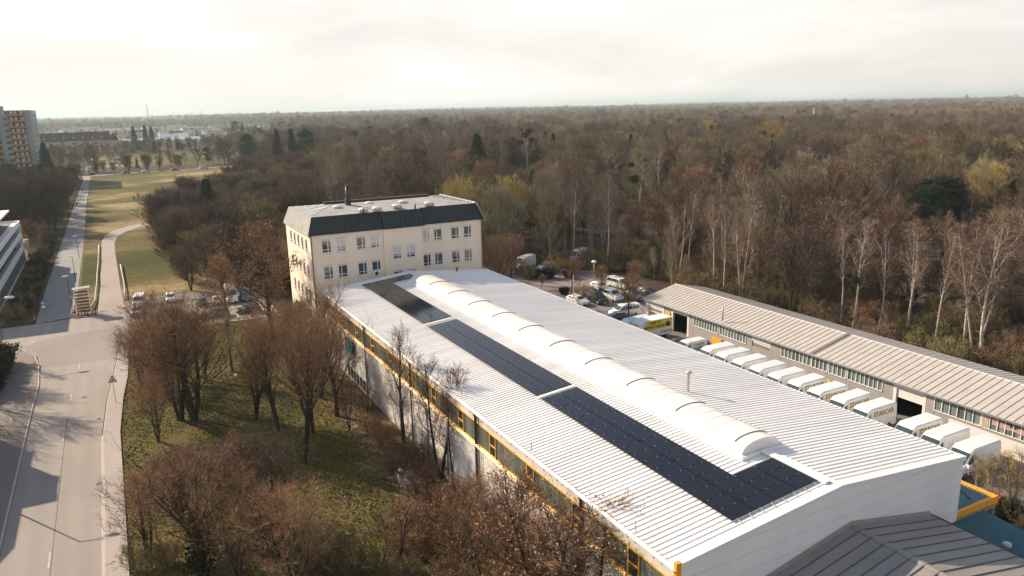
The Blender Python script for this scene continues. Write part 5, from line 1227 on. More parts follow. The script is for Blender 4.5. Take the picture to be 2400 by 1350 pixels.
def bare_tree(seed, H=15, spread=4.5, clear=0.25, n1=13, n2=7, n3=7, n4=7, r0=0.20, ang=(35, 60), rise=0.10, tw=1.0, stems=1, lean=0.0, wob=0.10, leaves=0.0, leafsz=0.12, droop=0.0, ivy=0.0, top=0.94, vase=0):
    random.seed(seed)
    T, C, Lf, Iv = Geo(), Geo(), Geo(), Geo()
    for s in range(stems):
        az0 = random.uniform(0, 6.28)
        d0 = Vector((math.cos(az0), math.sin(az0), 0))*(lean + (0.22 if stems > 1 else 0)) + Vector((0, 0, 1))
        hh = H*random.uniform(0.82, 1.0) if stems > 1 else H
        rr = r0*(0.75 if stems > 1 else 1)
        tr = limb(Vector((d0.x*0.3, d0.y*0.3, -0.1)), d0.normalized(), hh*top, 9, wob*0.55, 0.05)
        T.tube([tr[0]] + tr[1:], rr*1.15, 0.03, 7)
        nn1 = max(5, int(n1/(stems**0.5)))
        for i in range(nn1):
            u = (i+random.random())/nn1; t = clear + (0.98-clear)*u
            p, d = along(tr, t)
            env = math.sin(math.pi*(0.16+0.80*u))**0.75 if not vase else (1.30-0.85*u)
            L1 = spread*env*random.uniform(0.75, 1.25)*1.15/(stems**0.3)
            a = R(random.uniform(*ang))*(1.05-0.35*u if not vase else 0.85+0.1*u)
            d1 = swing(d, a, i*2.4+random.uniform(-.5, .5)+az0)
            b1 = limb(p, d1, L1, 5, wob, rise)
            rb = max(0.022, rr*0.42*(1-0.62*u)*min(1, L1/spread))
            T.tube(b1, rb, 0.012, 4)
            for j in range(n2):
                t2 = 0.18+0.80*(j+random.random())/n2; p2, dd = along(b1, t2)
                L2 = L1*random.uniform(0.30, 0.55)*(1.1-0.5*t2)+0.35
                d2 = swing(dd, R(random.uniform(25, 55)), random.uniform(0, 6.28)); d2.z += 0.12; d2.normalize()
                b2 = limb(p2, d2, L2, 3, wob*1.2, rise*0.8-droop*.3)
                T.tube(b2, max(0.014, rb*0.45), 0.008, 3)
                for k in range(n3):
                    t3 = 0.15+0.85*(k+random.random())/n3; p3, d3 = along(b2, min(t3, .999))
                    L3 = L2*random.uniform(0.28, 0.55)+0.25
                    e3 = swing(d3, R(random.uniform(20, 50)), random.uniform(0, 6.28)); e3.z += 0.10-droop; e3.normalize()
                    q3 = p3+e3*L3; C.twig(p3, q3, 0.026*tw)
                    for m in range(n4):
                        f = 0.15+0.85*random.random(); p4 = p3.lerp(q3, f)
                        e4 = swing(e3, R(random.uniform(15, 50)), random.uniform(0, 6.28)); e4.z -= droop; e4.normalize()
                        L4 = random.uniform(0.25, 0.70)*(0.5+0.1*spread)
                        q4 = p4+e4*L4; C.twig(p4, q4, 0.017*tw)
                        if leaves and random.random() < leaves: Lf.leaf(q4, leafsz*random.uniform(.7, 1.3))
        if ivy:
            for k in range(int(900*ivy/stems)):
                t = random.random()**0.8*0.62; p, d = along(tr, t)
                r = (0.35+0.75*random.random()**1.5)*(1.15-t)*ivy; az = random.uniform(0, 6.28)
                Iv.leaf(p+Vector((math.cos(az)*r, math.sin(az)*r, random.uniform(-.3, .3))), 0.34)
    return T, C, Lf, Iv
def conifer(seed, H=16, rad=3.2, pine=False):
    random.seed(seed); T, C = Geo(), Geo()
    T.tube(limb(Vector((0, 0, -0.1)), Vector((0, 0, 1)), H*0.97, 6, 0.015, 0), 0.24, 0.03, 6)
    if not pine:
        n = int(H*2.6)
        for i in range(n):
            u = i/n; z = H*(0.08+0.90*u); L = rad*(1-u)**0.85*random.uniform(.8, 1.15)+0.25
            for k in range(7):
                az = k*0.9+i*1.3+random.uniform(-.3, .3); d = Vector((math.cos(az), math.sin(az), 0.10-0.55*(1-u)))
                b = limb(Vector((0, 0, z)), d.normalized(), L, 3, .05, 0.05)
                T.tube(b, 0.03, 0.01, 3)
                for j in range(int(10+L*9)):
                    p, dd = along(b, random.random()**0.7); e = swing(dd, R(random.uniform(25, 70)), random.uniform(0, 6.28)); e.z -= .25
                    C.twig(p, p+e.normalized()*random.uniform(.3, .65), 0.17)
    else:
        for i in range(46):
            u = random.random(); z = H*(0.14+0.82*u); L = rad*math.sin(math.pi*(0.30+0.62*u))*random.uniform(.6, 1.1)
            az = random.uniform(0, 6.28); b = limb(Vector((0, 0, z)), Vector((math.cos(az), math.sin(az), .35)).normalized(), L, 3, .12, .08); T.tube(b, 0.05, 0.015, 4)
            c0 = b[-1]
            for j in range(230):
                v = Vector((random.gauss(0, .75), random.gauss(0, .75), random.gauss(0, .5))); p = c0+v
                C.twig(p, p+Vector((random.uniform(-.4, .4), random.uniform(-.4, .4), random.uniform(.0, .5))), 0.16)
    return T, C
def shrub(seed, H=2.6, rad=1.6, n=26, n2=14, n3=9, tw=1.0, leaves=0.0, leafsz=.09):
    random.seed(seed); T, C, Lf = Geo(), Geo(), Geo()
    for i in range(n):
        az = random.uniform(0, 6.28); rr = random.random()**.5*rad*.4
        d = Vector((math.cos(az)*random.uniform(.1, .8), math.sin(az)*random.uniform(.1, .8), 1)).normalized()
        b = limb(Vector((math.cos(az)*rr, math.sin(az)*rr, -.05)), d, H*random.uniform(.6, 1.1), 4, .13, .02)
        T.tube(b, 0.022, .006, 3)
        for j in range(n2):
            p, dd = along(b, .15+.85*random.random()*.99); e = swing(dd, R(random.uniform(20, 65)), random.uniform(0, 6.28)); q = p+e*random.uniform(.3, .8)*H*.35
            C.twig(p, q, 0.020*tw)
            for k in range(n3):
                p3 = p.lerp(q, random.uniform(.1, 1)); e3 = swing(e, R(random.uniform(20, 60)), random.uniform(0, 6.28)); q3 = p3+e3*random.uniform(.15, .4)
                C.twig(p3, q3, 0.015*tw)
                if leaves and random.random() < leaves: Lf.leaf(q3, leafsz*random.uniform(.7, 1.3))
    return T, C, Lf
KIT = {}
def kit(key, geos, mats, names):
    KIT[key] = [(n, g.mesh(n, m)) for n, g, m in zip(names, geos, mats) if g.v]
def kit_bare(key, mb_, mt, **kw):
    g = bare_tree(**kw); kit(key, g, (mb_, mt, DRYLEAF, IVY), ('trunk', 'crown', 'dry_leaves', 'ivy'))
# wood trees
WT = 2.1
kit_bare('wood_a', BARK, TW['brown'], seed=1, H=15, spread=5.6, tw=WT, n1=18)
kit_bare('wood_b', BARK, TW['plum'], seed=2, H=15, spread=6.2, tw=WT, stems=2, n1=20)
kit_bare('wood_c', BARKG, TW['grey'], seed=3, r0=.24, H=17, spread=5.0, tw=WT, ang=(22, 42), rise=0.16, vase=1, n1=16)
kit_bare('wood_d', BARK, TW['plum'], seed=4, H=12.5, spread=6.4, clear=0.18, tw=WT, n1=20)
kit_bare('wood_e', BARK, TW['brown'], seed=5, H=14, spread=5.8, tw=WT, stems=3, n1=22)
kit_bare('wood_f', BARKG, TW['olive'], seed=6, H=13.5, spread=5.6, tw=WT*1.1, clear=0.15, n1=19)
kit_bare('wood_g', BARKG, TW['gold'], seed=7, H=14, spread=5.6, tw=WT*1.25, clear=0.15, n1=20)
kit_bare('wood_h', BARK, TW['rust'], seed=8, H=14, spread=5.4, tw=WT, n1=18)
kit_bare('wood_i', BARKG, TW['sage'], seed=9, H=12, spread=5.6, tw=WT*1.3, clear=0.10, n1=22, n3=9)
kit_bare('wood_j', BARKG, TW['grey'], seed=10, r0=.25, H=18, spread=5.4, tw=WT*.9, ang=(20, 38), rise=.16, clear=.30, vase=1, n1=15)
kit_bare('low_a', BARK, TW['plum'], seed=11, H=8, spread=4.2, clear=.08, stems=3, n1=18, tw=WT)
kit_bare('low_b', BARK, TW['brown'], seed=12, H=7, spread=3.8, clear=.08, stems=3, n1=18, tw=WT)
kit_bare('low_c', BARKG, TW['olive'], seed=13, H=7, spread=4.0, clear=.08, stems=3, n1=18, tw=WT*1.1)
TW['pale'] = bark('twig_pale', (0.240, 0.165, 0.120), (0.390, 0.280, 0.210))
kit_bare('pale_a', BARKG, TW['pale'], seed=16, H=15, spread=5.8, clear=0.2, tw=WT*1.2, n1=18)
TW['dusk'] = bark('twig_dusk', (0.060, 0.042, 0.036), (0.110, 0.078, 0.064))
kit_bare('dusk_a', BARK, TW['dusk'], seed=14, H=12.5, spread=6.4, clear=0.12, tw=WT*1.2, n1=22)
kit_bare('dusk_b', BARK, TW['dusk'], seed=15, H=14, spread=6.2, clear=0.15, tw=WT*1.2, stems=2, n1=20)
kit_bare('birch_a', BIRCH, TW['birch'], seed=21, H=17, spread=3.0, clear=.38, r0=.15, ang=(22, 40), rise=.10, droop=.28, tw=1.7, n1=14, n2=6, n3=6, n4=7, wob=.09, top=.97)
kit_bare('birch_b', BIRCH, TW['birch'], seed=22, H=16, spread=3.2, clear=.30, r0=.15, ang=(20, 38), rise=.12, droop=.25, tw=1.7, n1=14, n2=6, n3=6, n4=7, stems=2, wob=.08, top=.97)
kit_bare('birch_c', BIRCH, TW['birch'], seed=23, H=18, spread=3.4, clear=.34, r0=.16, ang=(24, 44), rise=.12, droop=.22, tw=1.7, n1=15, n2=7, n3=6, n4=6, wob=.12, top=.97)
# lawn trees, finer
kit_bare('lawn_a', BARK, TW['warm'], seed=31, H=13.5, spread=7.0, clear=.20, n1=15, n2=10, n3=7, n4=5, r0=.30, tw=1.25, leaves=.16, leafsz=.10, ang=(24, 46), rise=.14, vase=1)
kit_bare('lawn_b', BARK, TW['warm'], seed=32, H=12.5, spread=6.0, clear=.28, n1=18, n2=8, n3=6, n4=4, r0=.25, tw=1.25, stems=3, leaves=.10, leafsz=.09, ang=(20, 42), rise=.14, vase=1)
kit_bare('lawn_c', BARK, TW['warm'], seed=33, H=12.0, spread=6.8, clear=.14, n1=22, n2=8, n3=6, n4=4, r0=.24, tw=1.25, stems=3, leaves=.25, leafsz=.10, rise=.10, ang=(28, 62), vase=1)
kit_bare('lawn_d', BARK, TW['warm'], seed=34, H=12.0, spread=7.6, clear=.16, n1=20, n2=10, n3=7, n4=5, r0=.36, tw=1.25, ivy=1.7, leaves=.15, leafsz=.09, ang=(30, 58), rise=.12, vase=1)
kit_bare('lawn_e', BARK, TW['plum'], seed=35, H=11.5, spread=7.4, clear=.20, n1=20, n2=9, n3=7, n4=5, r0=.32, tw=1.25, ivy=1.5, leaves=.15, leafsz=.09, stems=2, rise=.11, ang=(28, 55), vase=1)
kit_bare('hall_a', BARK, TW['warm'], seed=41, H=13, spread=2.4, clear=.30, n1=16, n2=6, n3=5, n4=4, r0=.20, tw=1.25, ang=(28, 52), rise=.13)
kit_bare('hall_b', BARK, TW['rust'], seed=42, H=11.5, spread=2.6, clear=.25, n1=18, n2=6, n3=5, n4=4, r0=.16, tw=1.25, stems=2, rise=.12)
kit_bare('hall_c', BARK, TW['rust'], seed=43, H=9.5, spread=2.8, clear=.20, n1=15, n2=6, n3=5, n4=3, r0=.12, tw=1.4, leaves=.40, leafsz=.11, stems=2, rise=.12)
kit_bare('leafy', BARK, TW['rust'], seed=44, H=14.5, spread=4.8, clear=.18, n1=16, n2=8, n3=7, n4=6, r0=.32, tw=1.3, leaves=.75, leafsz=.20)
kit_bare('yard', BARK, TW['rust'], seed=45, H=5.2, spread=1.9, clear=.30, n1=13, n2=7, n3=6, n4=5, r0=.10, tw=1.3, ang=(25, 50), leaves=.12)
kit_bare('gold_tree', BARKG, TW['gold'], seed=46, H=8.0, spread=2.4, clear=.12, n1=13, n2=6, n3=5, n4=4, r0=.12, tw=1.3, stems=3, ang=(24, 46))
for k, (key, t) in enumerate((('shrub_a', 'rust'), ('shrub_b', 'brown'), ('shrub_c', 'olive'), ('shrub_d', 'gold'))):
    g = shrub(50+k, 2.5, 1.7, leaves=(.5 if t == 'rust' else .0), tw=1.5 if t != 'gold' else 1.9); kit(key, g, (BARK, TW[t], DRYLEAF), ('stems', 'crown', 'dry_leaves'))
g = shrub(60, 1.5, 1.3, 40, 14, 10, 2.2, .5, .14); kit('hedge', (g[0], g[1], g[2]), (BARK, IVY, IVY), ('stems', 'crown', 'leaves'))
for k, (H, rd, pn) in enumerate(((16, 3.2, False), (12, 2.8, False), (15, 4.6, True), (17, 3.0, False))):
    kit('conifer_%d' % k, conifer(70+k, H, rd, pn), (BARK, NEEDLE), ('trunk', 'crown'))
random.seed(99)
mg = Geo()
for k in range(900):
    v = Vector((random.gauss(0, 1), random.gauss(0, 1), random.gauss(0, 1))).normalized()*random.random()**.4
    mg.twig(v*.55, v*.55+Vector((random.gauss(0, .3), random.gauss(0, .3), random.gauss(0, .3))), .28)
MIST_ME = mg.mesh('mistletoe', MISTLE)

def plant(key, name, label, cat, x, y, s=1.0, rz=None, group=None, z=0.0, sz=None, mist=()):
    t = thing(name, label, cat, (x, y, z), random.uniform(0, 6.28) if rz is None else rz, group)
    t.scale = (s, s, sz or s)
    for n, me in KIT[key]: put(me, n, t, (0, 0, 0))
    for (mx, my, mz, ms) in mist: put(MIST_ME, 'mistletoe', t, (mx, my, mz), scale=(ms, ms, ms))
    return t
def tree_px(key, px, py, topy, label, name='bare_tree', cat='tree', group=None, H0=None, wid=1.0, rz=None, mist=()):
    """base seen at px, py; the top reaches image row topy"""
    p = at(px, py)
    lo, hi = 1.0, 40.0
    for _ in range(40):
        h = (lo+hi)/2
        if pix((p.x, p.y, h))[1] > topy: lo = h
        else: hi = h
    zmax = max(max(v.co.z for v in me.vertices) for n, me in KIT[key])
    s = h/zmax
    return plant(key, name, label, cat, p.x, p.y, s*wid, rz, group, 0, s, mist)
random.seed(5)
# lawn between the road and the hall
tree_px('lawn_a', 790, 975, 700, 'big forked tree with thick trunk on the lawn in front of the hall corner', wid=1.15)
tree_px('lawn_b', 712, 1085, 700, 'tall several-stemmed tree in the middle of the lawn', wid=.95)
tree_px('lawn_b', 655, 1010, 700, 'slim dark tree left of the several-stemmed lawn tree', wid=.85, rz=2.0)
tree_px('lawn_c', 455, 985, 660, 'wide reddish tree overhanging the right pavement by the warning sign', wid=1.3)
tree_px('lawn_c', 425, 985, 690, 'second reddish tree by the warning sign, closer to the road', wid=1.15, rz=1.2)
tree_px('lawn_b', 600, 985, 800, 'pale twiggy tree leaning over the lawn lamp shade', wid=1.05, rz=4.2)
tree_px('lawn_c', 372, 1035, 860, 'small leaning tree close to the pavement edge', wid=.9)
tree_px('hall_a', 545, 870, 720, 'thin tree at the far end of the lawn by the parked estate', wid=1.1)
tree_px('lawn_b', 735, 1015, 760, 'dark slim double tree just left of the big forked tree', wid=.7, rz=.7)
tree_px('lawn_d', 478, 1335, 1000, 'large ivy-clad dark tree in the near corner beside the pavement', wid=1.25)
tree_px('lawn_e', 640, 1290, 985, 'broad dark tree with ivy next to the large ivy-clad one', wid=1.2)
tree_px('lawn_e', 560, 1180, 985, 'plum-twigged tree behind the two ivy-clad trees', wid=1.0, rz=3.0)
tree_px('lawn_c', 350, 1300, 1090, 'low bushy reddish tree at the pavement edge in the near corner', wid=1.2, rz=2.5)
tree_px('lawn_c', 700, 1420, 1120, 'brown-leaved tree at the bottom edge between ivy trees and shrubs', wid=1.1)
tree_px('lawn_a', 380, 880, 655, 'brown tree at the far road corner beside the lawn', wid=1.1, rz=5)
for px, py, ty, k, w2, lab in ((335, 905, 745, 'lawn_c', 1.15, 'reddish twiggy tree overhanging the pavement above the warning sign'), (400, 940, 720, 'lawn_c', 1.2, 'reddish twiggy tree between the warning sign and the wide reddish tree'),
    (752, 935, 715, 'lawn_b', 1.05, 'brown tree behind the big forked tree'), (690, 905, 690, 'lawn_c', 1.0, 'reddish tree between lawn and office end wall'), (425, 1215, 1010, 'lawn_e', .95, 'dark twiggy tree by the pavement left of the ivy trees'), (560, 1360, 1090, 'lawn_c', 1.15, 'low brown tree between the two ivy trees at the bottom edge')):
    tree_px(k, px, py, ty, lab, wid=w2)
tree_px('lawn_b', 480, 890, 740, 'slim brown tree behind the tree by the warning sign', wid=.9, rz=5.4)
# along the hall wall
tree_px('hall_a', 948, 1062, 745, 'tall thin tree standing before the hall wall with tip above the roof edge', wid=1.0, rz=.4)
tree_px('hall_b', 1033, 1120, 820, 'two-stemmed thin tree close to the hall wall', wid=1.05, rz=1.1)
tree_px('hall_b', 1062, 1135, 890, 'shorter thin tree touching the dark downpipe by the hall wall', wid=.8, rz=2.6)
tree_px('hall_c', 1118, 1360, 1095, 'thin tree with dry leaves before the corrugated wall, leftmost of three', wid=1.1)
tree_px('hall_c', 1230, 1400, 1075, 'thin tree with dry leaves reaching over the yellow sill, middle of three', wid=1.1, rz=1.9)
tree_px('hall_c', 1330, 1450, 1130, 'thin tree with dry leaves before the corrugated wall, rightmost of three', wid=1.2, rz=3.3)
tree_px('hall_b', 1165, 1470, 1180, 'forked thin tree at the bottom edge before the hall wall', wid=1.2, rz=4.4)
tree_px('hall_c', 820, 1010, 860, 'small bare tree at the far hall corner near the basement windows', wid=.9)
shr = [(870, 1010, 'shrub_b'), (905, 1045, 'shrub_a'), (985, 1085, 'shrub_b'), (935, 1105, 'shrub_b'), (1000, 1165, 'shrub_a'), (1060, 1195, 'shrub_a'), (975, 1225, 'shrub_a'), (1040, 1260, 'shrub_a'), (1110, 1250, 'shrub_a'), (930, 1270, 'shrub_c'), (1000, 1310, 'shrub_a'), (1085, 1320, 'shrub_a'), (1160, 1320, 'shrub_a'), (880, 1325, 'shrub_c'), (950, 1350, 'shrub_b'), (1050, 1380, 'shrub_a'), (1150, 1390, 'shrub_d'), (1230, 1370, 'shrub_a'), (820, 1340, 'shrub_b'), (860, 960, 'shrub_b'), (1270, 1440, 'shrub_a'), (1340, 1500, 'shrub_a'), (740, 1350, 'shrub_b'), (560, 1340, 'shrub_b'), (330, 1340, 'shrub_c'), (395, 1330, 'shrub_a'), (1105, 1180, 'shrub_a'), (1160, 1240, 'shrub_a'), (1000, 1130, 'shrub_b'), (1195, 1300, 'shrub_a')]
for px, py, k in shr:
    p = at(px, py); plant(k, 'bare_shrub', {'shrub_a': 'reddish shrub with dry leaves in the thicket along the hall wall', 'shrub_b': 'dark brown twiggy shrub on the litter between lawn and hall', 'shrub_c': 'olive twiggy shrub at the bottom edge of the lawn', 'shrub_d': 'golden twiggy shrub in the thicket before the hall wall'}[k], 'shrub', p.x, p.y, random.uniform(.85, 1.25), group='shrubs of kind %s by the hall' % {'shrub_a': 'reddish', 'shrub_b': 'brown', 'shrub_c': 'olive', 'shrub_d': 'golden'}[k])
for px, py, ty, k, w2, lab in ((1275, 1500, 1105, 'hall_c', 1.5, 'wide thin tree with dry leaves before the yellow gate frame'), (1180, 1360, 1085, 'hall_c', 1.5, 'wide thin tree with dry leaves left of the yellow gate frame'), (1400, 1560, 1190, 'hall_c', 1.6, 'thin spreading tree at the bottom edge right of the yellow gate frame'), (1075, 1300, 1090, 'hall_c', 1.5, 'thin reddish tree in the thicket below the dark downpipe'), (1010, 1290, 1120, 'hall_c', 1.4, 'thin reddish tree in the thicket by the pale slab'), (930, 1330, 1160, 'hall_c', 1.5, 'thin reddish tree at the lawn side of the thicket')):
    tree_px(k, px, py, ty, lab, wid=w2)
# beside the office block
tree_px('leafy', 640, 800, 500, 'large orange-brown leafy tree left of the office end wall', name='leafy_tree', wid=1.1)
p = Vector((17.5, 112, 0)); plant('leafy', 'leafy_tree', 'second orange-brown leafy tree further left of the office block', 'tree', 13.5, 121, .72, 1.0)
plant('wood_f', 'bare_tree', 'olive-twigged tree in front of the lit end wall of the office', 'tree', 20.0, 97.2, .55); plant('lawn_a', 'bare_tree', 'brown bare tree over the hall corner before the office end wall', 'tree', 21.0, 91.5, .72); plant('lawn_c', 'bare_tree', 'reddish bare tree between lawn and hall corner', 'tree', 18.2, 92.5, .66)
plant('lawn_a', 'bare_tree', 'dark bare tree just right of the office block', 'tree', 52.6, 104.5, .74, .3); plant('wood_a', 'bare_tree', 'second bare tree right of the office block', 'tree', 56.5, 113, .66); plant('wood_h', 'bare_tree', 'rust-twigged tree behind the dark tree right of the office', 'tree', 61, 121, .62)
plant('lawn_a', 'bare_tree', 'slim bare tree standing by the silver car right of the office', 'tree', 64.5, 122.5, .60, 2)
# small trees of the right car park
for px, py, topy, k, lab in ((1339, 688, 600, 'yard', 'round-headed small tree by the thin pale pole'), (1412, 700, 612, 'yard', 'small tree in front of the white minibus'), (1474, 748, 640, 'yard', 'small tree in front of the white minibus at the garage corner'), (1268, 678, 640, 'yard', 'low wide small tree at the hall edge'), (1480, 690, 605, 'yard', 'small brown tree before the black car by the garage gable')):
    tree_px(k, px, py, topy, lab, name='small_tree', wid=1.15)
for px, py, k, s, lab in ((1365, 695, 'shrub_d', 1.0, 'golden shrub beside the thin pale pole'), (1322, 690, 'hedge', .8, 'dark clipped bush at the hall edge of the car park'), (1190, 640, 'shrub_d', 1.3, 'golden shrub before the white van right of the office'), (1215, 645, 'shrub_a', 1.3, 'reddish shrub before the white van right of the office'), (1240, 655, 'shrub_c', 1.2, 'olive shrub between white van and silver car'), (1300, 640, 'shrub_d', 1.4, 'golden shrub right of the silver car'), (1320, 625, 'shrub_a', 1.5, 'reddish shrub left of the long white van'), (1345, 640, 'shrub_b', 1.4, 'brown shrub under the long white van'), (1375, 632, 'shrub_b', 1.3, 'brown shrub by the drum-headed lamp'), (1180, 660, 'shrub_a', 1.3, 'reddish shrub at the far right hall corner'), (1285, 652, 'hedge', 1.2, 'dark bush between car park bays'), (1255, 652, 'hedge', 1.1, 'dark bush below the silver car'), (1335, 652, 'hedge', 1.0, 'dark bush at the back of the car park bay')):
    p = at(px, py); plant(k, 'shrub', lab, 'shrub', p.x, p.y, s)
# near right corner
tree_px('gold_tree', 2328, 1215, 1060, 'yellow-twigged small tree behind the entrance canopy', name='small_tree', wid=1.0)
tree_px('gold_tree', 2372, 1215, 1050, 'yellow-twigged small tree at the right edge behind the canopy', name='small_tree', wid=1.1, rz=2)
tree_px('gold_tree', 2290, 1150, 1060, 'thin yellow-twigged bush before the last white van', name='small_tree', wid=1.0, rz=4)
for px, py, k, lab in ((2340, 1225, 'hedge', 'dark bush with red bits beside the teal lean-to'), (2385, 1235, 'shrub_c', 'olive shrub at the right edge above the teal lean-to'), (2365, 1205, 'hedge', 'dark bush under the yellow-twigged trees')):
    p = at(px, py); plant(k, 'shrub', lab, 'shrub', p.x, p.y, .75)
for px, py, lab in ((2316, 1196, 'bright red waste bin beyond the yellow fascia'), (2334, 1188, 'dark red waste bin beside the bright red one')):
    p = at(px, py); t = thing('waste_bin', lab, 'bin', p)
    b = MB(); b.prism([(-.3, -.3, .1), (.3, -.3, .1), (.36, -.36, 1.0), (-.36, -.36, 1.0)], (0, .66, 0)); b.build('body', M['red'], t, False)
    b = MB(); b.prism([(-.38, -.38, 1.0), (.38, -.38, 1.0), (.3, -.38, 1.1), (-.3, -.38, 1.1)], (0, .7, 0)); b.build('lid', M['red'], t, False)

# birches along the garages
for px, py, topy, k, wd, lab, ms in ((1590, 655, 470, 'birch_b', 1.0, 'forked birch nearest the garage gable', ()), (1612, 655, 430, 'birch_a', .8, 'tall slim birch right behind the garage gable', ()), (1670, 690, 445, 'birch_a', .8, 'slim birch third from the garage gable', ()), (1697, 700, 455, 'birch_c', .8, 'birch fourth from the garage gable', ()), (1735, 715, 455, 'birch_b', .8, 'birch fifth from the garage gable, above the garage ridge', ()),
    (1971, 752, 500, 'birch_a', .85, 'slightly bent birch left of the birch with yellow mistletoe', ()), (1999, 766, 505, 'birch_c', 1.15, 'birch carrying two yellow mistletoe balls', ((.5, -.3, 8.2, .75), (-.4, -.5, 6.6, .55))), (2058, 782, 515, 'birch_c', .95, 'birch right of the mistletoe birch', ()), (2125, 800, 510, 'birch_b', 1.05, 'two-stemmed birch in front of the big dark pine', ()), (2190, 820, 505, 'birch_a', .9, 'birch right of the big dark pine', ()), (2256, 835, 490, 'birch_a', .95, 'birch left of the two spreading birches on the right', ()), (2282, 845, 520, 'birch_b', 1.0, 'spreading birch left of the tallest one on the right', ()), (2300, 850, 480, 'birch_c', 1.25, 'tallest wide birch at the far right of the garages', ()),
    (1575, 700, 520, 'wood_c', .7, 'pale bare tree leaning over the black car by the garage gable', ())):
    tree_px(k, px, py, topy, lab, name='birch_tree', wid=wd, mist=ms)
for px, py, topy, k, wd, lab, ms in ((1235, 420, 285, 'birch_c', 1.5, 'large pale-limbed tree with dark mistletoe in the wood behind the office', ((0, 1, 14.5, 1.2), (1.2, 0, 13, 1.0), (-1.5, 0, 12.2, .9), (.4, -.6, 15.8, 1.0), (-.8, 1, 16.4, .8))), (1130, 470, 375, 'birch_a', 1.3, 'pale birch below the dark spruce right of the office', ()), (1030, 420, 290, 'birch_b', 1.6, 'pale-limbed tall tree in the wood above the office roof', ()), (1125, 400, 265, 'wood_j', 1.3, 'tall grey tree above the dark spruce', ()), (1500, 500, 310, 'wood_j', 1.4, 'tall grey spreading tree with dark mistletoe in the wood centre', ((1.5, 0, 9.2, 1.4), (2.5, .5, 13, .8), (-1, 0, 14, .6))), (1540, 470, 330, 'birch_c', 1.3, 'pale-limbed tree right of the mistletoe tree in the wood centre', ()), (800, 390, 300, 'wood_a', 1.2, 'bare tree full of mistletoe balls above the office chimney', ((0, 0, 13.5, 1.1), (1.5, .5, 12.5, 1.1), (-1.2, 0, 12, 1.0), (2, -1, 14, .9), (.5, 1, 11, .9), (-2, 1, 13.4, .8))), (1000, 350, 270, 'wood_b', 1.2, 'dark bare tree with mistletoe on the wood skyline', ((0, 0, 14.5, 1.2), (1.2, 0, 13.5, 1.0), (-1.8, .5, 13, .9))), (1800, 380, 275, 'wood_g', 1.5, 'large golden round-headed tree with mistletoe near the wood skyline', ((1.5, 0, 11.2, 1.1), (-1, -1, 10, .8), (-.5, -1, 7.4, 1.0)))):
    tree_px(k, px, py, topy, lab, name='bare_tree', wid=wd, mist=ms)
# evergreens
for px, py, topy, k, wd, lab in ((2195, 545, 405, 'conifer_2', 1.5, 'big dark pine standing in the wood behind the birches'), (2168, 555, 430, 'conifer_2', 1.2, 'second dark pine left of the big one'), (1122, 440, 310, 'conifer_1', 1.1, 'dark spruce in the wood right of the office'), (495, 540, 415, 'conifer_1', 1.25, 'dark spruce among the bushes beside the meadow'), (115, 430, 333, 'conifer_0', 1.25, 'dark spruce at the foot of the tower block'), (690, 400, 300, 'conifer_3', 1.0, 'dark spruce left of the office chimney on the wood edge'), (655, 395, 300, 'conifer_3', 1.0, 'dark spruce leftmost of the wood edge group'), (585, 385, 310, 'conifer_2', 1.0, 'dark round pine at the meadow end of the wood'), (720, 385, 300, 'conifer_2', .9, 'dark pine behind the spruces on the wood edge'), (318, 352, 295, 'conifer_0', 1.0, 'spruce among the white town houses'), (345, 352, 292, 'conifer_3', .9, 'dark spruce right of the first town spruce'), (360, 354, 295, 'conifer_0', .9, 'third spruce beside the gabled town houses'), (555, 320, 282, 'conifer_2', 1.1, 'dark tree left of the hazy town end'), (570, 322, 285, 'conifer_0', 1.0, 'spruce at the hazy town end'), (2095, 285, 250, 'conifer_2', 1.2, 'dark pine on the right skyline'), (1880, 295, 258, 'conifer_2', 1.2, 'dark pine behind the phone mast'), (1868, 292, 256, 'conifer_0', 1.2, 'dark spruce left of the phone mast'), (2000, 292, 256, 'conifer_2', 1.3, 'dark pine right of the phone mast')):
    tree_px(k, px, py, topy, lab, name='conifer_tree', cat='tree', wid=wd)
for px, py, ty, k, w2, lab in ((1690, 452, 378, 'wood_i', 1.6, 'pale sage round-headed tree, left one of a pair in the wood'), (1795, 455, 382, 'wood_i', 1.6, 'pale sage round-headed tree, right one of a pair in the wood'), (1920, 430, 342, 'wood_i', 1.1, 'small pale sage crown in the wood right of the pair'), (2330, 500, 375, 'wood_g', 1.2, 'golden-twigged tree right of the big dark pine'), (2275, 510, 392, 'wood_g', 1.1, 'golden-twigged tree just right of the big dark pine'), (1425, 440, 303, 'wood_f', 1.3, 'tall olive-green tree in the wood centre'), (1310, 355, 290, 'wood_g', 1.3, 'golden crown on the skyline of the wood centre'), (1660, 350, 275, 'wood_g', 1.2, 'golden crown near the skyline left of the big golden tree'),
    (600, 448, 396, 'wood_g', 1.5, 'golden bushy tree at the meadow corner of the wood, leftmost'), (655, 450, 393, 'wood_g', 1.5, 'golden bushy tree at the meadow corner of the wood, second'), (720, 452, 396, 'wood_g', 1.5, 'golden bushy tree at the meadow corner of the wood, third'), (845, 455, 388, 'wood_f', 1.5, 'olive round bush tree above the office roof'), (935, 470, 350, 'wood_h', 1.5, 'warm brown round tree above the office roof'), (1060, 470, 350, 'wood_h', 1.4, 'warm brown round tree right of the olive bush tree'), (1700, 660, 575, 'wood_f', 1.2, 'olive tree behind the garage ridge'), (1660, 655, 570, 'wood_f', 1.2, 'olive tree behind the garage gable birches'), (1880, 700, 540, 'wood_a', 1.4, 'wide fan-shaped bare tree behind the garage ridge')):
    tree_px(k, px, py, ty, lab, wid=w2)
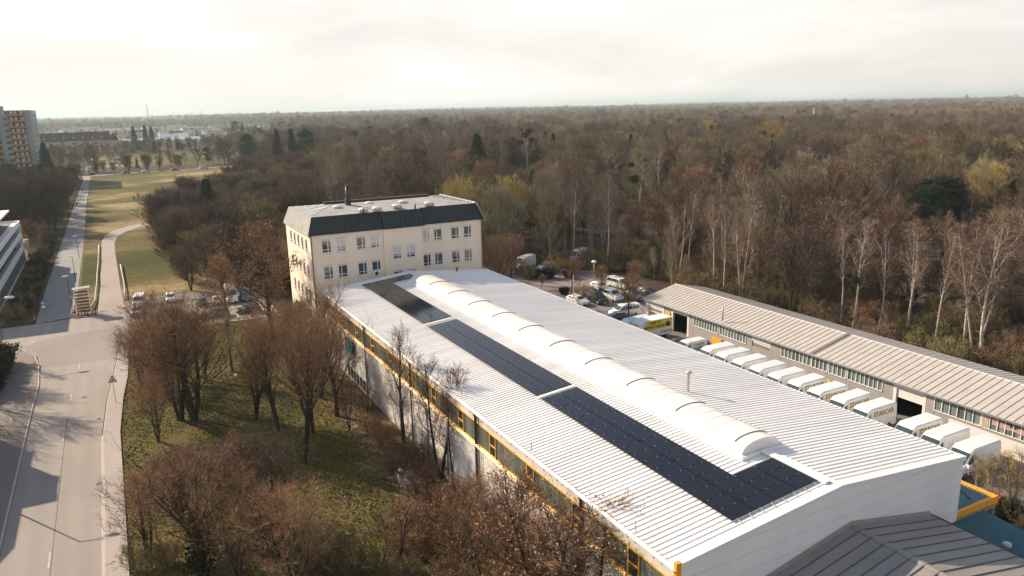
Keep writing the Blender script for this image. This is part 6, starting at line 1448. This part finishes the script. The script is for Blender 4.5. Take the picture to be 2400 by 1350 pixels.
# roadside trees left of the picture edge (their shadows cross the road)
for x, y, k, s in ((-18.5, 104.5, 'lawn_a', .78), (-19.5, 113.5, 'lawn_b', .8), (-20.5, 99.5, 'lawn_d', .72), (-15.9, 118.8, 'hall_a', .62)):
    plant(k, 'bare_tree', {'lawn_a': 'bare roadside tree in front of the garden fence', 'lawn_b': 'several-stemmed roadside tree near the corner', 'lawn_d': 'roadside tree beside the pale house', 'hall_a': 'thin dark tree at the street corner by the hedge'}[k], 'tree', x, y, s)
hd = 0
for x, y, s in [(-16.3, 105+k*1.7, 1.75) for k in range(8)] + [(-17.4, 86+k*2.2, 1.0) for k in range(8)]:
    plant('hedge', 'hedge_bush', 'dark evergreen hedge bush along the left pavement', 'hedge', x, y, s, group='hedge bushes along the left pavement')
for k in range(30):
    plant('hedge' if k % 3 else 'shrub_b', 'hedge_bush', 'dark hedge bush between the path and the white flats', 'hedge', -15.3-random.uniform(0, 1.4), 144+k*3.3, random.uniform(1.0, 1.5), group='hedge bushes beside the path')
for x, y, k, s in ((-17.6, 216, 'gold_tree', .55), (-16.5, 226, 'yard', .9), (-20, 212, 'yard', .9), (-17, 236, 'leafy', .36), (-21, 232, 'yard', 1.1)):
    plant(k, 'small_tree', 'small brownish tree in the garden beyond the white flats', 'tree', x, y, s, group='small garden trees beyond the white flats')

# ------------------------------------------------------------------ the woods
def meadow_edge(y):
    P = [(141, 24), (150, 9.5), (240, 9.5), (256, 13), (312, 34), (340, 49), (400, 59), (505, 63), (560, 100)]
    for (ya, xa), (yb, xb) in zip(P[:-1], P[1:]):
        if ya <= y <= yb: return xa + (xb-xa)*(y-ya)/(yb-ya)
    return None
def zone(x, y):
    """which wood, if any, stands here"""
    if y < 141:
        if x > 86 and y < 96: return 'garage'
        if x > 86.5-(y-96)*.05 and y >= 96: return 'garage'
        if 119 < y and 24 < x < 50: return 'office'
        if y > 128 and x > 50 and x > 84-(y-119)*.62: return 'garage'
        return None
    if x > 6 and y < 530:
        e = meadow_edge(y)
        if e is not None and x > e: return 'thicket' if (x < e+34 and y < 430) else ('garage' if x > 70 and y < 240 else 'wood')
    if x < -14.5 and 236 < y < 462 and x > -95: return None if (x > -30 and y < 245) else 'left'
    if x < -40 and 207 < y <= 236 and x > -95: return 'left'
    if y > 530:
        if -8 < x < 98 and 552 < y < 725: return None
        if -90 < x < 14 and 770 < y < 835: return None
        if 10 < x < 100 and 860 < y < 970: return None
        return 'far'
    if 500 < y <= 530 and x > 63: return 'wood'
    if 508 < y <= 552 and -60 < x < 40: return 'belt'
    return None
STRAWF = grassy('straw_field', [(0.3, (0.16, 0.115, 0.060)), (0.55, (0.26, 0.19, 0.10)), (0.75, (0.14, 0.13, 0.05))], 0.012, (1, 1, 1), 0.4)
rw = random.Random(21)
pts = []
def visible(x, y, h=12):
    ok = False
    for z in (0, h):
        u, v, w = pix((x, y, z))
        if w > 5 and -160 < u < 2560 and v < 1450: ok = True
    return ok
def scatter(x0, x1, y0, y1, sp, dmin, dmax):
    nx, ny = int((x1-x0)/sp), int((y1-y0)/sp)
    for i in range(nx):
        for j in range(ny):
            x, y = x0+(i+.5+rw.uniform(-.42, .42))*sp, y0+(j+.5+rw.uniform(-.42, .42))*sp
            d = math.hypot(x, y)
            if not (dmin <= d < dmax): continue
            zn = zone(x, y)
            if zn and visible(x, y): pts.append((d, x, y, zn))
scatter(-100, 460, 60, 470, 6.2, 0, 470)
scatter(-450, 1100, 200, 1300, 9.5, 470, 1250)
scatter(-1500, 3000, 600, 3600, 17, 1250, 3300)
scatter(-4000, 8000, 1500, 7000, 45, 3300, 7600)
KINDS = {'wood': ['wood_a', 'wood_b', 'wood_c', 'wood_d', 'wood_e', 'wood_h', 'wood_j', 'wood_f', 'wood_b', 'wood_d'],
         'garage': ['wood_a', 'wood_d', 'wood_e', 'wood_f', 'wood_b', 'wood_c', 'low_b', 'low_c', 'wood_h'],
         'office': ['wood_a', 'wood_d', 'low_a', 'low_b', 'wood_e'],
         'thicket': ['low_a', 'low_a', 'low_b', 'low_a', 'low_b', 'low_c'],
         'left': ['dusk_a', 'dusk_b', 'dusk_a', 'dusk_b', 'wood_e'],
         'belt': ['low_b', 'low_a', 'low_c', 'wood_h'],
         'far': ['wood_a', 'wood_b', 'wood_c', 'wood_d', 'wood_e', 'wood_g', 'wood_h', 'conifer_0', 'conifer_2', 'wood_j', 'wood_d', 'wood_b']}
NM = {'dusk_a': 'dark plum-brown', 'dusk_b': 'dark two-stemmed', 'wood_a': 'brown', 'wood_b': 'plum-brown two-stemmed', 'wood_c': 'slender grey', 'wood_d': 'wide plum-brown', 'wood_e': 'brown many-stemmed', 'wood_f': 'olive-twigged', 'wood_g': 'golden-twigged', 'wood_h': 'rust-twigged', 'wood_i': 'pale sage-twigged', 'wood_j': 'tall grey', 'low_a': 'low plum-brown', 'low_b': 'low brown', 'low_c': 'low olive'}
WHERE = {'wood': 'in the middle of the wood beyond the car park', 'garage': 'at the wood edge behind the garages and car park', 'office': 'right behind the office block', 'thicket': 'in the thicket beside the meadow', 'left': 'in the dark wood left of the path', 'belt': 'in the belt along the far road', 'far': 'in the far wood'}
pts.sort()
CLEAR = []
for px, py, rx, ry, c in ((1120, 290, 130, 260, 'f'), (1230, 284, 190, 330, 'f'), (1345, 330, 70, 110, 'f'), (1700, 262, 300, 420, 'f'), (2000, 268, 150, 260, 'f'), (470, 300, 150, 180, 'f'), (300, 303, 150, 160, 'f')):
    p = at(px, py); CLEAR.append((p.x, p.y, rx, ry))
    sheet('field', [(p.x+rx*1.05*math.cos(a*.4488), p.y+ry*1.05*math.sin(a*.4488)) for a in range(14)], 0.02, STRAWF)
FEAT = []
for o in sc.objects:
    if o.get('category') == 'tree' and o.get('label') and any(q in o['label'] for q in ('in the wood', 'of the wood', 'dark pine', 'skyline', 'birch')):
        x_, y_ = o.location.x, o.location.y; FEAT.append((math.atan2(x_, y_), math.hypot(x_, y_), (7.5 if 'pine' in o['label'] else 5.2)*o.scale.x if 'birch' not in o['label'] else 2.0))
def hides(x, y):
    a, d = math.atan2(x, y), math.hypot(x, y)
    for fa, fd, fr in FEAT:
        if -4 < fd-d < (45 if fr < 2.5 else 110) and abs(a-fa)*fd < fr: return True
    return False
taken = [(o.location.x, o.location.y) for o in sc.objects if o.get('category') == 'tree']
near, rest = [], []
for d, x, y, zn in pts:
    if d < 300 and any((x-a)**2+(y-b)**2 < 6 for a, b in taken): continue
    if abs(x-57) < 3 and zn == 'x': continue
    k = rw.choice(KINDS[zn]); s = rw.uniform(.66, 1.14)
    n0 = noise.noise(Vector((x/38, y/38, 9.1))); s *= 1+.42*n0
    n3 = noise.noise(Vector((x/95, y/95, 5.7)))
    if zn in ('wood', 'garage', 'far'):
        P4 = (['wood_d', 'wood_b', 'wood_b', 'wood_a'], ['wood_c', 'wood_j', 'wood_j', 'wood_a', 'birch_a', 'birch_c'], ['wood_h', 'wood_e', 'wood_a'], ['wood_f', 'wood_a', 'wood_d', 'wood_e', 'wood_i'])
        if rw.random() < .72: k = rw.choice(P4[0 if n3 < -.18 else 1 if n3 < .02 else 2 if n3 < .2 else 3])
        if rw.random() < (.006 if d < 200 else .022): k = rw.choice(['conifer_0', 'conifer_2', 'conifer_3'])
    if zn in ('wood', 'far') and 150 < d < 1250 and noise.noise(Vector((x/30, y/30, 2.2))) < -.42: k = rw.choice(['low_a', 'low_b', 'low_c']); s *= .8
    n1 = noise.noise(Vector((x/55, y/55, 3.3)))
    if zn in ('wood', 'garage', 'far') and n1 > 0.40: k = rw.choice(['wood_f', 'wood_g', 'wood_i', 'wood_i'])
    elif zn in ('wood', 'garage') and n1 < -0.38: k = rw.choice(['wood_d', 'wood_b'])
    if zn == 'wood' and 260 < d < 420 and rw.random() < .012: k = 'conifer_0'
    if zn == 'far' and x < 350 and y > 850: k = rw.choice(['wood_d', 'wood_a', 'conifer_0', 'wood_j', 'low_a', 'conifer_2', 'low_b']); s *= .8
    if zn == 'garage' and 105 < d < 135: s *= rw.choice([.75, .9, 1.0])
    if d > 900 and rw.random() < .55: k = 'pale_a'
    if d > 1250: s *= 1.2
    if d > 3300: s *= 1.5
    if zn == 'thicket': s *= 1.28
    if zn == 'left': s *= .95 if y < 320 else .62
    if zn == 'far' and x < 115 and y < 900: s *= .62
    if zn == 'far' and pix((x, y, 0))[0] < 640 and 850 < d < 2500:
        if rw.random() < .78: continue
        s *= .62
    if any(((x-cx)/rx)**2+((y-cy2)/ry)**2 < 1 for cx, cy2, rx, ry in CLEAR): continue
    if d < 520 and zn not in ('left', 'thicket') and hides(x, y): s *= .45
    (near if len(near) < 255 and d < 330 and k in NM else rest).append((d, x, y, zn, k, s))
for d, x, y, zn, k, s in near:
    plant(k, 'bare_tree', '%s bare tree %s' % (NM[k], WHERE[zn]), 'tree', x, y, s, rw.uniform(0, 6.28), '%s trees %s' % (NM[k], WHERE[zn]), 0, s*rw.uniform(.9, 1.12))
# undergrowth at the wood edge
uk = 0
for i in range(1500):
    x, y = rw.uniform(84, 118), rw.uniform(24, 134)
    if zone(x, y) != 'garage' or not visible(x, y, 2) or uk >= 190: continue
    uk += 1; k = rw.choice(['shrub_b', 'shrub_c', 'shrub_b', 'shrub_c', 'shrub_c', 'shrub_c', 'shrub_a'])
    plant(k, 'bare_shrub', {'shrub_a': 'reddish', 'shrub_b': 'brown', 'shrub_c': 'olive'}[k] + ' undergrowth shrub at the wood edge behind the garages', 'shrub', x, y, rw.uniform(.8, 1.7), rw.uniform(0, 6.28), 'undergrowth shrubs behind the garages, kind ' + k[-1])

# everything farther: one mass, instanced on points
src = bpy.data.collections.new('wood_sources')
order = sorted({k for *_, k, s in rest})
for i, k in enumerate(order):
    tg, cg = KIT[k][0][1], KIT[k][1][1]
    nv = len(tg.vertices)
    me = bpy.data.meshes.new('wood_source')
    V = np.empty((nv+len(cg.vertices))*3); a = np.empty(nv*3); c = np.empty(len(cg.vertices)*3)
    tg.vertices.foreach_get('co', a); cg.vertices.foreach_get('co', c)
    F = [tuple(p.vertices) for p in tg.polygons] + [tuple(v+nv for v in p.vertices) for p in cg.polygons]
    me.from_pydata(np.concatenate([a, c]).reshape(-1, 3).tolist(), [], F)
    me.materials.append(tg.materials[0]); me.materials.append(cg.materials[0])
    me.polygons.foreach_set('material_index', [0]*len(tg.polygons)+[1]*len(cg.polygons)); me.update()
    src.objects.link(bpy.data.objects.new('src_%02d' % i, me))
def mass(name, items, label, cat):
    me = bpy.data.meshes.new(name)
    me.from_pydata([(x, y, 0) for d, x, y, zn, k, s in items], [], [])
    for an, ty, vals in (('rot', 'FLOAT', [rw.uniform(0, 6.28) for _ in items]), ('scl', 'FLOAT', [it[5] for it in items]), ('idx', 'INT', [order.index(it[4]) for it in items])):
        at_ = me.attributes.new(an, ty, 'POINT'); at_.data.foreach_set('value', vals)
    o = bpy.data.objects.new(name, me); col.objects.link(o)
    ng = bpy.data.node_groups.new(name, 'GeometryNodeTree')
    ng.interface.new_socket('Geometry', in_out='INPUT', socket_type='NodeSocketGeometry'); ng.interface.new_socket('Geometry', in_out='OUTPUT', socket_type='NodeSocketGeometry')
    N = ng.nodes; L = ng.links
    gi, go = N.new('NodeGroupInput'), N.new('NodeGroupOutput')
    ins = N.new('GeometryNodeInstanceOnPoints'); ci = N.new('GeometryNodeCollectionInfo'); ci.inputs['Collection'].default_value = src
    ci.inputs['Separate Children'].default_value = True; ci.inputs['Reset Children'].default_value = True
    def na(n, ty): q = N.new('GeometryNodeInputNamedAttribute'); q.data_type = ty; q.inputs['Name'].default_value = n; return [s for s in q.outputs if s.name == 'Attribute' and s.enabled][0]
    cx = N.new('ShaderNodeCombineXYZ'); er = N.new('FunctionNodeEulerToRotation')
    L.new(na('rot', 'FLOAT'), cx.inputs[2]); L.new(cx.outputs[0], er.inputs[0]); L.new(er.outputs[0], ins.inputs['Rotation'])
    L.new(gi.outputs[0], ins.inputs['Points']); L.new(ci.outputs[0], ins.inputs['Instance']); ins.inputs['Pick Instance'].default_value = True
    L.new(na('idx', 'INT'), ins.inputs['Instance Index']); L.new(na('scl', 'FLOAT'), ins.inputs['Scale']); L.new(ins.outputs[0], go.inputs[0])
    o.modifiers.new('trees', 'NODES').node_group = ng
    tag(o, label, cat, None, 'stuff')
mass('wood', [r for r in rest if r[0] < 1250], 'leafless brown wood stretching back from the car park and garages', 'wood')
mass('far_woods', [r for r in rest if r[0] >= 1250], 'hazy distant woods below the horizon', 'wood')
print('TREES near', len(near), 'rest', len(rest), 'undergrowth', uk)

# fallen leaves and grass tufts that lie over the lawn
rl = np.random.default_rng(3)
def strew(name, n, box, size, m, label, cat, up, keep):
    x = rl.uniform(box[0], box[1], n*2); y = rl.uniform(box[2], box[3], n*2)
    ok = keep(x, y); x, y = x[ok][:n], y[ok][:n]; k = len(x)
    a = rl.uniform(0, 6.28, k); s = size*rl.uniform(.5, 1.4, k)
    V = np.empty((k, 3, 3)); d = np.stack([np.cos(a), np.sin(a)], 1)
    if up:
        V[:, 0] = np.stack([x-d[:, 0]*s*.5, y-d[:, 1]*s*.5, np.zeros(k)+.005], 1); V[:, 1] = np.stack([x+d[:, 0]*s*.5, y+d[:, 1]*s*.5, np.zeros(k)+.005], 1)
        V[:, 2] = np.stack([x+rl.normal(0, .35, k)*s, y+rl.normal(0, .35, k)*s, s*rl.uniform(.6, 1.3, k)], 1)
    else:
        z = rl.uniform(.018, .05, k)
        V[:, 0] = np.stack([x-d[:, 0]*s*.5, y-d[:, 1]*s*.5, z], 1); V[:, 1] = np.stack([x+d[:, 0]*s*.5, y+d[:, 1]*s*.5, z+rl.uniform(-.01, .05, k)], 1)
        V[:, 2] = np.stack([x+d[:, 1]*s*.7, y-d[:, 0]*s*.7, z+rl.uniform(-.01, .06, k)], 1)
    me = bpy.data.meshes.new(name); me.from_pydata(V.reshape(-1, 3).tolist(), [], np.arange(k*3).reshape(-1, 3).tolist()); me.materials.append(m); me.update()
    o = bpy.data.objects.new(name, me); col.objects.link(o); tag(o, label, cat, None, 'stuff')
def patch(x, y, f, seed):
    return np.sin(x*f+seed)*np.cos(y*f*1.3+seed*2)+.6*np.sin(x*f*2.7-y*f*1.9+seed)
LITTER = simple('fallen_leaf', (0.23, 0.145, 0.080), 0.9, 0, 0.45, 1.2, 'World'); GRASSB = simple('grass_blade', (0.100, 0.090, 0.022), 0.9, 0, 0.5, 0.8, 'World'); STRAW = simple('straw_blade', (0.26, 0.20, 0.10), 0.9, 0, 0.3, 0.8, 'World')
strew('fallen_leaves', 30000, (-2.3, 23, 45, 125), .14, LITTER, 'fallen brown leaves scattered over the lawn', 'leaves', False, lambda x, y: (patch(x, y, .35, 1.0)+rl.normal(0, .5, len(x)) > .55) | ((x > 18.6) & (rl.uniform(0, 1, len(x)) < .8)))
strew('grass', 60000, (-2.3, 22, 45, 125), .11, GRASSB, 'short olive grass tufts of the lawn', 'grass', True, lambda x, y: patch(x, y, .35, 1.0)+rl.normal(0, .5, len(x)) < .8)
strew('dry_grass', 22000, (-2.3, 23, 45, 125), .15, STRAW, 'dry straw-coloured grass among the lawn', 'grass', True, lambda x, y: patch(x, y, .22, 4.0)+rl.normal(0, .4, len(x)) > .5)
# ------------------------------------------------------------------ air, sky, sun, camera
hz = MB(); hz.box(-9500, 15900, -60, 11800, -1.2, 92)
m = bpy.data.materials.new('haze'); m.use_nodes = True; nt = m.node_tree
for n in list(nt.nodes):
    if n.type == 'BSDF_PRINCIPLED': nt.nodes.remove(n)
pvn = nt.nodes.new('ShaderNodeVolumePrincipled'); pvn.inputs['Color'].default_value = (0.60, 0.76, 0.80, 1); pvn.inputs['Density'].default_value = HAZE if 'HAZE' in globals() else 0.00012
pvn.inputs['Anisotropy'].default_value = 0.25
nt.links.new(pvn.outputs[0], nt.nodes['Material Output'].inputs['Volume'])
tag(hz.build('haze', m), kind='stuff')

SUN_AZ = math.atan2(-0.52, 0.85)       # the sun stands up-left beyond the scene
SUN_EL = R(28)
w = bpy.data.worlds.new('World'); sc.world = w; w.use_nodes = True; nt = w.node_tree
bg = nt.nodes['Background']
sky = nt.nodes.new('ShaderNodeTexSky'); sky.sky_type = 'NISHITA'; sky.sun_disc = False
sky.sun_elevation = SUN_EL; sky.sun_rotation = SUN_AZ; sky.altitude = 500; sky.air_density = 1.0; sky.dust_density = 1.0; sky.ozone_density = 1.0
tc = nt.nodes.new('ShaderNodeTexCoord'); sp = nt.nodes.new('ShaderNodeSeparateXYZ'); nt.links.new(tc.outputs['Generated'], sp.inputs[0])
mp = nt.nodes.new('ShaderNodeMapping'); mp.inputs['Scale'].default_value = (1, 1, 4.5); nt.links.new(tc.outputs['Generated'], mp.inputs[0])
n1 = nt.nodes.new('ShaderNodeTexNoise'); n1.inputs['Scale'].default_value = 3.2; n1.inputs['Detail'].default_value = 8; n1.inputs['Roughness'].default_value = 0.55; n1.inputs['Distortion'].default_value = 0.3
nt.links.new(mp.outputs[0], n1.inputs['Vector'])
cl = nt.nodes.new('ShaderNodeMapRange'); cl.inputs['From Min'].default_value = 0.36; cl.inputs['From Max'].default_value = 0.70; nt.links.new(n1.outputs['Fac'], cl.inputs['Value'])
cloud = ramp(nt, cl.outputs[0], [(0.0, (7.3, 7.15, 6.75)), (0.45, (8.0, 7.75, 7.35)), (1.0, (9.2, 9.0, 8.7))]) if False else None
# thin bright cloud veil: colour of lit cloud, denser low in the sky
lo = nt.nodes.new('ShaderNodeMapRange'); lo.inputs['From Min'].default_value = 0.12; lo.inputs['From Max'].default_value = 0.50; lo.inputs['To Min'].default_value = 1.0; lo.inputs['To Max'].default_value = 0.15
nt.links.new(sp.outputs[2], lo.inputs['Value'])
cv = mathn(nt, 'ADD', lo.outputs[0], mathn(nt, 'MULTIPLY', mathn(nt, 'SUBTRACT', cl.outputs[0], 0.5), 0.12), True)
veil = nt.nodes.new('ShaderNodeMix'); veil.data_type = 'RGBA'
nt.links.new(cv, veil.inputs['Factor']); nt.links.new(sky.outputs[0], veil.inputs['A'])
vc = nt.nodes.new('ShaderNodeMix'); vc.data_type = 'RGBA'; nt.links.new(cl.outputs[0], vc.inputs['Factor'])
vc.inputs['A'].default_value = (5.5, 5.24, 4.93, 1); vc.inputs['B'].default_value = (7.2, 6.8, 6.38, 1)
nt.links.new(vc.outputs['Result'], veil.inputs['B'])
nt.links.new(veil.outputs['Result'], bg.inputs['Color']); bg.inputs['Strength'].default_value = 0.10

sl = bpy.data.lights.new('sun', 'SUN'); sl.energy = 5.0; sl.angle = R(0.6); sl.color = (1.0, 0.82, 0.62)
so_ = bpy.data.objects.new('sun', sl); col.objects.link(so_)
dirv = Vector((math.sin(SUN_AZ)*math.cos(SUN_EL), math.cos(SUN_AZ)*math.cos(SUN_EL), math.sin(SUN_EL)))
so_.rotation_euler = dirv.to_track_quat('Z', 'Y').to_euler(); so_.location = (0, 0, 120)

cd = bpy.data.cameras.new('camera'); cd.sensor_width = 36; cd.lens = FPX/2400*36; cd.clip_start = 0.5; cd.clip_end = 40000
co = bpy.data.objects.new('camera', cd); col.objects.link(co)
mw = Matrix((RGT, UPV, -FWD)).transposed().to_4x4(); mw.translation = CAM; co.matrix_world = mw
sc.camera = co
sc.view_settings.view_transform = 'Standard'; sc.view_settings.look = 'None'; sc.view_settings.exposure = 0.74; sc.view_settings.gamma = 1
cy = sc.cycles
cy.max_bounces = 5; cy.diffuse_bounces = 3; cy.glossy_bounces = 3; cy.transmission_bounces = 2; cy.volume_bounces = 1; cy.transparent_max_bounces = 4
cy.use_adaptive_sampling = True; cy.adaptive_threshold = 0.006
cy.use_denoising = True; cy.denoiser = 'OPENIMAGEDENOISE'; cy.denoising_input_passes = 'RGB_ALBEDO_NORMAL'; cy.denoising_prefilter = 'ACCURATE'; cy.sample_clamp_indirect = 4
